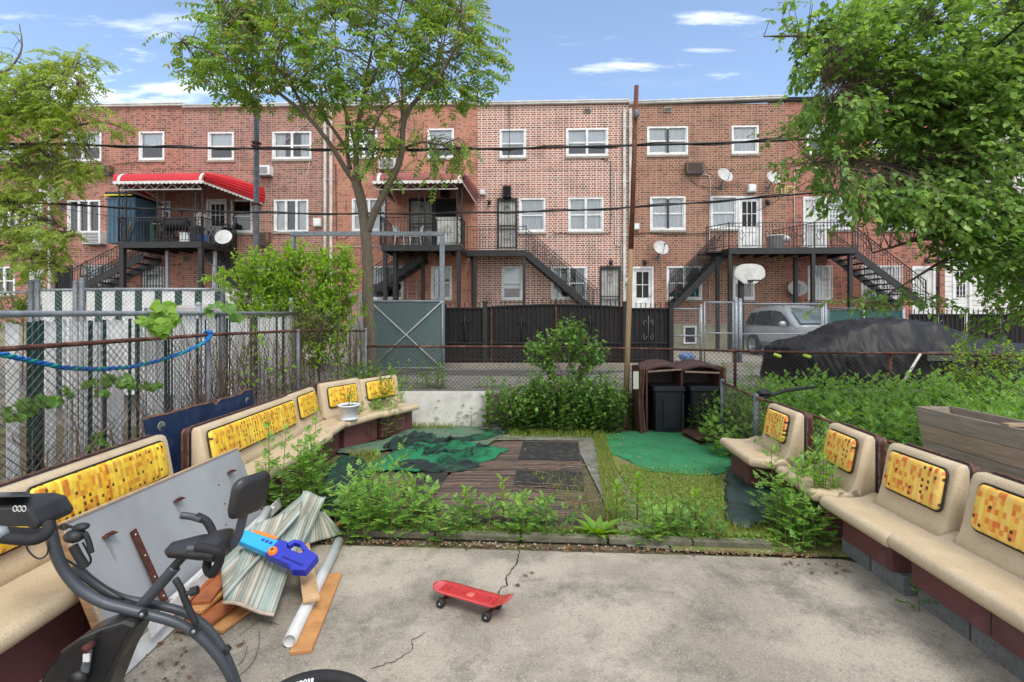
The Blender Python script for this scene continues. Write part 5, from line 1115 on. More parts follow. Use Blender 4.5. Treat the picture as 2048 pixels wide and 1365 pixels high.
def bench(label, loc, rz, L, cush, plaidm, zs=.46, zb=.95, back0=None, back1=None, base=(.05, None), depth=.5, grp=None, layers=3, basez=0.0, cz=(.60, .90)):
    """local: x along length (0..L), y depth (front 0), z up"""
    h = thing('booth_bench', loc, rz, label, 'bench', 'tan moulded booth benches with plaid cushions'); T = wm(h)
    b0 = back0 if back0 is not None else 0; b1 = back1 if back1 is not None else L; D_ = depth
    seat = [(.05, zs - .10), (.012, zs - .09), (0, zs - .06), (.004, zs - .025), (.03, zs - .003), (.07, zs), (.16, zs - .012), (.28, zs - .018), (D_ - .08, zs - .01), (D_ + .02, zs + .03), (D_ + .05, zs - .1), (.2, zs - .12)]
    def ext(prof, x0, x1, e=.026):
        cy = sum(p[0] for p in prof) / len(prof); cz_ = sum(p[1] for p in prof) / len(prof); out = []
        for x, k in ((x0, e), (x0 + e * .3, e * .3), (x0 + e, 0), (x1 - e, 0), (x1 - e * .3, e * .3), (x1, e)):
            out.append([(x, y + (cy - y) * k * 2.5, z + (cz_ - z) * k * 2.5) for y, z in prof])
        return out
    q = MB(T); q.loft(ext(seat, 0, L)); q.build('seat', m_tan, h)
    back = [(D_ - .09, zs - .01), (D_ - .045, zs + .05), (D_ - .02, zs + .14), (D_ + .035, zb - .05), (D_ + .05, zb - .015), (D_ + .075, zb), (D_ + .12, zb), (D_ + .135, zb - .03), (D_ + .135, .36), (D_ + .0, .36)]
    q = MB(T); q.loft(ext(back, b0, b1, .02)); bk = q.build('backrest', m_tan, h)
    y = D_ + .136
    for i, (m, t, nm, sh) in enumerate(((m_blue, .02, 'edge_layer', .0), (m_ply, .018, 'edge_layer', .01), (m_maroond, .035, 'rear_panel', -.005), (m_ply, .02, 'rear_lining', -.012))[:layers + 1]):
        q = MB(T); P = [(x + (b0 + b1) / 2, y, z + (.34 + zb + sh) / 2) for x, z in rrect(b1 - b0 - .01, zb + sh - .34, .05)]; q.prism(P, (0, t, 0)); q.build(nm, m, bk); y += t + .001
    q = MB(T); x0, x1 = base[0], (base[1] if base[1] is not None else L - .05)
    q.box(x0, x1, .13, D_ + .1, basez, zs - .11); bo = q.build('base', m_maroon, h, bevel=.004)
    q = MB(T)
    for k in range(1, int((x1 - x0) / .6) + 1):
        xx = x0 + k * .6
        if xx < x1 - .1: q.box(xx - .002, xx + .002, .127, .1295, basez + .02, zs - .12)
    if q.v: q.build('panel_joint', m_black, bo)
    tilt = math.atan2(.055, zb - .05 - zs - .14); dz = cz
    for (a, b) in cush:
        w_ = b - a; hh = cz[1] - cz[0]; zc = (cz[0] + cz[1]) / 2; ty = D_ - .02 + .055 * (zc - zs - .14) / (zb - .05 - zs - .14)
        M = T @ Matrix.Translation(((a + b) / 2, ty, zc)) @ Matrix.Rotation(-tilt, 4, 'X'); q = MB(M); secs = []
        for yy, ins in ((-.002, .0), (-.03, .0), (-.042, .006), (-.05, .02), (-.054, .05)):
            secs.append([(x, yy, z) for x, z in rrect(w_ - 2 * ins, hh - 2 * ins, .04)])
        q.loft(secs); c = q.build('cushion', plaidm, h)
        q = MB(M); P = [(x, -.016, z) for x, z in rrect(w_ + .014, hh + .014, .045)]; q.tube(P + [P[0]], .008, 6, cap=False); q.build('piping', m_black, c)
    return h
# left row (fronts face +x)
bench('near left bench with two yellow plaid cushions behind the grey board', (-2.44, 1.2, 0), R(91), 3.3, [(.1, 1.92), (1.96, 3.2)], m_plaid_l, depth=.56, cz=(.61, .91))
bench('long left bench in front of the blue board with one long yellow cushion', (-2.40, 4.72, 0), R(89.5), 1.95, [(.06, 1.88)], m_plaid_l, depth=.5)
bench('narrow left bench, third in the row, with one small yellow cushion', (-2.44, 6.75, 0), R(91), .8, [(.1, .7)], m_plaid_l, depth=.48)
bench('left bench with a white flower pot standing on its seat', (-2.42, 7.42, 0), R(66), .85, [(.1, .72)], m_plaid_l, depth=.50, zb=.98)
bench('last left bench in the weeds, half hidden behind the flower pot', (-2.06, 8.12, 0), R(60), .85, [(.08, .72)], m_plaid_l, depth=.5)
# right row (fronts face -x)
bench('farthest right bench with orange plaid cushion beside the fence post', (2.66, 6.42, 0), R(-94), .95, [(.36, .86)], m_plaid_r, depth=.45, back0=.27, back1=.95, base=(.05, .6))
bench('second right bench half hidden in tall weeds', (2.74, 5.20, 0), R(-96), .76, [(.24, .70)], m_plaid_r, depth=.40, back0=.16, back1=.76)
bench('right bench with orange plaid cushion, its maroon base on grey blocks by the patio corner', (2.655, 4.33, 0), R(-91), .79, [(.20, .74)], m_plaid_r, depth=.46, back0=.13, back1=.79, base=(.12, .68), basez=.14)
bench('nearest right bench, cut off by the frame, on a row of grey blocks', (2.64, 3.53, 0), R(-92), 2.3, [(.2, 1.3), (1.34, 2.2)], m_plaid_r, depth=.46, back0=.1, back1=2.3, base=(.06, 2.25), basez=.16, zs=.475)
k = 0
for (x, y, rz, label) in ((2.86, 4.10, -1, 'grey block under the corner of the patio side bench, left of two'), (2.86, 3.75, -1, 'grey block under the patio side bench, right of two'), (2.88, 3.29, -2, 'grey block, first under the nearest right bench'), (2.86, 2.87, -2, 'grey block, second under the nearest right bench'), (2.845, 2.45, -2, 'grey block, third under the nearest right bench'), (2.83, 2.03, -2, 'grey block, fourth under the nearest right bench, at the frame edge')):
    top = .138 if k < 2 else .158; k += 1; t = thing('concrete_block', (x, y, 0), R(-90 + rz), label, 'block', 'grey blocks under the right hand benches'); T = wm(t)
    Lb = .165 if k < 3 else .2; q = MB(T); q.box(-Lb, Lb, -.05, .2, 0.0, top); q.build('block', m_cinder, t, bevel=.006)
# blue board behind
m_navy = mat('navy_board', (30, 48, 78), (24, 38, 64), 3, .5, c3=(60, 76, 100), s3=8, a3=.35)
a = D(293, 832, 4.9); b = D(503, 785, 6.45); a = Vector((-3.50, 4.78, 1.02)); b = Vector((-3.38, 6.5, 1.03))
t = thing('navy_board', (a.x, (a.y + b.y) / 2, 0), 0, 'dark blue board with two round holes standing behind the long bench', 'board')
n = 22; vs_ = []; q = MB()
for i in range(n + 1):
    f = i / n; p = a.lerp(b, f); zt = p.z + .012 * nz3(f * 9, 0, 0) - (.05 if .55 < f < .62 else 0) + (.03 if f > .9 else 0); vs_.append((p.x, p.y, zt))
P = [(p[0], p[1], p[2]) for p in vs_] + [(b.x + .12, b.y, .3), (a.x + .12, a.y, .3)]
q.prism(P, (-.03, 0, 0)); q.build('panel', m_navy, t)
for f in (.1, .93):
    p = a.lerp(b, f); q = MB(); M = Matrix.Translation((p.x + .012, p.y, p.z - .1)) @ Matrix.Rotation(R(90), 4, 'Y'); q.lathe([(.0, .006), (.035, .006), (.045, .012), (.05, .004), (.05, 0)], M, 16); q.build('hole', mat('pale_hole', (150, 148, 140), (90, 88, 80), 20, .8), t)
q = MB(); vv = [Vector(v) + Vector((-.015, 0, .003)) for v in vs_]; q.tube(vv, .015, 4, smooth=False); q.build('frayed_edge', m_ply, t)
# white pot on the bench seat
pp_ = Vector((-2.42, 7.62, .462)); pp_ = D(698, 834, 7.55); t = thing('flower_pot', (pp_.x, pp_.y, .462), 0, 'white plastic flower pot with a sprig of leaves on the bench seat', 'flower pot'); T = wm(t)
q = MB(T); q.lathe([(0, 0), (.13, 0), (.135, .02), (.10, .025), (.10, .03), (.155, .2), (.165, .2), (.168, .225), (.15, .225), (.14, .2), (0, .19)], n=24); q.build('pot', mat('pot_white', (214, 218, 224), (196, 198, 204), 4, .4), t)
q = MB(T); q.lathe([(0, .2), (.142, .2)], n=18); q.build('soil', m_soil, t)
# ---------------------------------------------------------------- grey board leaning on the bench
m_gb = mat('grey_board', (160, 162, 164), (144, 146, 148), 2.2, .5, c3=(118, 112, 106), s3=3, a3=.35, stretch=(1, .6, .25))
BL = Vector((-2.24, 2.84, 0.0)); TL = Vector((-2.485, 2.74, .865)); TR = Vector((-2.475, 4.48, .825)); BR = Vector((-2.24, 4.60, 0))
t = thing('leaning_board', (-2.24, 3.7, 0), 0, 'large grey board with rusty brackets leaning on the left bench', 'board')
nrm = (TL - BL).cross(BR - BL).normalized(); nrm = nrm if nrm.x > 0 else -nrm
q = MB(); q.prism([BL, BR, TR, TL], nrm * .018); q.build('panel', m_gb, t)
q = MB(); m_edge = wood('pale_wood_edge', (190, 150, 110), (150, 112, 80))
q.prism([BL, BR, TR, TL], -nrm * .05); q.build('core', m_edge, t)
q = MB(); e = nrm * .024; q.bar(TL + e * .9, TR + e * .9, .012, .012); q.bar(TL + e * .9, BL + e * .9, .012, .012); q.build('edge_trim', wood('light_trim', (206, 180, 148), (176, 146, 112)), t)
def BP(f, g, off=.02): return BL.lerp(BR, f).lerp(TL.lerp(TR, f), g) + nrm * off
def on_board(u, v):      # pixel ray to board plane
    d = Vector(((u - CU) / FOC, 1, -(v - HV) / FOC)); o = Vector((0, 0, EYE)); t_ = (BL + nrm * .02 - o).dot(nrm) / d.dot(nrm); return o + d * t_
m_rs = mat('rust_brown', (92, 48, 36), (64, 36, 30), 20, .9, bump=.3)
for u, v in ((212, 1070), (352, 1000), (458, 944)):
    c = on_board(u, v); q = MB(); q.bar(c - Vector((0, .03, .004)), c + Vector((.03, .035, .005)), .05, .006); q.tube([c + nrm * -.01, c + nrm * .05], .006, 6); q.build('bracket', m_rs, t)
    q = MB(); P = []
    for k in range(8): P.append(c + (TL - BL).normalized() * (-.02 - k * .022) + nrm * .0006 + Vector((0, .018 * (1 - k / 8) * (1 if k % 2 else .6), 0)))
    P2 = [p - Vector((0, .036 * (1 - k / 8), 0)) for k, p in enumerate(P)]; 
    q.add(P + P2, [(k, k + 1, k + 9, k + 8) for k in range(7)]); q.build('rust_stain', mat('stain', (148, 146, 146), (138, 134, 132), 9, .6), t)
for u, v in ((215, 1240), (438, 970), (450, 1008), (452, 1050)): q = MB(); q.sphere(on_board(u, v), .006, 6, 4); q.build('screw', m_black, t)
c0 = on_board(263, 1062) + nrm * .01; c1 = on_board(322, 1206) + nrm * .03
q = MB(); q.bar(c0, c1, .05, .006, up=nrm); s_ = q.build('metal_strip', m_rs); tag(s_, 'flat rusty brown metal strip with screw holes leaning on the grey board', 'metal strip')
q = MB()
for f in (.06, .35, .65, .92): q.sphere(c0.lerp(c1, f) + nrm * .004, .006, 6, 4)
q.build('screw_hole', m_whited, s_)
# trim boards along its foot
def plank(label, pts, w_, th, m, name='plank', up=None, cat='plank'):
    a, b = Vector(pts[0]), Vector(pts[1]); q = MB(); q.bar(a, b, w_, th, up=up or Vector((0, 0, 1))); o = q.build(name, m, bevel=.002); tag(o, label, cat); return o
m_wtrim = mat('white_trim', (206, 206, 204), (176, 174, 170), 6, .5); m_oak = wood('oak_laminate', (196, 146, 92), (170, 118, 70), .45, (2, 2, 18)); m_cherry = wood('cherry_laminate', (168, 100, 58), (136, 74, 42), .45, (2, 2, 18)); m_pale = wood('pale_pine', (202, 168, 126), (180, 142, 100), .6, (2, 2, 18))
U1 = Vector((1, 0, .5))
plank('long white trim board lying along the foot of the grey board', (G(236, 1340, .05), G(560, 1046, .06)), .10, .016, m_wtrim, 'trim_board', U1)
plank('white trim board standing on edge behind the rug', (G(300, 1262, .14), G(560, 1005, .2)), .09, .014, m_wtrim, 'trim_board', Vector((1, 0, .2)))
plank('narrow white moulding above the plank heap', (G(345, 1200, .17), G(545, 1015, .26)), .05, .02, m_wtrim, 'trim_board')
plank('brown strip of wood along the top of the trim heap', (G(340, 1235, .1), G(520, 1065, .16)), .05, .02, m_cherry)
t = G(300, 1245, .03)
for i, (a, b, w_, m, lb) in enumerate(((G(283, 1250, .03), G(352, 1205, .04), .09, m_oak, 'short light plank under the exercise bike frame'), (G(365, 1262, .03), G(520, 1165, .03), .13, m_cherry, 'lowest reddish plank of the heap beside the rug'), (G(400, 1250, .055), G(560, 1130, .06), .13, m_cherry, 'second reddish plank of the heap beside the rug'), (G(385, 1225, .08), G(500, 1130, .09), .13, m_oak, 'orange plank lying across the heap beside the rug'), (G(402, 1206, .105), G(470, 1120, .12), .12, m_cherry, 'topmost reddish plank of the heap'), (G(430, 1262, .018), G(492, 1215, .018), .12, m_oak, 'plank end sticking out under the striped rug'))):
    plank(lb, (a, b), w_, .022, m)
a, b = G(601, 1306, .012), G(668, 1149, .012); plank('single light wooden plank lying flat beside the white pipe', (a, b), .125, .02, m_oak)
a, b = G(623, 1202, .105), G(605, 1090, .11); plank('short pale plank resting across the white pipe under the toy', (a, b), .105, .02, m_pale)
plank('thin wooden strip poking out behind the rug', (G(620, 1085, .02), G(690, 1040, .06)), .05, .02, m_oak)
m_pvc = mat('pvc_white', (206, 208, 206), (184, 184, 180), 5, .35)
def pipe(a, b, r, label):
    d = (b - a).normalized(); x, y = frame_of(d); q = MB(); secs = []
    for p, rr in ((a + d * .02, r * .86), (a, r * .86), (a, r), (b, r), (b, r * .86), (b - d * .02, r * .86)): secs.append([p + (x * math.cos(k * math.pi / 9) + y * math.sin(k * math.pi / 9)) * rr for k in range(18)])
    q.loft(secs, cap=False); q.add(secs[0], [tuple(range(18))]); q.add(secs[-1], [tuple(range(18))[::-1]]); tag(q.build('plastic_pipe', m_pvc), label, 'pipe')
pipe(G(579, 1283, .042), G(678, 1083, .042), .040, 'white plastic pipe lying on the concrete beside the wooden plank')
pipe(G(488, 1105, .22), G(535, 1020, .30), .038, 'white pipe poking out behind the striped rug')
# ---------------------------------------------------------------- striped rug
m_rug = stripes('striped_rug', [(168, 162, 146), (140, 158, 150), (186, 178, 162), (132, 126, 112), (156, 168, 158), (192, 186, 170), (146, 140, 122), (128, 154, 148)], 'uv', .012)
def rugsheet(C4, nu, nv, name, par, th=.012, wav=.02, sd_=0, usc=1.0):
    """bilinear sheet of 4 corners (A,B near edge; D,C far edge) with folds; uv.x across"""
    A, B, Cc, Dd = C4; vs_ = []; uvs = []
    for j in range(nv + 1):
        for i in range(nu + 1):
            f, g = i / nu, j / nv; p = A.lerp(B, f).lerp(Dd.lerp(Cc, f), g); vs_.append(p + Vector((0, 0, wav * nz3(f * 2.2 + sd_, g * 2.2, sd_) + wav * .8 * math.sin(f * 5 + g * 2 + sd_)))); uvs.append((f * usc, g))
    k = nu + 1; top = [(j * k + i, j * k + i + 1, (j + 1) * k + i + 1, (j + 1) * k + i) for j in range(nv) for i in range(nu)]
    I = wm(par).inverted(); me = bpy.data.meshes.new(name); o = bpy.data.objects.new(name, me); C.objects.link(o); o.parent = par
    me.from_pydata([tuple(I @ p) for p in vs_], [], top); uv = me.uv_layers.new(name='UVMap')
    for l in me.loops: uv.data[l.index].uv = uvs[l.vertex_index]
    me.polygons.foreach_set('use_smooth', [True] * len(top)); me.materials.append(m_rug); me.update()
    sl = o.modifiers.new('thickness', 'SOLIDIFY'); sl.thickness = th; sl.offset = 0
    return o, vs_, k
rt = thing('striped_rug', G(520, 1150, 0), 0, 'folded pale striped rug with blue green bands draped over the plank heap', 'rug')
def K(u, v, z): return G(u, v, z)
o, vs_, k = rugsheet((K(446, 1206, .14), K(548, 1228, .10), K(628, 1000, .34), K(508, 1052, .34)), 14, 20, 'lower_fold', rt, .014, .012, 0, .62)
q = MB(); q.tube([vs_[i] for i in range(k)], .011, 6); q.build('edge_binding', mat('rug_binding', (190, 176, 160), (160, 140, 124), 30, .9), rt)
rugsheet((K(442, 1128, .17), K(448, 1202, .155), K(600, 1030, .36), K(606, 987, .40)), 8, 16, 'side_fold', rt, .014, .02, 2, .4)
rugsheet((K(560, 1128, .13), K(596, 1110, .1), K(652, 992, .36), K(606, 985, .42)), 8, 18, 'upper_fold', rt, .016, .02, 5, .45)
rugsheet((K(600, 1095, .08), K(684, 1066, .02), K(650, 1028, .2), K(618, 1010, .28)), 8, 10, 'tail', rt, .014, .012, 7, .4)
# ---------------------------------------------------------------- toy water blaster
m_cy = mat('cyan_plastic', (40, 160, 214), (34, 148, 204), 3, .35); m_bp = mat('royal_blue_plastic', (38, 50, 170), (34, 44, 156), 3, .3); m_or = mat('orange_plastic', (240, 120, 28), rough=.4)
ga = K(484, 1088, .31); gb = K(627, 1146, .20); gd = (gb - ga); gl = gd.length; ga_t = thing('water_gun', ga.lerp(gb, .5), 0, 'cyan and royal blue toy water blaster with orange trim lying on the rug', 'toy')
ex = gd.normalized(); ez = Vector((.15, -.45, .85)); ez = (ez - ex * ez.dot(ex)).normalized(); ey = ez.cross(ex)
GM = Matrix((( ex.x, ey.x, ez.x, ga.x), (ex.y, ey.y, ez.y, ga.y), (ex.z, ey.z, ez.z, ga.z + .03), (0, 0, 0, 1)))
# local x along, y = in-plane up (away from camera), z = normal towards the viewer
def gp(poly, th, m, name, z0=0): q = MB(GM); q.prism([(x * gl, y, z0) for x, y in poly], (0, 0, th)); o_ = q.build(name, m, ga_t, bevel=.006); return o_
gp([(0, -.05), (.0, .045), (.5, .06), (.52, -.055)], .06, m_cy, 'barrel')
gp([(.08, .047), (.1, .075), (.38, .088), (.42, .062)], .05, m_or, 'pump_handle', .005)
for i in range(3): gp([(.28 + i * .055, .01), (.28 + i * .055, .03), (.315 + i * .055, .032), (.315 + i * .055, .012)], .004, m_bp, 'vent_slot', .0605)
gp([(.46, -.07), (.46, .07), (.56, .075), (.62, .03), (.8, .028), (.84, .08), (1.0, .06), (1.0, -.07), (.86, -.1), (.78, -.075)], .065, m_bp, 'body')
gp([(.56, .07), (.6, .115), (.7, .125), (.84, .085), (.8, .06), (.7, .095), (.63, .09), (.61, .05)], .045, m_bp, 'grip', .01)
q = MB(GM @ Matrix.Translation((.52 * gl, -.035, .06))); q.lathe([(0, .03), (.02, .03), (.03, .025), (.034, 0)], n=14); kn = q.build('fill_cap', m_or, ga_t)
q = MB(GM @ Matrix.Translation((.52 * gl, -.035, .0905))); q.lathe([(0, .002), (.01, .002), (.01, 0)], n=10); q.build('cap_hole', m_black, kn)
gp([(.66, -.045), (.66, -.035), (.94, -.04), (.94, -.05)], .004, mat('dark_blue_line', (24, 30, 110)), 'moulding', .0655)
# ---------------------------------------------------------------- exercise bike
m_fr = mat('bike_frame_grey', (70, 74, 80), (60, 64, 70), 5, .42, spec=.5, metal=.2); m_foam = mat('black_foam', (36, 36, 38), (30, 30, 32), 30, .75, bump=.15, bscale=200); m_vin = mat('black_vinyl', (30, 30, 32), (40, 40, 42), 9, .38, spec=.6, bump=.12, bscale=90); m_shell = mat('gloss_black_shell', (20, 20, 22), (28, 27, 27), 4, .25, spec=.6, c3=(60, 56, 50), s3=4, a3=.25)
def BK(u, v, off=0):
    U = (u - CU) / FOC; y = (2.6 + .22 * 1.5) / (1 - .22 * U) + off; return Vector((U * y, y, EYE - (v - HV) * y / FOC))
bk = thing('exercise_bike', G(330, 1365), 0, 'folding upright exercise bike with grey frame and padded back standing by the left bench', 'exercise bike')
def bt(name, pts, r, m, off=0, parent=None, n=10, flat=1.0):
    P = [BK(p[0], p[1], (p[2] if len(p) > 2 else 0) + off) for p in pts]; Q = []; PP = [P[0]] + P + [P[-1]]
    for i in range(1, len(PP) - 2):
        for k_ in range(6):
            t_ = k_ / 6; Q.append(.5 * ((2 * PP[i]) + (PP[i + 1] - PP[i - 1]) * t_ + (2 * PP[i - 1] - 5 * PP[i] + 4 * PP[i + 1] - PP[i + 2]) * t_ * t_ + (3 * PP[i] - PP[i - 1] - 3 * PP[i + 1] + PP[i + 2]) * t_ ** 3))
    Q.append(P[-1]); q = MB(); rr = r if not isinstance(r, tuple) else [r[0] + (r[1] - r[0]) * i / (len(Q) - 1) for i in range(len(Q))]; q.tube(Q, rr, n, flat=flat); return q.build(name, m, parent or bk)
bt('main_frame', [(98, 1045), (110, 1098), (128, 1140), (160, 1178), (205, 1205), (250, 1218), (290, 1228), (350, 1245), (395, 1270), (432, 1308), (460, 1352), (476, 1400)], (.027, .023), m_fr)
bt('rear_frame', [(150, 1130), (185, 1165), (240, 1196), (300, 1208), (365, 1224), (410, 1252), (440, 1290), (462, 1335), (480, 1385)], .022, m_fr, .12)
bt('seat_tube', [(245, 1262), (275, 1222), (318, 1172), (350, 1135)], .029, m_fr, .05)
bt('seat_post', [(340, 1142), (372, 1108), (380, 1098)], .022, m_iron2, .05)
bt('rear_foot', [(476, 1398, -.28), (478, 1400, 0), (480, 1396, .28)], .03, m_fr); bt('foot_cap', [(449, 1296, .12), (456, 1304, .12)], .024, m_black)
bt('front_foot', [(105, 1440, -.28), (118, 1432, 0), (130, 1424, .28)], .03, m_fr)
bt('front_leg', [(240, 1262), (190, 1345), (118, 1432)], .028, m_fr, .1)
bt('brace', [(350, 1158), (362, 1178), (372, 1205), (392, 1248)], .016, m_iron2, -.04)
bt('back_tube', [(388, 1106, .05), (430, 1108, .05), (456, 1097, .05), (474, 1076, .05), (482, 1050, .05), (490, 1018, .05)], .019, m_fr, flat=1.2)
q = MB(); c = BK(382, 1186, -.04); q.tube([BK(366, 1190, -.04), BK(384, 1184, -.04)], .012, 8); q.tube([BK(381, 1185, -.05), BK(396, 1180, -.05)], .021, 10, smooth=False); q.build('adjuster_knob', m_black, bk)
for u, v in ((289, 1225), (392, 1259)): q = MB(); c = BK(u, v, -.03); q.tube([c, c + Vector((0, -.02, 0))], .02, 12, smooth=False); o_ = q.build('pivot_cap', m_black, bk); q = MB(); q.tube([c, c + Vector((0, -.026, 0))], .01, 8); q.build('bolt', m_galv, o_)
# saddle
q = MB(); c = BK(402, 1092, .05); Lx = Vector((1, .22, 0)).normalized(); Ly = Vector((-.22, 1, 0)).normalized(); secs = []
for i in range(13):
    t_ = i / 12; x = -.165 + .31 * t_; wd = .045 + .14 * (t_ ** 1.3 if t_ < .85 else (.85 ** 1.3) * (1 - (t_ - .85) * 2.2)); zt = .055 - .03 * (1 - t_) ** 2 + (.012 if t_ > .6 else 0); zb_ = -.075 + .03 * (1 - t_); e = 1 if 0 < i < 12 else .35
    row = []
    for k_ in range(14): a = 2 * math.pi * k_ / 14; yy = math.cos(a) * wd * e; zz_ = (zt + zb_) / 2 + math.sin(a) * (zt - zb_) / 2 * e * (1 if math.sin(a) > 0 else (.9 if abs(math.cos(a)) > .5 else .8)); row.append(c + Lx * x + Ly * yy + Vector((0, 0, zz_ - (.012 * (1 - (yy / wd) ** 2) if math.sin(a) > .3 and t_ > .5 else 0))))
    secs.append(row)
q.loft(secs); q.build('saddle', m_vin, bk)
bt('side_grip', [(362, 1031, .24), (384, 1034, .24), (404, 1040, .22)], .019, m_fr); bt('side_grip', [(395, 1033, .24), (412, 1042, .22), (424, 1062, .2), (430, 1090, .16), (432, 1108, .08)], .022, m_foam)
bt('side_grip', [(374, 1098, -.12), (396, 1098, -.12)], .018, m_fr); bt('side_grip', [(392, 1094, -.12), (428, 1100, -.13), (440, 1110, -.12), (436, 1130, -.08), (424, 1148, -.04), (414, 1136, 0), (416, 1122, .03)], .022, m_foam)
# back pad
q = MB(); c = BK(499, 989, .05); dz = Vector((.16, .05, 1)).normalized(); dw = Vector((.42, .9, 0)).normalized(); dn = dw.cross(dz).normalized(); secs = []
for yy, ins in ((-.03, .03), (-.022, .01), (0, 0), (.02, .006), (.03, .03)): secs.append([c + dw * x + dz * z + dn * yy for x, z in rrect(.22 - 2 * ins, .215 - 2 * ins, .05)])
q.loft(secs); q.build('back_pad', m_vin, bk)
# console + handlebars
q = MB(); P = [BK(u, v, 0) for u, v in ((-30, 1004), (70, 1000), (94, 1006), (112, 1034), (104, 1047), (88, 1040), (-30, 1040))]; q.prism([p + Vector((0, -.09, 0)) for p in P], (0, .2, 0)); q.build('console', m_iron2, bk, bevel=.012)
q = MB(); cc = [Vector(p) for p in (BK(-30, 1000, -.08), BK(60, 998, -.08), BK(60, 990, .1), BK(-30, 992, .1))]; q.prism([p + Vector((0, 0, .01)) for p in cc], (0, 0, .006)); scr = q.build('display', mat('display_panel', (54, 60, 68), (84, 92, 100), 20, .15, spec=.7), bk)
q = MB()
for i in range(3): cx_ = BK(30 + i * 9, 1018, -.098); q.tube([cx_ + Vector((.009 * math.cos(a), 0, .013 * math.sin(a))) for a in [k_ * math.pi / 6 for k_ in range(13)]], .0022, 5)
q.build('console_button', m_whited, bk)
bt('handlebar', [(98, 1048, -.1), (94, 1066, -.14), (76, 1078, -.18), (48, 1080, -.2), (-10, 1074, -.22)], .024, m_foam)
bt('handlebar', [(98, 1048, .1), (94, 1060, .14), (70, 1066, .18), (-10, 1062, .22)], .024, m_foam)
q = MB(); q.tube([BK(-20, 1064, -.22), BK(8, 1066, -.215), BK(18, 1068, -.21)], [.027, .027, .006], 10); q.build('pulse_sensor', m_galv, bk)
bt('resistance_handle', [(146, 1092, -.06), (158, 1115, -.06), (172, 1135, -.06)], .02, m_foam); bt('resistance_handle', [(170, 1066, -.06), (178, 1085, -.06), (183, 1106, -.06)], .012, m_iron2)
q = MB(); q.sphere(BK(150, 1072, -.05), .045, 12, 7, (1, 1, .7)); q.sphere(BK(163, 1054, -.04), .03, 10, 6, (1.2, 1, .6)); q.build('cable_clamp', m_iron2, bk)
for k_ in range(4): bt('cable', [(112, 1052 + 3 * k_, -.03), (128, 1060 - 4 * k_, -.05), (142 + 3 * k_, 1052 + 3 * k_, -.06), (150, 1064, -.05), (138, 1074, -.03)], .004, m_black, n=5)
bt('cable', [(165, 1085, -.05), (176, 1105, -.05), (182, 1122, -.04), (174, 1134, -.04)], .005, m_black, n=5); bt('cable', [(96, 1055, -.03), (72, 1078, -.03), (54, 1090, -.03), (60, 1106, -.03), (78, 1118, -.03), (94, 1108, -.03), (98, 1080, -.02)], .004, m_black, n=5)
bt('cable', [(104, 1122, .02), (150, 1150, .02), (210, 1188, .04), (250, 1200, .06)], .005, m_black, n=5); bt('cable', [(130, 1118, .03), (180, 1150, .04), (240, 1192, .05), (290, 1210, .06)], .005, m_black, n=5)
# flywheel housing and crank
q = MB(); P = [BK(u, v, -.06) for u, v in ((245, 1243), (272, 1252), (262, 1275), (236, 1322), (205, 1400), (150, 1440), (95, 1430), (72, 1395), (84, 1352), (118, 1305), (160, 1275), (205, 1255))]; q.prism(P, (0, .14, 0)); hs_ = q.build('flywheel_housing', m_shell, bk, bevel=.012)
q = MB(); P2 = [BK(u, v, -.064) for u, v in ((238, 1256), (256, 1262), (228, 1315), (195, 1385), (110, 1400), (92, 1380), (120, 1325), (165, 1290), (210, 1268))]; q.prism(P2, (0, .01, 0)); q.build('housing_face', mat('housing_face', (26, 26, 28), (34, 33, 33), 4, .35, c3=(70, 64, 56), s3=3, a3=.3), hs_)
bt('crank', [(178, 1292, -.09), (174, 1320, -.09), (168, 1350, -.09)], (.014, .02), m_galvd); q = MB(); c = BK(167, 1348, -.08); q.tube([c, c + Vector((0, -.05, 0))], .034, 14); q.build('crank_hub', m_black, bk)
q = MB(); c = BK(177, 1294, -.1); q.tube([c + Vector((0, .02, 0)), c + Vector((0, -.02, 0))], .018, 10); q.build('pedal_axle', m_rs, bk); q = MB(); c = BK(173, 1316, -.115); q.box(c.x - .014, c.x + .014, c.y - .004, c.y + .004, c.z - .018, c.z + .018); q.build('sticker', m_whited, bk)
# ---------------------------------------------------------------- skateboard
m_sk = mat('red_translucent_deck', (204, 48, 44), (190, 40, 38), 5, .35, spec=.5, trans=.25); m_wh = mat('urethane_wheel', (44, 38, 38), (34, 30, 30), 10, .6)
a, b = G(871, 1166, .12), G(1010, 1203, .13); a = G(884, 1172, .10); b = G(1002, 1205, .10); ctr = (a + b) / 2; ang = math.atan2(b.y - a.y, b.x - a.x); SL = .60
sk = thing('skateboard', (ctr.x, ctr.y, 0), ang, 'small red plastic cruiser skateboard with dark wheels on the patio', 'skateboard'); T = wm(sk)
secs = []; NB = 24
for i in range(NB + 1):
    t_ = i / NB; x = -SL / 2 + SL * t_; wd = .078 * min(1, math.sqrt(max(0, 1 - ((.16 - t_) / .16) ** 2)) if t_ < .16 else 1) * (1 if t_ < .82 else 1 - (t_ - .82) * 1.9); wd = max(wd, .01)
    z = .095 + (max(0, t_ - .84) * .30) + max(0, .10 - t_) * .10; row = []
    for f in (-1, -.7, 0, .7, 1): row.append((x, f * wd, z + .006 * abs(f) ** 3))
    for f in (1, .7, 0, -.7, -1): row.append((x, f * wd, z - .010 + .006 * abs(f) ** 3))
    secs.append(row)
q = MB(T); q.loft(secs, smooth=True); dk = q.build('deck', m_sk, sk)
q = MB(T)
for i in range(22):
    x = -.22 + i * .0195; q.box(x - .0025, x + .0025, -.06, .06, .0955, .0985)
for j in range(7): y = -.054 + j * .018; q.box(-.23, .2, y - .002, y + .002, .0956, .0978)
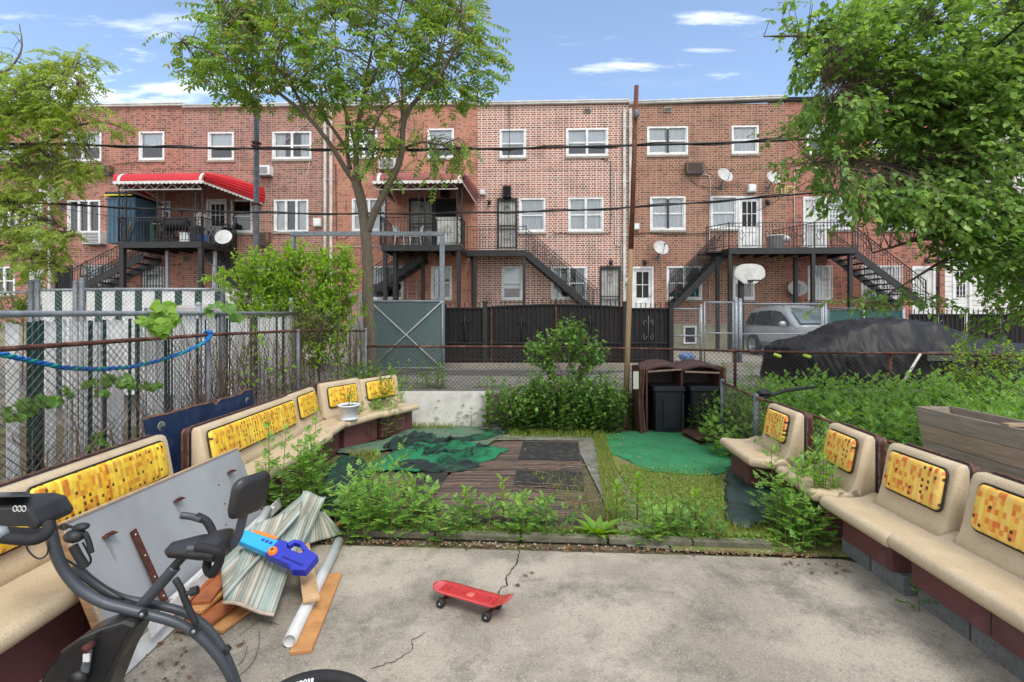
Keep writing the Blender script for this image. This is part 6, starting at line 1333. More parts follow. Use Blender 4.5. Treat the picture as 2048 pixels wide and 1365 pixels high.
q.build('grip_pattern', mat('deck_grip', (186, 44, 40), (160, 36, 34), 30, .6), dk)
q = MB(T); q.lathe([(0, .0998), (.03, .0998), (.031, .0955)], n=20); q.build('badge', mat('deck_badge', (214, 96, 84), rough=.4), dk)
q = MB(T)
for x in (-.19, .17):
    for sx in (-.022, .022):
        for sy in (-.02, .02): q.sphere((x + sx, sy, .0985), .0045, 6, 4)
q.build('bolt', m_black, dk)
for x in (-.19, .17):
    q = MB(T); q.box(x - .03, x + .03, -.025, .025, .075, .086); q.bar((x, -.055, .038), (x, .055, .038), .02, .018); q.bar((x, 0, .04), (x + .01 * (1 if x > 0 else -1), 0, .078), .026, .03); q.build('truck', m_rs, sk)
    for sy in (-1, 1):
        M = T @ Matrix.Translation((x, sy * .078, .0305)) @ Matrix.Rotation(R(90), 4, 'X'); q = MB(M); q.lathe([(.008, -.022), (.02, -.022), (.028, -.019), (.0302, -.012), (.0302, .012), (.028, .019), (.02, .022), (.008, .022)], n=20); wh = q.build('wheel', m_wh, sk)
        q = MB(M); q.lathe([(0, -.024), (.009, -.024), (.011, -.018)], n=10); q.lathe([(0, .024), (.009, .024), (.011, .018)], n=10); q.build('axle_nut', m_galv, wh)
# ---------------------------------------------------------------- bicycle wheel at the bottom edge
wx, wy, wr = X(638, 1.9), 1.842, .33; wt = thing('bicycle_wheel', (wx, wy, 0), R(8), 'bicycle wheel with black lettered tyre, only its top showing at the bottom edge', 'bicycle wheel'); T = wm(wt) @ Matrix.Translation((0, 0, .327)) @ Matrix.Rotation(R(-14), 4, 'X')
q = MB(T @ Matrix.Rotation(R(90), 4, 'X')); q.lathe([(wr - .052, -.014), (wr - .03, -.027), (wr - .012, -.022), (wr, 0), (wr - .012, .022), (wr - .03, .027), (wr - .052, .014), (wr - .052, -.014)], n=72); ty = q.build('tyre', mat('bicycle_tyre', (30, 30, 31), (38, 37, 36), 8, .8), wt)
q = MB(T @ Matrix.Rotation(R(90), 4, 'X')); q.lathe([(wr - .075, -.012), (wr - .053, -.014), (wr - .053, .014), (wr - .075, .012), (wr - .075, -.012)], n=72); q.build('rim', m_black, wt)
q = MB(T)
for k_ in range(28): a = k_ * math.pi / 14; q.tube([(.02 * math.cos(a + .5), .02 * (1 if k_ % 2 else -1), .02 * math.sin(a + .5)), ((wr - .07) * math.cos(a), 0, (wr - .07) * math.sin(a))], .0012, 4)
q.build('spokes', m_galv, wt)
q = MB(T @ Matrix.Rotation(R(90), 4, 'X')); q.lathe([(0, -.05), (.008, -.05), (.008, -.03), (.022, -.028), (.022, .028), (.008, .03), (.008, .05), (0, .05)], n=14); q.build('hub', m_galvd, wt)
def letters(txt, size):
    out_ = []; x = 0
    for ch in txt:
        cu = bpy.data.curves.new('t', 'FONT'); cu.body = ch; cu.size = size; cu.extrude = .0006; cu.offset = size * .02; ob = bpy.data.objects.new('t', cu); C.objects.link(ob); dg = bpy.context.evaluated_depsgraph_get(); me = bpy.data.meshes.new_from_object(ob.evaluated_get(dg))
        vs_ = [tuple(v.co) for v in me.vertices]; fs_ = [tuple(p.vertices) for p in me.polygons]; w_ = max(v[0] for v in vs_); out_.append((x, w_, vs_, fs_)); x += w_ + size * .1
        bpy.data.objects.remove(ob); bpy.data.curves.remove(cu); bpy.data.meshes.remove(me)
    return out_, x
ls, tot = letters('mongoose', .024); q = MB(T); rl = wr - .022
for x, w_, vs_, fs_ in ls:
    VV = []
    for v in vs_: 
        a = R(113) - (x + v[0]) / rl; rr = rl + v[1] - .007; VV.append((rr * math.cos(a), -.0272 + (.0) - v[2] - .0012 + max(0, (rr - (wr - .03))) * .28, rr * math.sin(a)))
    q.add(VV, fs_)
q.build('lettering', m_white, ty)
# ---------------------------------------------------------------- pole-side booth shells with bins, lid
yk = 8.7; m_in = mat('booth_inside', (52, 34, 30), (40, 28, 26), 4, .7)
t = thing('booth_shell', (X(1362, yk), yk, 0), 0, 'upturned brown booth shell with two arched bays sheltering black bins', 'booth shell')
x0, x1, x2 = X(1291, yk), X(1364, yk), X(1440, yk)
for a_, b_, c_, e_ in ((x0 - .02, x0 + .015, -.1, 0), (x2 - .015, x2 + .02, 0, .3), (x1 - .02, x1 + .02, 0, 0)): q = MB(); q.box(a_, b_, yk + c_, yk + .5, e_, 1.11); q.build('side_panel', m_maroond, t, bevel=.005)
q = MB(); q.box(x0 + .02, x2 - .02, yk + .45, yk + .49, 0, 1.1); q.build('rear_panel', m_in, t)
q = MB()
for a, b in ((x0, x1), (x1, x2)):
    P = [(a + (b - a) * i / 10, yk - .02, 1.1 + .07 * math.sin(math.pi * i / 10)) for i in range(11)]; q.loft([[(p[0], yy, p[2] + dz_) for p in P] + [(p[0], yy, p[2] + dz_ - .03) for p in P[::-1]] for yy, dz_ in ((yk - .06, -.0), (yk + .5, .06))], smooth=False)
q.build('top', m_maroond, t)
q = MB()
for a, b in ((x0 + .03, x1 - .03), (x1 + .03, x2 - .03)): q.bar((a, yk - .05, 1.06), (b, yk - .05, 1.10 if a < x1 else 1.04), .03, .03)
q.build('front_lip', mat('pale_lip', (150, 130, 116), (120, 96, 84), 8, .7), t)
for i, (dx_, m) in enumerate(((-.06, m_ply), (-.1, m_maroond), (-.135, m_maroond))):
    P = [(x0 + dx_, yk - .15 - i * .03, 0), (x0 + dx_, yk + .4, 0), (x0 + dx_, yk + .45, 1.12), (x0 + dx_ + .03, yk + .1, 1.17), (x0 + dx_, yk - .12 - i * .04, 1.12), (x0 + dx_ - .03, yk - .1 - i * .03, .6)]; q = MB(); q.prism(P, (.026, 0, 0)); q.build('side_layer', m, t, bevel=.006)
q = MB(); q.box(x2 + .03, x2 + .07, yk - .1, yk + .4, .3, 1.14); q.build('side_layer', m_ply, t, bevel=.01)
q = MB(); q.box(x0 - .26, x0 - .17, yk - .2, yk - .19, .78, 1.08); q.build('tag_board', mat('pale_card', (180, 184, 164)), t)
def bin_(u0, u1, label):
    xa, xb = X(u0, yk + .2), X(u1, yk + .2); cx_ = (xa + xb) / 2; w_ = (xb - xa) / 2; t = thing('rubbish_bin', (cx_, yk + .15, 0), 0, label, 'bin'); m = mat('black_bin_plastic', (34, 36, 44), (28, 30, 36), 4, .4, spec=.5); q = MB(); secs = []
    for z, k_ in ((0, .84), (.02, .86), (.7, .98), (.72, 1.0), (.735, 1.06), (.80, 1.06), (.81, 1.0)): secs.append([(cx_ + x * k_, yk + .15 + y * k_, z) for x, y in rrect(2 * w_, .5, .06)])
    q.loft(secs, smooth=False); q.build('body', m, t)
    q = MB(); q.box(cx_ - .11, cx_ + .11, yk - .115, yk - .085, .1, .6); q.box(cx_ - w_ * .9, cx_ - w_ * .75, yk - .12, yk - .09, .1, .68); q.box(cx_ + w_ * .75, cx_ + w_ * .9, yk - .12, yk - .09, .1, .68); q.build('rib', mat('black_bin_rib', (26, 28, 33), rough=.5), t)
    q = MB(); q.box(cx_ - w_ * .9, cx_ + w_ * .9, yk - .13, yk - .105, .735, .76); q.build('handle', m, t)
bin_(1299, 1359, 'black ribbed bin in the left bay of the brown shell'); bin_(1371, 1432, 'black ribbed bin in the right bay of the brown shell')
q = MB(); P = [G(1362, 872), G(1395, 860), G(1446, 866), G(1452, 884), G(1400, 892)]; q.prism([p + Vector((0, 0, .06)) for p in P], (0, 0, .035)); q.prism([p + Vector((0, .0, .0)) for p in P], (0, 0, .03)); lo = q.build('maroon_boards', m_maroond, bevel=.01); tag(lo, 'flat maroon boards with a round rust mark lying by the bins', 'board')
q = MB(); c = G(1395, 868, .1); q.lathe([(0, .003), (.16, .003), (.165, 0)], Matrix.Translation((c.x, c.y, .0952)), 20); q.build('round_mark', mat('mark', (64, 36, 30), rough=.8), lo)
# ---------------------------------------------------------------- wooden planter
m_pw = wood('weathered_planter_wood', (166, 150, 134), (128, 114, 102), .85, (3, .8, 12)); m_pw2 = wood('weathered_planter_pale', (176, 152, 128), (142, 122, 102), .85, (3, .8, 12))
t = thing('planter_box', (4.9, 4.9, 0), 0, 'long weathered wooden trough planter standing above the right hand weeds', 'planter')
ya, yb_, xA, xB = 3.7, 5.85, 4.72, 5.12; zt, zb = .96, .42
for i, (z0_, z1_, m) in enumerate(((zb, zb + .17, m_pw), (zb + .175, zb + .35, m_pw2), (zb + .355, zt, m_pw))):
    e0 = (zt - z1_) * .25; q = MB(); P = [(0, ya - .3, z0_), (0, yb_ - (zt - z0_) * .25, z0_), (0, yb_ - e0, z1_), (0, ya - .3, z1_)]
    q.prism([(xA, p[1], p[2]) for p in P], (.025, 0, 0)); q.prism([(xB, p[1], p[2]) for p in P], (.025, 0, 0)); q.build('side_board', m, t)
q = MB(); q.box(xA + .026, xB - .001, ya - .3, yb_ - .16, zb, zb + .03); q.bar((xA + .2, yb_ - .14, zb), (xA + .2, yb_ - .01, zt), .34, .025, up=Vector((0, 1, 0))); q.build('end_board', m_pw, t)
q = MB(); q.box(xA + .001, xB + .02, 4.75, 4.83, zt + .001, zt + .022); q.build('crosspiece', m_pw2, t); q = MB(); q.box(xA + .03, xB - .01, ya - .3, yb_ - .15, zb + .2, zt - .09); q.build('soil', m_soil, t)
for y in (4.0, 5.4):
    for x in (xA + .05, xB - .05): q = MB(); q.box(x - .04, x + .04, y - .04, y + .04, 0, zb - .001); q.build('leg', m_pw, t)
# ---------------------------------------------------------------- mats, turf, tarps
m_brown = stripes('brown_striped_mat', [(86, 70, 62), (66, 56, 50), (104, 82, 70), (74, 62, 56), (56, 50, 46), (94, 78, 70), (124, 100, 84)], 'y', .024, wob=.14)
m_dk = mat('dark_carpet', (34, 34, 36), (46, 44, 44), 5, .95, c3=(92, 84, 66), s3=9, a3=.45)
def flat(name, pts, z, m, label, cat, th=.006, parent=None):
    q = MB(); q.prism([G(u, v) + Vector((0, 0, z)) for u, v in pts], (0, 0, th)); o_ = q.build(name, m, parent); 
    if not parent: tag(o_, label, cat)
    return o_
flat('striped_mat', [(1172, 1066), (790, 1066), (905, 946), (960, 898), (1006, 884), (1157, 882), (1172, 990)], .004, m_brown, 'large brown striped outdoor mat on the ground in the middle of the yard', 'mat')
flat('dark_carpet', [(1046, 886), (1156, 887), (1160, 924), (1036, 921)], .012, m_dk, 'dark carpet square at the far end of the brown striped mat', 'carpet')
flat('dark_carpet', [(1033, 944), (1164, 946), (1168, 984), (1026, 975)], .012, m_dk, 'dark dirty carpet square crossed by dry twigs, beside the stone path', 'carpet')
flat('dark_carpet', [(838, 948), (898, 946), (872, 992), (805, 994)], .012, m_dk, 'dark carpet square at the left of the brown mat', 'carpet')
m_turf = mat('green_turf', (40, 132, 84), (30, 108, 68), 3, .95, c3=(120, 128, 84), s3=26, a3=.5, bump=.5, bscale=200); m_turfd = mat('faded_turf', (70, 116, 92), (104, 104, 84), 3, .95, c3=(44, 82, 60), s3=5, a3=.7, bump=.4, bscale=120)
def cloth(name, pts, z, m, label, cat, wav=.03, fs_=2.5, seed=0, lift=0.0, res=.035):
    """irregular sheet over polygon (pixels on ground) with folds, triangulated grid clipped to the outline"""
    P = [G(u, v) for u, v in pts]; x0 = min(p.x for p in P); x1 = max(p.x for p in P); y0 = min(p.y for p in P); y1 = max(p.y for p in P)
    nx, ny = max(8, int((x1 - x0) / res)), max(8, int((y1 - y0) / res))
    def inside(x, y):
        c = False; n = len(P)
        for i in range(n):
            a, b = P[i], P[i - 1]
            if (a.y > y) != (b.y > y) and x < (b.x - a.x) * (y - a.y) / (b.y - a.y) + a.x: c = not c
        return c
    def edged(x, y):
        d = 9
        for i in range(len(P)):
            a, b = P[i - 1], P[i]; e = b - a; t_ = max(0, min(1, ((x - a.x) * e.x + (y - a.y) * e.y) / max(1e-6, e.x ** 2 + e.y ** 2))); d = min(d, math.hypot(x - a.x - e.x * t_, y - a.y - e.y * t_))
        return d
    vs_, fs2, idx = [], [], {}
    for j in range(ny + 1):
        for i in range(nx + 1):
            x = x0 + (x1 - x0) * i / nx + .3 * res * nz3(i * .7, j * .7, seed); y = y0 + (y1 - y0) * j / ny
            if inside(x + .05 * nz3(x * 3.5, y * 3.5, seed) + .02 * nz3(x * 11, y * 11, seed), y + .05 * nz3(x * 3.5, y * 3.5, seed + 3)) :
                e = min(1, edged(x, y) / .12); xr = x * .92 + y * .38; yr = y * .92 - x * .38; w1 = nz3(x * 1.1, y * 1.1, seed + 7); n1 = 1 - 2.6 * abs(nz3(xr * fs_ * .55 + w1, yr * fs_ * 1.5 + w1 * 2, seed)); n2 = 1 - 2.6 * abs(nz3(xr * fs_ * 1.6, yr * fs_ * 3.2 + w1 * 3, seed + 4)); idx[(i, j)] = len(vs_); vs_.append((x, y, z + wav * max(-.1, .65 * n1 + .35 * n2) * (.35 + .65 * e) + lift * e))
    for (i, j) in idx:
        if (i + 1, j) in idx and (i, j + 1) in idx and (i + 1, j + 1) in idx: fs2.append((idx[(i, j)], idx[(i + 1, j)], idx[(i + 1, j + 1)], idx[(i, j + 1)]))
    q = MB(); q.add(vs_, fs2, True); o_ = q.build(name, m); so_ = o_.modifiers.new('thickness', 'SOLIDIFY'); so_.thickness = .008; so_.offset = -1; tag(o_, label, cat); return o_
cloth('artificial_turf', [(1203, 872), (1250, 864), (1330, 862), (1438, 872), (1462, 900), (1466, 935), (1448, 952), (1400, 955), (1300, 946), (1262, 930), (1215, 905)], .012, m_turf, 'bright green artificial turf in front of the bins', 'turf', .015, 1.4, 1)
cloth('artificial_turf', [(770, 880), (800, 858), (900, 852), (1026, 862), (1000, 880), (950, 905), (800, 900), (720, 912), (650, 905)], .012, m_turfd, 'faded littered green turf before the white panel', 'turf', .025, 2.2, 2)
m_dt = mat('dark_green_cloth', (22, 58, 44), (14, 34, 30), 3.5, .9, c3=(30, 112, 70), s3=2.5, a3=.75)
m_dtd = mat('turf_backing', (34, 50, 46), (24, 34, 34), 5, .85, c3=(40, 84, 62), s3=4, a3=.6)
hp = thing('crumpled_turf', G(880, 915), 0, 'crumpled heap of dark green turf in the middle of the yard', 'turf')
def fold(pts, w0, w1, hgt, m, seed, nm='fold'):
    """a thick rumpled roll of cloth following a line on the ground"""
    P = smooth_([G(u, v, .0) for u, v in pts]); secs = []; n = len(P)
    for i, p in enumerate(P):
        d = (P[min(i + 1, n - 1)] - P[max(i - 1, 0)]); d.z = 0; d.normalize(); s_ = Vector((-d.y, d.x, 0)); f = i / (n - 1); w_ = w0 + (w1 - w0) * f; e = min(1, min(f, 1 - f) * 6 + .15); row = []
        for k_ in range(15):
            g = k_ / 14 * 2 - 1; h_ = (hgt * (1 - g * g) ** .8 * (1 + .9 * nz3(f * 9 + seed, g * 1.5, 0)) * (1 - .5 * max(0, 1 - abs(nz3(f * 12, g * 3, seed + 1)) * 5)) + .035 * abs(nz3(f * 9, g * 4, seed))) * e + .012; off = .07 * nz3(f * 6, g * 2, seed + 3) + .02 * nz3(f * 20, g * 5, seed)
            row.append(p + s_ * (g * w_ * (1 + .25 * nz3(f * 5, seed, g)) + off) + d * .08 * nz3(f * 4, g * 3, seed + 9) + Vector((0, 0, h_)))
        secs.append(row)
    q = MB(); q.loft(secs, closed=False, cap=False); o_ = q.build(nm, m, hp); so_ = o_.modifiers.new('thickness', 'SOLIDIFY'); so_.thickness = .01; so_.offset = -1; return o_
def smooth_(P, k_=9):
    Q = []; PP = [P[0]] + list(P) + [P[-1]]
    for i in range(1, len(PP) - 2):
        for j in range(k_):
            t_ = j / k_; Q.append(.5 * ((2 * PP[i]) + (PP[i + 1] - PP[i - 1]) * t_ + (2 * PP[i - 1] - 5 * PP[i] + 4 * PP[i + 1] - PP[i + 2]) * t_ * t_ + (3 * PP[i] - PP[i - 1] - 3 * PP[i + 1] + PP[i + 2]) * t_ ** 3))
    Q.append(P[-1]); return Q
m_dt2 = mat('turf_face', (34, 122, 78), (26, 92, 62), 3, .95, c3=(20, 60, 46), s3=5, a3=.6, bump=.4, bscale=120)
fold([(785, 908), (850, 914), (910, 908), (970, 892)], .85, .5, .035, m_dt2, 1, 'sheet')
fold([(778, 900), (800, 888), (850, 884), (880, 892), (912, 884)], .10, .13, .09, m_dtd, 2)
fold([(800, 896), (830, 904), (862, 900)], .22, .14, .035, m_dtd, 22)
fold([(806, 892), (840, 903), (856, 914), (882, 903), (935, 886)], .06, .07, .07, m_dt, 3)
fold([(795, 928), (850, 938), (900, 941), (948, 930)], .17, .15, .05, m_dtd, 4)
fold([(880, 932), (925, 920), (975, 908)], .13, .10, .08, m_dt, 5)
fold([(905, 925), (940, 912), (978, 900)], .07, .07, .08, m_dtd, 15)
fold([(820, 918), (870, 904), (925, 897), (945, 904)], .07, .1, .07, m_dt2, 6)
fold([(835, 924), (880, 914), (930, 910)], .05, .05, .06, m_dt, 16)
fold([(905, 888), (950, 880), (1000, 868), (1018, 864)], .2, .12, .03, m_dt, 7)
cloth('dark_cloth', [(640, 985), (650, 940), (690, 918), (738, 930), (745, 975), (760, 1010), (700, 1045), (640, 1040)], .03, mat('tarp_green_black', (26, 50, 42), (16, 28, 26), 3, .85, c3=(34, 96, 70), s3=3, a3=.5), 'dark green cloth crumpled in the left corner beside the benches', 'cloth', .10, 1.8, 4, .0, .03)
cloth('dark_tarp', [(1448, 950), (1470, 925), (1500, 935), (1545, 990), (1572, 1050), (1500, 1066), (1452, 1050), (1445, 990)], .02, mat('tarp_slate', (44, 62, 56), (36, 50, 48), 2, .5, c3=(26, 90, 66), s3=4, a3=.4), 'slate green tarp sheet lying by the right hand benches', 'tarp', .04, 1.6, 5, .02)
flat('stone_slab', [(962, 862), (985, 832), (1032, 834), (1024, 864)], .03, m_slab, 'small pale stone slab at the edge of the shrubs', 'slab', .04)
# small litter: twigs, dry leaves
m_twig = mat('dry_twig', (132, 114, 90), (92, 78, 62), 10, .9); m_dead = leafmat('dead_leaf', [(120, 84, 56), (92, 60, 40), (150, 120, 84), (70, 54, 42)], .1, .8)
q = MB()
for i in range(30):
    c = G(rnd(1000, 1200), rnd(925, 1010)); a = rnd(-.5, .5) + (math.pi if random.random() < .5 else 0); P = [c + Vector((0, 0, .02))]
    for k_ in range(5): a += rnd(-.3, .3); P.append(P[-1] + Vector((math.cos(a) * .09, math.sin(a) * .06, rnd(-.006, .008))))
    q.tube(P, rnd(.0025, .006), 4)
for i in range(9):
    c = G(rnd(820, 1010), rnd(930, 975)); a = rnd(-.7, .9); P = [c + Vector((0, 0, .02))]
    for k_ in range(5): a += rnd(-.2, .2); P.append(P[-1] + Vector((math.cos(a) * .1, math.sin(a) * .07, rnd(-.004, .006))))
    q.tube(P, rnd(.002, .005), 4)
tag(q.build('dry_twigs', m_twig), 'dry bare twigs strewn over the brown mat and carpets', 'twigs', kind='stuff')
q = MB()
def dl(c, s=.03):
    a = rnd(0, 6.3); x = Vector((math.cos(a), math.sin(a), rnd(-.2, .4))) * s; y = Vector((-math.sin(a), math.cos(a), rnd(-.2, .4))) * s * .5; q.add([c - x, c + y, c + x + Vector((0, 0, s * .3)), c - y], [(0, 1, 2, 3)])
for i in range(380): u = rnd(640, 1640); dl(G(u, 1071 + (u - 690) * .03 + abs(random.gauss(0, 5)) + 8, .008), rnd(.008, .028))
for i in range(60): dl(G(rnd(230, 380), rnd(1260, 1364), .01), rnd(.008, .02))
for i in range(60): dl(G(rnd(1560, 1800), rnd(1085, 1150), .01), rnd(.01, .03))
for i in range(260): dl(G(rnd(640, 1540), rnd(860, 1060), .02), rnd(.01, .03))
for u, v, s in ((300, 1292, .035), (318, 1288, .03), (235, 1346, .04), (478, 1290, .02), (1051, 1150, .02), (1062, 1146, .016), (1035, 1172, .02)): 
    for k_ in range(3): dl(G(u, v, .012) + Vector((rnd(-.02, .02), rnd(-.02, .02), 0)), s)
tag(q.build('dead_leaves', m_dead), 'dry brown leaves and crumbs gathered along the edging and under the boards', 'leaves', kind='stuff')
q = MB()
for i in range(260):
    u = rnd(650, 1650); c = G(u, 1072 + (u - 690) * .03 + rnd(4, 13), .004); s = rnd(.004, .012); q.sphere(c, s, 5, 3, (1, 1, .6))
tag(q.build('gravel', mat('crumb_gravel', (178, 170, 156), (120, 112, 100), 20, .9), origin=(0, 0, 0)), 'pale grit and pebbles along the edging', 'gravel', kind='stuff')
q = MB(); 
for P_ in ([(480, 1350), (503, 1328), (517, 1296), (519, 1262)], [(476, 1330), (489, 1314), (494, 1292)]): q.tube(smooth_([G(u, v, .008) for u, v in P_]), .0028, 5)
tag(q.build('loose_wire', m_galvd), 'thin curl of loose wire on the concrete beside the exercise bike', 'wire')
# grey canopy top in the neighbour's yard
yq = 9.9; q = MB(); c = Vector((X(452, yq), yq, Z(574, yq))); cs = [Vector((X(366, yq), yq - 1.0, Z(616, yq - 1.0))), Vector((X(530, yq), yq - 1.0, Z(616, yq))), Vector((X(530, yq), yq + 1.4, Z(610, yq))), Vector((X(400, yq), yq + 1.4, Z(606, yq)))]
q.add([c] + cs, [(0, 1, 2), (0, 2, 3), (0, 3, 4), (0, 4, 1)]); q.add([p for p in cs] + [p - Vector((0, 0, .1)) for p in cs], [(i, i + 4, (i + 1) % 4 + 4, (i + 1) % 4) for i in range(4)])
t = thing('garden_canopy', (c.x, c.y, 0), 0, 'grey pyramid canopy roof in the neighbouring yard behind the hedge', 'canopy'); q.build('roof', mat('canopy_grey', (176, 172, 166), (158, 154, 150), 3, .8), t)
for p in cs: q = MB(); q.tube([(p.x, p.y, 0), (p.x, p.y, p.z)], .03, 7); q.build('post', m_galvd, t)
# ---------------------------------------------------------------- vegetation
m_bark = mat('ailanthus_bark', (112, 100, 86), (88, 78, 68), 8, .9, bump=.3, stretch=(6, 6, 1)); m_barkd = mat('dark_bark', (118, 104, 88), (88, 76, 64), 9, .9, bump=.3)
m_lf1 = leafmat('ailanthus_leaf', [(92, 132, 54), (112, 152, 62), (82, 118, 52), (138, 168, 68), (102, 142, 60), (120, 158, 64), (156, 148, 80), (86, 124, 54)], .42)
m_lf2 = leafmat('mulberry_leaf', [(98, 134, 62), (118, 154, 70), (86, 120, 56), (136, 170, 82), (108, 144, 66), (90, 126, 60), (158, 188, 100), (74, 108, 52)], .40, .4)
m_lf3 = leafmat('locust_leaf', [(140, 160, 72), (116, 140, 58), (160, 176, 84), (128, 150, 64), (106, 130, 56)], .5)
m_lf4 = leafmat('privet_leaf', [(136, 172, 58), (112, 150, 50), (160, 192, 72), (92, 132, 46), (146, 180, 62)], .5)
m_mug = leafmat('mugwort_leaf', [(112, 156, 66), (92, 136, 58), (142, 182, 80), (78, 118, 54), (124, 162, 66), (104, 150, 70), (158, 186, 92), (98, 138, 56)], .4)
m_mugd = leafmat('weed_leaf_dark', [(88, 132, 56), (70, 110, 48), (118, 158, 66), (80, 120, 52), (60, 96, 44), (100, 138, 54), (132, 164, 74)], .35)
m_stem = mat('green_stem', (108, 116, 66), (84, 80, 50), 9, .8)
m_grass = leafmat('grass_blade', [(128, 148, 56), (104, 130, 44), (150, 156, 78), (90, 118, 40), (160, 150, 92)], .4, .6)
def rv(): 
    while True:
        v = Vector((rnd(-1, 1), rnd(-1, 1), rnd(-1, 1)))
        if .1 < v.length < 1: return v.normalized()
def leaf(q, base, d, n, L, w_, fold=.25, curl=.15):
    """ovate leaf: 6 points, gently folded"""
    d = d.normalized(); s_ = d.cross(n)
    if s_.length < 1e-3: s_ = d.cross(Vector((1, 0, 0)))
    s_.normalize(); u_ = s_.cross(d)
    a = base; m1 = base + d * L * .35; t_ = base + d * L - u_ * L * curl; l1 = m1 + s_ * w_ * .5 + u_ * w_ * fold; r1 = m1 - s_ * w_ * .5 + u_ * w_ * fold; m2 = base + d * L * .7 - u_ * L * curl * .4; l2 = m2 + s_ * w_ * .38 + u_ * w_ * fold * .6; r2 = m2 - s_ * w_ * .38 + u_ * w_ * fold * .6
    q.add([a, l1, l2, t_, r2, r1, m1, m2], [(0, 6, 1), (0, 5, 6), (6, 7, 2, 1), (5, 4, 7, 6), (7, 3, 2), (4, 3, 7)], True)
def frond(q, qs, base, d, L, n, lw, ll, droop=.5):
    """compound leaf with paired leaflets"""
    p = base; d = d.normalized(); step = L / n; up = Vector((0, 0, 1)); s_ = d.cross(up)
    if s_.length < .1: s_ = Vector((1, 0, 0))
    s_.normalize(); pts = [p]; roll = rnd(-.5, .5)
    for i in range(n):
        d = (d + Vector((0, 0, -droop / n)) + rv() * .04).normalized(); p = p + d * step; pts.append(p); nn = s_.cross(d).normalized()
        if i < 1: continue
        for sg in (-1, 1):
            dd = (s_ * sg + d * .35 + Vector((0, 0, -.25 + roll * sg)) + rv() * .18); leaf(q, p, dd, nn + rv() * .3, ll * (1 - .35 * abs(i / n - .4)) * rnd(.8, 1.1), lw, .12, .2)
    leaf(q, p, d, s_.cross(d), ll, lw)
    if qs is not None: qs.tube([pts[0], pts[len(pts) // 2], pts[-1]], .004, 3, cap=False)
def smooth(P, k_=5):
    Q = []; PP = [P[0]] + list(P) + [P[-1]]
    for i in range(1, len(PP) - 2):
        for j in range(k_):
            t_ = j / k_; Q.append(.5 * ((2 * PP[i]) + (PP[i + 1] - PP[i - 1]) * t_ + (2 * PP[i - 1] - 5 * PP[i] + 4 * PP[i + 1] - PP[i + 2]) * t_ * t_ + (3 * PP[i] - PP[i - 1] - 3 * PP[i + 1] + PP[i + 2]) * t_ ** 3))
    Q.append(P[-1]); return Q
def limb(q, P, r0, r1, n=7):
    Q = smooth(P); q.tube(Q, [r0 + (r1 - r0) * i / (len(Q) - 1) for i in range(len(Q))], n); return Q
def nearest(nodes, p):
    return min(nodes, key=lambda a: (a - p).length_squared)
def crown_pts(ells, n, y, dy, keep=None):
    """random points in a union of pixel-space ellipses, spread in real depth about y"""
    out_ = []; W = [rx * ry for _, _, rx, ry in ells]
    while len(out_) < n:
        e = random.choices(ells, W)[0]; a = rnd(0, 6.283); r = math.sqrt(random.random()); yy = y + rnd(-1, 1) * dy * math.sqrt(max(0, 1 - r * r * .8))
        u, v = e[0] + e[2] * r * math.cos(a), e[1] + e[3] * r * math.sin(a)
        p = Vector(((u - CU) * (y * .35 + yy * .65) / FOC, yy, EYE - (v - HV) * (y * .35 + yy * .65) / FOC))
        if nz3(p.x * .9, p.y * .9, p.z * .9) + .35 * nz3(p.x * 2.4, p.y * 2.4, p.z * 2.4) < (keep if keep is not None else -.25): continue
        out_.append(p)
    return out_
# --- the forked ailanthus
yt = 10.4
def DT(u, v, dy=0): return Vector(((u - CU) * yt / FOC, yt + dy, EYE - (v - HV) * yt / FOC))
tb = Vector((X(735, yt), yt, .3)); tree = thing('ailanthus_tree', tb, 0, 'tall forked tree with long compound leaves rising behind the left fence corner', 'tree')
random.seed(11)
q = MB(); nodes = []
nodes += limb(q, [DT(742, 800), DT(740, 690), DT(736, 600), DT(735, 520), DT(730, 455), DT(722, 400), DT(712, 365)], .125, .10, 12)
nodes = nodes[-8:]
def L_(pts, r0, r1, dys): 
    P = [DT(u, v, dys[0] + (dys[1] - dys[0]) * i / (len(pts) - 1)) for i, (u, v) in enumerate(pts)]; nodes.extend(limb(q, P, r0, r1))
L_([(736, 462), (752, 425), (778, 380), (806, 322), (812, 262), (828, 228), (852, 206), (882, 178), (912, 130), (930, 60)], .085, .018, (0, -.6))
L_([(812, 262), (803, 215), (798, 150), (780, 110), (762, 50)], .045, .012, (-.2, .8)); L_([(846, 210), (850, 150), (870, 90), (880, 20)], .04, .01, (-.3, .9))
L_([(712, 368), (695, 342), (668, 296), (630, 248), (578, 206), (535, 170), (468, 146), (420, 130)], .06, .012, (0, -.9))
L_([(713, 366), (711, 330), (711, 262), (722, 190), (728, 140), (742, 60), (750, -20)], .07, .014, (0, .3)); L_([(711, 300), (690, 240), (664, 170), (640, 110), (610, 40)], .045, .012, (.1, 1.0))
L_([(697, 335), (686, 288), (680, 222), (662, 140), (646, 60), (640, -20)], .05, .012, (.1, .9)); L_([(686, 288), (650, 238), (612, 190), (576, 160), (545, 100), (500, 60)], .04, .01, (.1, .4))
L_([(716, 368), (735, 345), (756, 326), (764, 280), (790, 250), (830, 240)], .04, .012, (0, -1.0)); L_([(630, 248), (600, 190), (560, 140), (520, 90), (480, 50)], .035, .01, (-.3, -.9)); L_([(810, 300), (850, 296), (890, 308), (925, 304)], .03, .01, (-.1, -.8)); L_([(724, 190), (760, 150), (800, 90), (830, 20)], .035, .01, (.1, -.8))
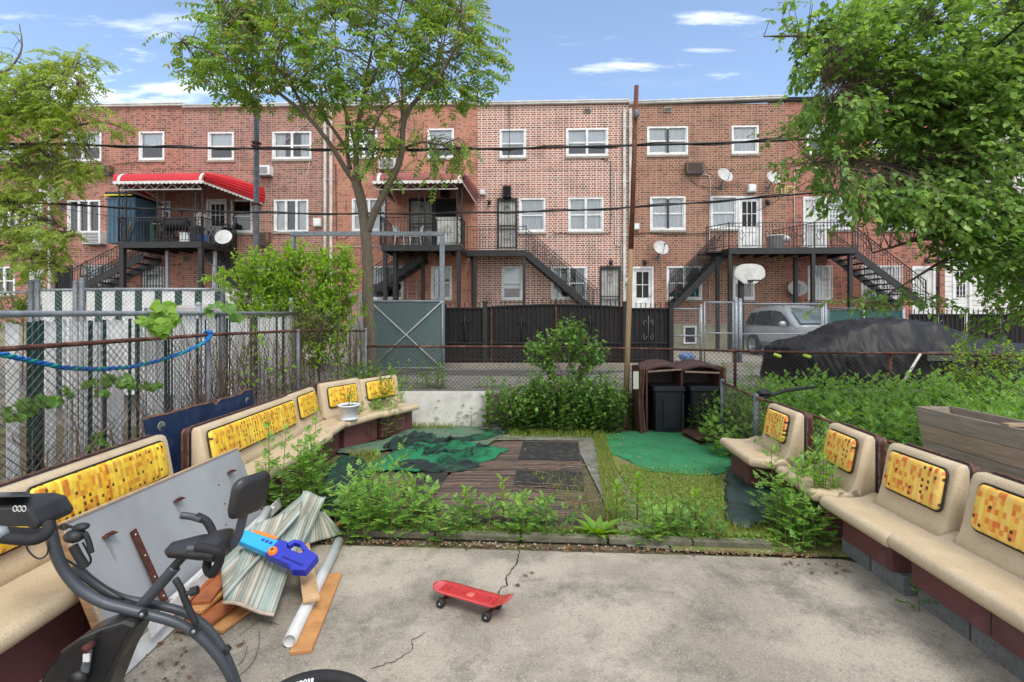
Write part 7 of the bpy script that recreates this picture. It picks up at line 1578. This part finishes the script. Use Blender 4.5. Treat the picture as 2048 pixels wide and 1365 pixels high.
ells = [(690, 80, 230, 130), (520, 110, 130, 100), (880, 90, 105, 110), (620, -20, 200, 90), (830, -20, 150, 80), (450, 60, 70, 70), (760, 230, 60, 60), (600, 165, 120, 50), (880, 180, 70, 40), (400, 125, 45, 18), (960, 110, 34, 60)]
q2 = MB(); ql = MB()
for p in crown_pts(ells, 540, yt, 1.5, -.22):
    nb = nearest(nodes, p); 
    if (nb - p).length > .25: mid_ = nb.lerp(p, .5) + Vector((0, 0, .08)); q2.tube([nb, mid_, p], [.012, .008, .005], 4, cap=False)
    for k_ in range(random.choice((2, 3, 3, 4))):
        d = (p - nb).normalized() * .6 + rv() * .9; d.z = abs(d.z) * .4 - .1; frond(ql, q2, p, d, rnd(.32, .55), random.choice((5, 6, 7)), .050, .125, rnd(.4, 1.0))
for u, v, n in ((755, 255, 12), (770, 330, 10), (750, 345, 6), (800, 290, 8), (740, 290, 8), (880, 300, 8), (915, 305, 10), (935, 320, 8), (850, 270, 8), (900, 280, 6), (860, 320, 5), (870, 350, 3), (705, 285, 5), (735, 220, 10), (700, 150, 14), (790, 190, 8), (745, 585, 2), (742, 610, 2), (370, 122, 5), (395, 110, 5), (470, 175, 4)):
    for k_ in range(n):
        p = DT(u + rnd(-22, 22), v + rnd(-18, 18), rnd(-.9, .3)); nb = nearest(nodes, p); 
        if u < 980: q2.tube([nb, nb.lerp(p, .5) + Vector((0, 0, .05)), p], .006, 4, cap=False)
        d = rv(); d.z = -abs(d.z) * .4; frond(ql, q2, p, d, rnd(.3, .48), 6, .044, .11, 1.2)
q.build('trunk', m_bark, tree); q2.build('twigs', m_barkd, tree); ql.build('crown', m_lf1, tree)
# --- the mulberry at the right, rooted outside the frame
random.seed(5)
ym = 6.3; tm = thing('mulberry_tree', (9.3, 6.6, 0), 0, 'dense broad leaved tree reaching in from the right edge over the weeds', 'tree')
def DM(u, v, dy=0): return Vector(((u - CU) * ym / FOC, ym + dy, EYE - (v - HV) * ym / FOC))
q = MB(); nodes = []
nodes += limb(q, [Vector((9.3, 6.6, 0)), Vector((9.2, 6.6, 1.4)), Vector((8.9, 6.5, 2.8)), Vector((8.4, 6.4, 4.0))], .2, .13, 12)[10:]
def Lm(pts, r0, r1, dys): nodes.extend(limb(q, [DM(u, v, dys[0] + (dys[1] - dys[0]) * i / (len(pts) - 1)) for i, (u, v) in enumerate(pts)], r0, r1))
Lm([(2400, 350), (2240, 240), (2080, 150), (1940, 60), (1850, -20)], .10, .02, (0, .2)); Lm([(2330, 290), (2140, 120), (1985, 20), (1972, 60), (1985, 100), (2010, 150)], .05, .012, (0, -.6))
Lm([(2240, 240), (2060, 200), (1890, 110), (1760, 50), (1640, 30), (1575, 20)], .06, .008, (0, .6)); Lm([(2300, 280), (2100, 260), (1900, 230), (1780, 150), (1690, 160), (1610, 110)], .06, .008, (0, 0)); Lm([(2100, 260), (1960, 330), (1820, 340), (1700, 330), (1600, 340)], .05, .008, (.1, -.3))
Lm([(2350, 320), (2160, 400), (2000, 440), (1880, 470), (1780, 500)], .06, .01, (0, .3)); Lm([(2330, 350), (2140, 480), (2030, 540), (1985, 620)], .05, .01, (0, -.6)); Lm([(1900, 230), (1780, 240), (1680, 220), (1590, 210)], .03, .006, (0, -.6)); Lm([(2100, 470), (1960, 500), (1860, 560), (1800, 600)], .03, .006, (.2, .4))
ells = [(1890, 90, 230, 150), (1990, 300, 210, 190), (1800, 270, 150, 150), (1680, 90, 80, 70), (1650, 320, 60, 36), (1710, 385, 60, 34), (1970, 460, 110, 90), (1840, 410, 90, 50), (2060, 540, 80, 90), (1620, 30, 60, 24), (1640, 225, 60, 28), (2080, 100, 100, 180), (1610, 145, 30, 14)]
ql = MB(); q2 = MB()
def spray(p, nb, n, Ls, ws):
    d = (p - nb); L = min(.5, max(.2, d.length * .6)); d = (d.normalized() * .8 + rv() * .5 + Vector((0, 0, -.1))).normalized(); a = p - d * L * .5
    b = p + d * L * .5 + Vector((0, 0, -.08)); q2.tube([nb, a, b], [.006, .004, .002], 3, cap=False)
    for i in range(n):
        c = a.lerp(b, (i + .5) / n); s_ = d.cross(Vector((0, 0, 1))); sg = 1 if i % 2 else -1; dd = s_ * sg * .8 + d * .5 + rv() * .45 + Vector((0, 0, -.25)); leaf(ql, c, dd, Vector((0, 0, 1)) + rv() * .55, Ls * rnd(.7, 1.25), ws * rnd(.8, 1.15), .16, .22)
for p in crown_pts(ells, 3500, ym, 1.35, -.30): spray(p, nearest(nodes, p), random.choice((9, 11, 13)), .078, .056)
for u, v, n, sp in ((1760, 600, 5, 26), (1800, 590, 7, 22), (1850, 600, 8, 26), (1690, 595, 3, 16), (1730, 590, 3, 16), (1560, 260, 5, 18), (1555, 320, 3, 14), (1985, 640, 8, 22), (1970, 680, 4, 14), (1560, 20, 4, 14), (1700, 430, 8, 30), (1580, 345, 4, 20)):
    for k_ in range(n): p = DM(u + rnd(-sp, sp), v + rnd(-sp, sp) * .6, rnd(-.4, .4)); spray(p, nearest(nodes, p), 8, .08, .055)
q.build('trunk', m_barkd, tm); q2.build('twigs', m_barkd, tm); ql.build('crown', m_lf2, tm)
# --- feathery locust at the left
random.seed(9)
yl = 9.6; tl = thing('locust_tree', (-10.9, 9.6, 0), 0, 'airy yellow green feathery tree at the left edge before the end houses', 'tree')
def DLc(u, v, dy=0): return Vector(((u - CU) * yl / FOC, yl + dy, EYE - (v - HV) * yl / FOC))
q = MB(); nodes = []
nodes += limb(q, [Vector((-10.9, 9.6, 0)), Vector((-10.8, 9.6, 2)), Vector((-10.6, 9.6, 4)), DLc(-60, 120)], .16, .07, 10)[6:]
def Ll(pts, r0, r1, dys): nodes.extend(limb(q, [DLc(u, v, dys[0] + (dys[1] - dys[0]) * i / (len(pts) - 1)) for i, (u, v) in enumerate(pts)], r0, r1, 5))
Ll([(-60, 120), (-5, 140), (22, 90), (8, 30)], .03, .008, (0, .3)); Ll([(-60, 250), (20, 180), (60, 130), (110, 110), (150, 115)], .035, .006, (0, .4)); Ll([(-60, 250), (40, 230), (110, 200), (170, 160), (205, 190)], .04, .006, (0, -.5)); Ll([(-50, 300), (60, 290), (140, 250), (200, 240), (255, 262)], .04, .005, (0, .2))
Ll([(-60, 350), (40, 340), (110, 330), (160, 340), (195, 330)], .035, .005, (0, -.4)); Ll([(-60, 420), (20, 420), (90, 440), (130, 470)], .03, .005, (0, .2)); Ll([(-60, 480), (20, 500), (80, 520), (110, 540)], .03, .005, (0, .3)); Ll([(60, 290), (120, 320), (180, 300)], .015, .004, (0, 0))
q2, ql = MB(), MB(); ells = [(20, 190, 90, 60), (110, 180, 90, 50), (60, 270, 110, 55), (170, 240, 80, 40), (80, 350, 100, 45), (30, 420, 80, 50), (40, 510, 80, 60), (220, 250, 36, 18), (10, 100, 24, 40), (150, 125, 60, 16), (110, 460, 40, 16), (170, 330, 34, 20), (140, 470, 30, 12)]
for p in crown_pts(ells, 820, yl, 1.0, -.12):
    nb = nearest(nodes, p); q2.tube([nb, nb.lerp(p, .5) + Vector((0, 0, .06)), p], [.008, .005, .003], 3, cap=False)
    for k_ in range(random.choice((2, 3, 4))): d = (p - nb).normalized() * .5 + rv(); d.z = d.z * .3 - .05; frond(ql, None, p, d, rnd(.18, .32), 8, .028, .06, .8)
q.build('trunk', m_barkd, tl); q2.build('twigs', m_barkd, tl); ql.build('crown', m_lf3, tl)
# --- privet hedge / vine bush behind the left fence
random.seed(21)
def bush(label, name, stems, ells, n, y, dy, m, ls=.05, lw=.026, cat='shrub', per=9, keep=-.3, base=0.1, bark=None, up=.9):
    c = ells[0]; t = thing(name, (X(c[0], y), y, base), 0, label, cat); q, ql = MB(), MB(); nodes = []
    for s_ in stems:
        P = [Vector((X(s_[0][0], y), y + rnd(-.1, .1), base))] + [Vector((X(u, y), y + rnd(-dy, dy) * .6, Z(v, y))) for u, v in s_[1:]]; nodes += limb(q, P, .02, .006, 5)[2:]
    for p in crown_pts(ells, n, y, dy, keep):
        if p.z < base + .05: p.z = base + rnd(.05, .3)
        nb = nearest(nodes, p); d = ((p - nb).normalized() + Vector((0, 0, up)) + rv() * .4).normalized(); L = rnd(.2, .42); a = p - d * L * .5; b = p + d * L * .5; q.tube([nb.lerp(a, .4), a, b], [.006, .004, .002], 3, cap=False)
        for i in range(per):
            cc = a.lerp(b, (i + .5) / per); leaf(ql, cc, rv() + d * .5, Vector((0, 0, 1)) + rv() * .7, ls * rnd(.7, 1.2), lw, .15, .1)
    q.build('stems', bark or m_barkd, t); ql.build('foliage', m, t); return t
bush('leafy yellow green privet hedge rising above the slatted fence', 'privet_hedge', [[(600, 0), (600, 620), (590, 520)], [(640, 0), (645, 600), (650, 510)], [(560, 0), (550, 620), (500, 540)], [(680, 0), (690, 620), (695, 520)], [(540, 0), (530, 650), (470, 560), (430, 530)]],
    [(610, 580, 95, 80), (560, 545, 60, 40), (670, 570, 45, 75), (520, 600, 60, 60), (500, 530, 30, 22), (650, 640, 60, 50), (560, 650, 60, 50), (455, 560, 40, 18), (590, 515, 40, 20), (688, 530, 14, 30), (600, 700, 90, 40)], 1250, 8.9, .5, m_lf4, .07, .04, per=12, keep=-.45)
t = thing('dead_vine', (X(500, 7.4), 7.4, 0), 0, 'tangle of dry bare vine stems and twigs woven through the fences', 'vine')
q = MB()
def fence_pt(u):
    pts = [(-100, 3.3), (0, 3.75), (411, 6.45), (596, 8.4), (735, 9.7)]
    for (a, ya_), (b, yb_) in zip(pts, pts[1:]):
        if a <= u <= b: iy = 1 / ya_ + (1 / yb_ - 1 / ya_) * (u - a) / (b - a); return 1 / iy
    return 9.7
for i in range(430):
    u = random.choice((rnd(410, 735), rnd(380, 735), rnd(380, 720), rnd(0, 420))); y = fence_pt(u) - rnd(-.02, .08); x = X(u, y); z = rnd(0, .5 if u > 400 else .2); P = []; H_ = rnd(.5, 1.7) if u > 380 else rnd(.3, 1.1); dx_ = rnd(-.15, .15)
    for k_ in range(7): P.append(Vector((x + dx_ * k_ / 6 + rnd(-.02, .02), y + (rnd(-.1, .1) + dx_ * k_ / 3), z + H_ * k_ / 6)))
    q.tube(P, rnd(.002, .006), 4)
for i in range(60):
    u = rnd(560, 640); y = 8.3; P = [D(u, rnd(650, 700), y)]; a = rnd(.6, 2.6)
    for k_ in range(6): a += rnd(-.3, .3); P.append(P[-1] + Vector((math.cos(a) * .07, rnd(-.03, .03), math.sin(a) * .09)))
    q.tube(P, .003, 3)
q.build('stems', mat('vine_stem', (120, 100, 84), (86, 72, 62), 12, .9), t)
def vine(label, spots, m, ls, n, spread=26):
    u0, v0 = spots[0]; t = thing('grape_vine', D(u0, v0, fence_pt(u0) - .05), 0, label, 'vine'); q, ql = MB(), MB(); prev = None
    for u, v in spots:
        y = fence_pt(u) - .04; c = D(u, v, y)
        if prev is not None: q.tube([prev, prev.lerp(c, .5) + Vector((0, 0, rnd(-.05, .03))), c], .004, 4)
        prev = c
        for i in range(n):
            p = D(u + rnd(-spread, spread), v + rnd(-spread, spread) * .6, y - rnd(0, .12)); d = rv(); d.z = -abs(d.z) * .8; nn = Vector((.5, -1, .5)) + rv() * .5; s = ls * rnd(.7, 1.2)
            # lobed leaf: three overlapping blades
            e = d.normalized(); sd = e.cross(nn).normalized()
            for k_, (ang_, l_) in enumerate(((0, 1), (.75, .85), (-.75, .85), (1.7, .6), (-1.7, .6))): leaf(ql, p, e * math.cos(ang_) + sd * math.sin(ang_), nn, s * l_, s * .72, .05, .08)
            q.tube([c, p], .0025, 3)
    q.build('stems', m_stem, t); ql.build('foliage', m, t)
m_vine = leafmat('vine_leaf', [(98, 138, 56), (84, 122, 50), (116, 152, 70)], .4); m_vine2 = leafmat('bright_vine_leaf', [(122, 160, 50), (104, 144, 46), (138, 172, 66)], .4)
vine('bright green grape vine leaves hanging on the grey fence rail', [(300, 640), (325, 622), (345, 632), (312, 655)], m_vine2, .13, 4, 22); vine('row of vine leaves threaded through the left wire fence', [(25, 830), (70, 815), (100, 800), (130, 790), (190, 775), (230, 758), (245, 765)], m_vine, .075, 5, 20); vine('vine leaves on the fence above the middle of the blue rope', [(430, 620), (460, 632), (450, 612)], m_vine, .1, 4, 16)
vine('small vine leaves in front of the wire near the rope end', [(295, 765), (305, 772), (240, 760)], m_vine, .08, 2, 14); vine('leafy creeper climbing the fence before the last benches', [(500, 690), (510, 720), (560, 740), (620, 720), (650, 740), (480, 760), (560, 780), (690, 700)], m_lf4, .04, 14, 34); vine('green creeper low on the wire behind the near bench', [(190, 890), (195, 870), (205, 900)], m_mugd, .05, 5, 14)
# --- mugwort plants
def mug(q, qs, base, h_, lean=None, ll=.11, dens=1.0, top=True, narrow=1.0, lobes=5):
    lean = lean or Vector((rnd(-.12, .12), rnd(-.12, .12), 0)); n = int(h_ / .034 * dens); ll *= 1.15; top_ = base + Vector((0, 0, h_)) + lean * h_
    if qs is not None: qs.tube([base, base.lerp(top_, .5) + lean * -.04, top_], [.006, .005, .0025], 4, cap=False)
    a = rnd(0, 6.28)
    for i in range(n):
        f = (i + .6) / n; p = base.lerp(top_, f); a += 2.4; size = ll * (1.0 - .55 * f ** 2) * (.55 + .45 * min(1, f * 4)) * rnd(.8, 1.15); d = Vector((math.cos(a), math.sin(a), .25 + .9 * f ** 3)).normalized(); s_ = d.cross(Vector((0, 0, 1))).normalized(); nn = s_.cross(d)
        c = p + d * size * .35
        for k_ in range(lobes):
            g = (k_ - (lobes - 1) / 2) / ((lobes - 1) / 2); org = p + d * size * (.25 + .35 * (1 - abs(g))); dd = d * (1 - .45 * abs(g)) + s_ * g * .85 + Vector((0, 0, rnd(-.15, .05))); L = size * (.75 - .25 * abs(g)); w_ = L * .23 * narrow; e = dd.normalized(); w2 = e.cross(nn).normalized() * w_
            q.add([org, org + e * L * .55 + w2, org + e * L, org + e * L * .55 - w2], [(0, 3, 2, 1)])
def weeds(label, pts, m=m_mug, ll=.11, name='mugwort_weed', grp=None, cat='weed', dens=1.0, spread=.12, k_=3, narrow=1.0, lobes=5):
    """one clump: pts = (u, v_base, height)"""
    u, v, h_ = pts; c = G(u, v); t = thing(name, c, 0, label, cat, grp); q, qs = MB(), MB()
    for i in range(k_): mug(q, qs, c + Vector((rnd(-spread, spread), rnd(-spread, spread), 0)), h_ * rnd(.45, 1.12), None, ll, dens, narrow=narrow, lobes=lobes)
    qs.build('stems', m_stem, t); q.build('foliage', m, t); return t
random.seed(33)
CL = [
 ('tall bushy mugwort growing between the long left bench and the rug', (595, 1025, .92), 16, .13, .26), ('mugwort clump beside the gap between grey board and long bench', (525, 1005, .5), 9, .12, .16),
 ('slim weed in front of the third left bench', (655, 935, .55), 2, .10, .06), ('low weed under the long bench end', (640, 960, .3), 3, .09, .1),
 ('large mugwort clump left of the striped mat behind the edging', (785, 1050, .62), 20, .13, .42), ('mugwort spreading by the edging just right of the rug', (715, 1052, .45), 12, .12, .26),
 ('mugwort leaning over the left end of the edging', (850, 1060, .38), 11, .12, .26), ('small weed at the edging left of the crack', (930, 1064, .34), 7, .11, .18),
 ('leafy weed clump over the mat directly behind the floor crack', (1005, 1060, .36), 10, .12, .26), ('weed between the floor crack and the striped mat corner', (1070, 1062, .30), 7, .11, .2),
 ('short feathery weed in front of the mat corner', (1130, 1062, .32), 7, .10, .2), ('weed clump behind the edging before the tarp', (1385, 1072, .36), 9, .11, .2), ('weed at the edging right of the broad leaved rosette', (1320, 1070, .34), 8, .11, .2),
 ('weed beside the broad leaved seedlings on the moss', (1360, 1062, .3), 3, .11, .12),
 ('big mugwort clump in front of the second right bench', (1600, 1055, .78), 18, .13, .28), ('tall weed stems rising before the second right bench back', (1560, 985, .72), 4, .12, .16), ('thick weeds at the left foot of the patio corner bench', (1625, 1085, .46), 14, .12, .22),
 ('weed growing against the far right bench base', (1530, 965, .6), 6, .12, .13), ('weed between the second bench and the patio corner bench', (1690, 1010, .78), 9, .12, .16), ('low weed sprawling onto the patio at its right corner', (1590, 1100, .16), 4, .10, .1),
 ('bright leafy weed in front of the divide between the two bins', (1380, 866, .62), 5, .11, .13), ('weed right of the bins beside the maroon lid', (1450, 872, .7), 7, .12, .22), ('weed at the foot of the low fence post', (1490, 885, .5), 8, .12, .25),
 ('tall weeds between the far right bench and the low fence', (1600, 905, .75), 6, .12, .18), ('weed between the two orange cushions of the far benches', (1655, 930, .85), 5, .12, .14),
 ('slim weed standing before the white panel', (870, 852, .55), 2, .10, .05), ('bushy weed at the right edge of the white panel', (930, 850, .6), 7, .11, .2), ('weed at the left of the white panel', (785, 850, .85), 16, .12, .3), ('dense weed beside the last left bench', (755, 872, .75), 20, .12, .32),
 ('weed growing through the rear fence over the white panel', (925, 790, .3), 5, .12, .25), ('weed on the alley side of the rear fence, left of middle', (860, 790, .3), 4, .12, .25), ('weed cluster by the foot of the forked tree', (770, 800, .6), 10, .13, .4)]
for lb, p, k_, ll, sp in CL: weeds(lb, p, m_mug if random.random() < .75 else m_mugd, ll, k_=k_, spread=sp)
weeds('small dandelion like plant at the foot of the grey blocks', (1838, 1222, .16), m_vine, .12, name='dandelion', cat='plant', k_=1, narrow=1.2, lobes=3, spread=0)
def rosette(label, u, v, h_, L, n, w_, m=m_vine2, stemmed=True, name='broadleaf_plant'):
    c = G(u, v); t = thing(name, c, 0, label, 'plant'); q, qs = MB(), MB(); top_ = c + Vector((rnd(-.02, .02), 0, h_)); qs.tube([c, top_], .008, 6)
    for i in range(n):
        a = i * 2.4; f = (i + 1) / n; p = c.lerp(top_, (.25 + .75 * f) if stemmed else .1); el = .35 + .9 * f if stemmed else .4 + .6 * f; leaf(q, p, Vector((math.cos(a), math.sin(a), el)), Vector((0, 0, 1)), L * rnd(.8, 1.1) * (1 - .35 * f if stemmed else 1), w_, .18, .15)
    qs.build('stem', m_stem, t); q.build('foliage', m, t)
rosette('young broad leaved plant on thin stem, left of the pair on the moss', 1232, 1050, .38, .15, 12, .055); rosette('young broad leaved plant on thin stem, taller of the pair on the moss', 1274, 1048, .46, .16, 14, .06); rosette('large pale rosette of long leaves at the edging near the mat corner', 1196, 1075, .12, .26, 16, .07, stemmed=False)
rosette('broad leaved sprout standing on the striped mat', 930, 1058, .36, .15, 10, .055); rosette('pointed broad leaved sprout above the weeds behind the crack', 1008, 1050, .42, .15, 10, .05); rosette('leafy sprout on the mat left of centre', 830, 1030, .36, .16, 10, .05); rosette('sprout in front of the slate tarp', 1392, 1060, .36, .14, 10, .05); rosette('long leaved plant standing by the last left bench', 735, 868, .5, .3, 14, .05, m_vine)
# sprig in pot
t = thing('potted_sprig', (pp_.x, pp_.y, .66), 0, 'thin green sprig growing in the white flower pot', 'plant'); q, qs = MB(), MB(); mug(q, qs, Vector((pp_.x, pp_.y, .66)), .32, None, .05, .8); mug(q, qs, Vector((pp_.x + .05, pp_.y, .66)), .22, None, .05, .8); qs.build('stems', m_stem, t); q.build('foliage', m_mug, t)
# stuff: mugwort field on the right
random.seed(44); q, qs = MB(), MB()
m = 0
while m < 760:
    y = 4.2 + (9.35 - 4.2) * random.random() ** .9; x = rnd(3.5, 9.8)
    if x > y * 1.15 or (4.55 < x < 5.25 and y < 5.95): continue
    if y > 8.6 and x < 4.4: continue
    if x < 4.75 and y < 6.0 and random.random() < .55: continue
    h_ = rnd(.62, .92) + .15 * nz3(x, y, 0) - (.25 if x < 4.75 and y < 6.2 else .1 if x < 4.2 else 0) + (.1 if y > 8 else 0); m += 1
    mug(q, qs if random.random() < .5 else None, Vector((x, y, 0)), h_, None, .15, .62, lobes=5)
f_ = q.build('mugwort_field', m_mug, origin=(6, 6.5, 0)); tag(f_, 'dense field of leafy green mugwort filling the yard on the right', 'weeds', kind='stuff'); qs.build('stems', m_stem, f_)
# stuff: undergrowth behind and beside
def under(label, boxes, m, ll, narrow=1.0, name='undergrowth', lobes=5, dens=.8):
    q, qs = MB(), MB()
    for (x0, x1, y0, y1, h0_, h1_, n, zb_) in boxes:
        for i in range(n): mug(q, qs if i % 2 else None, Vector((rnd(x0, x1), rnd(y0, y1), zb_)), rnd(h0_, h1_), None, ll, dens, narrow=narrow, lobes=lobes)
    o_ = q.build(name, m); tag(o_, label, 'weeds', kind='stuff'); qs.build('stems', m_stem, o_)
under('mixed undergrowth along the back of the yard between the white panel and the pole', [(-.5, 1.9, 8.6, 9.2, .5, .95, 70, 0), (.1, 1.6, 8.4, 8.9, .4, .75, 40, 0), (2.0, 2.35, 8.9, 9.2, .5, .8, 8, 0)], m_mugd, .12, 1.5, lobes=5)
under('weeds filling the corner between the left benches, tree and rear fence', [(-3.1, -2.1, 8.6, 9.4, .7, 1.25, 60, 0), (-2.7, -2.2, 8.0, 8.8, .4, .8, 24, 0), (-3.4, -3.0, 6.0, 8.0, .3, .8, 20, 0), (-3.2, -1.4, 9.7, 10.6, .1, .5, 30, .6)], m_mugd, .12, 1.1)
under('low weeds along the alley kerb', [(-2.2, .6, 9.75, 10.1, .1, .4, 24, .6), (3.6, 4.8, 9.75, 10.2, .2, .55, 24, .6), (4.9, 5.4, 10, 10.6, .1, .3, 6, .6)], m_mug, .1)
under('weeds around the low fence right of the bins', [(3.25, 3.7, 6.6, 8.9, .4, .8, 34, 0), (2.95, 3.4, 7.0, 8.2, .25, .55, 16, 0), (3.2, 3.5, 4.2, 6.6, .5, .85, 34, 0)], m_mug, .12)
bush('rounded green shrub standing above the undergrowth in front of the black fence', 'round_shrub', [[(1130, 0), (1125, 760), (1100, 690)], [(1140, 0), (1135, 760), (1140, 680)], [(1150, 0), (1155, 750), (1180, 690)]],
    [(1130, 690, 66, 28), (1085, 712, 26, 32), (1180, 705, 32, 30), (1135, 665, 40, 18), (1165, 735, 28, 22), (1100, 735, 22, 16)], 190, 8.95, .35, m_mugd, .085, .05, per=8, keep=-.6, base=0)
bush('broad leaved shrub mass below the round shrub', 'low_shrub', [[(1130, 0), (1120, 800)], [(1060, 0), (1060, 810)], [(1200, 0), (1210, 800)], [(1010, 0), (1010, 820)]],
    [(1130, 812, 95, 45), (1050, 820, 60, 40), (1200, 800, 50, 50), (1110, 775, 60, 25)], 420, 8.75, .32, m_mugd, .08, .048, per=8, keep=-.7, base=0)
bush('vine bush climbing the rear fence near the covered car', 'vine_bush', [[(1950, 0), (1950, 740)], [(2000, 0), (2000, 720)]], [(1950, 735, 60, 40), (2010, 720, 40, 30), (1930, 700, 40, 14)], 90, 8.75, .15, m_lf4, .06, .034, per=8, keep=-.6, base=0)
bush('green shrub at the left edge behind the far slatted fence', 'garden_shrub', [[(20, 0), (20, 620)], [(50, 0), (45, 610)]], [(20, 620, 50, 32), (60, 610, 30, 26)], 90, 10.4, .3, m_lf1, .07, .035, per=8, keep=-.6, base=0)
# grass tufts (stuff)
random.seed(3); q = MB()
def blade(p, h_, w_=.004): a = rnd(0, 6.28); d = Vector((math.cos(a), math.sin(a), 0)); s_ = Vector((-d.y, d.x, 0)) * w_; m1 = p + Vector((0, 0, h_ * .6)) + d * h_ * .15; t_ = p + Vector((0, 0, h_)) + d * h_ * rnd(.3, .7); q.add([p - s_, p + s_, m1 + s_ * .8, m1 - s_ * .8, t_], [(0, 1, 2, 3), (3, 2, 4)])
for reg, n, h0_, h1_ in ((( (1185, 868), (1210, 868), (1262, 1040), (1215, 1050)), 3000, .03, .09), (((1240, 930), (1440, 955), (1450, 1062), (1240, 1055)), 6500, .015, .05), (((1010, 855), (1190, 855), (1180, 878), (1020, 874)), 2200, .05, .14), (((700, 905), (760, 905), (760, 940), (700, 950)), 900, .03, .1), (((840, 838), (960, 838), (900, 862), (820, 860)), 900, .04, .14), (((700, 1066), (1540, 1086), (1540, 1076), (700, 1058)), 2600, .03, .10), (((1450, 1035), (1560, 1060), (1560, 1075), (1450, 1065)), 400, .03, .08), (((1060, 950), (1160, 950), (1240, 1040), (1150, 1030)), 500, .02, .08)):
    A, B, Cc, Dd = [G(u, v) for u, v in reg]
    for i in range(n): f, g = random.random(), random.random(); p = A.lerp(B, f).lerp(Dd.lerp(Cc, f), g); blade(p, rnd(h0_, h1_), .004)
for i in range(500): p = G(rnd(230, 340), rnd(1240, 1330)); 
tag(q.build('grass', m_grass, origin=(0, 0, 0)), 'short yellow green grass on the moss, along the stone path and edging', 'grass', kind='stuff')
# clover like ground leaves
q = MB(); 
for i in range(5200):
    r_ = random.random(); u, v = (rnd(700, 1560), 0) if r_ < .35 else (rnd(1240, 1450), rnd(940, 1062)) if r_ < .7 else (rnd(1000, 1250), rnd(858, 885)) if r_ < .85 else (rnd(820, 980), rnd(835, 860)); 
    if r_ < .35: v = 1062 + (u - 690) * .03 + rnd(-8, 10)
    leaf(q, G(u, v) + Vector((0, 0, rnd(.01, .07))), Vector((rnd(-1, 1), rnd(-1, 1), .3)), Vector((0, 0, 1)) + rv() * .4, rnd(.015, .035), rnd(.01, .02))
tag(q.build('ground_cover', m_mug, origin=(0, 0, 0)), 'small leafy ground cover sprinkled over moss, shrub edge and edging', 'ground cover', kind='stuff')
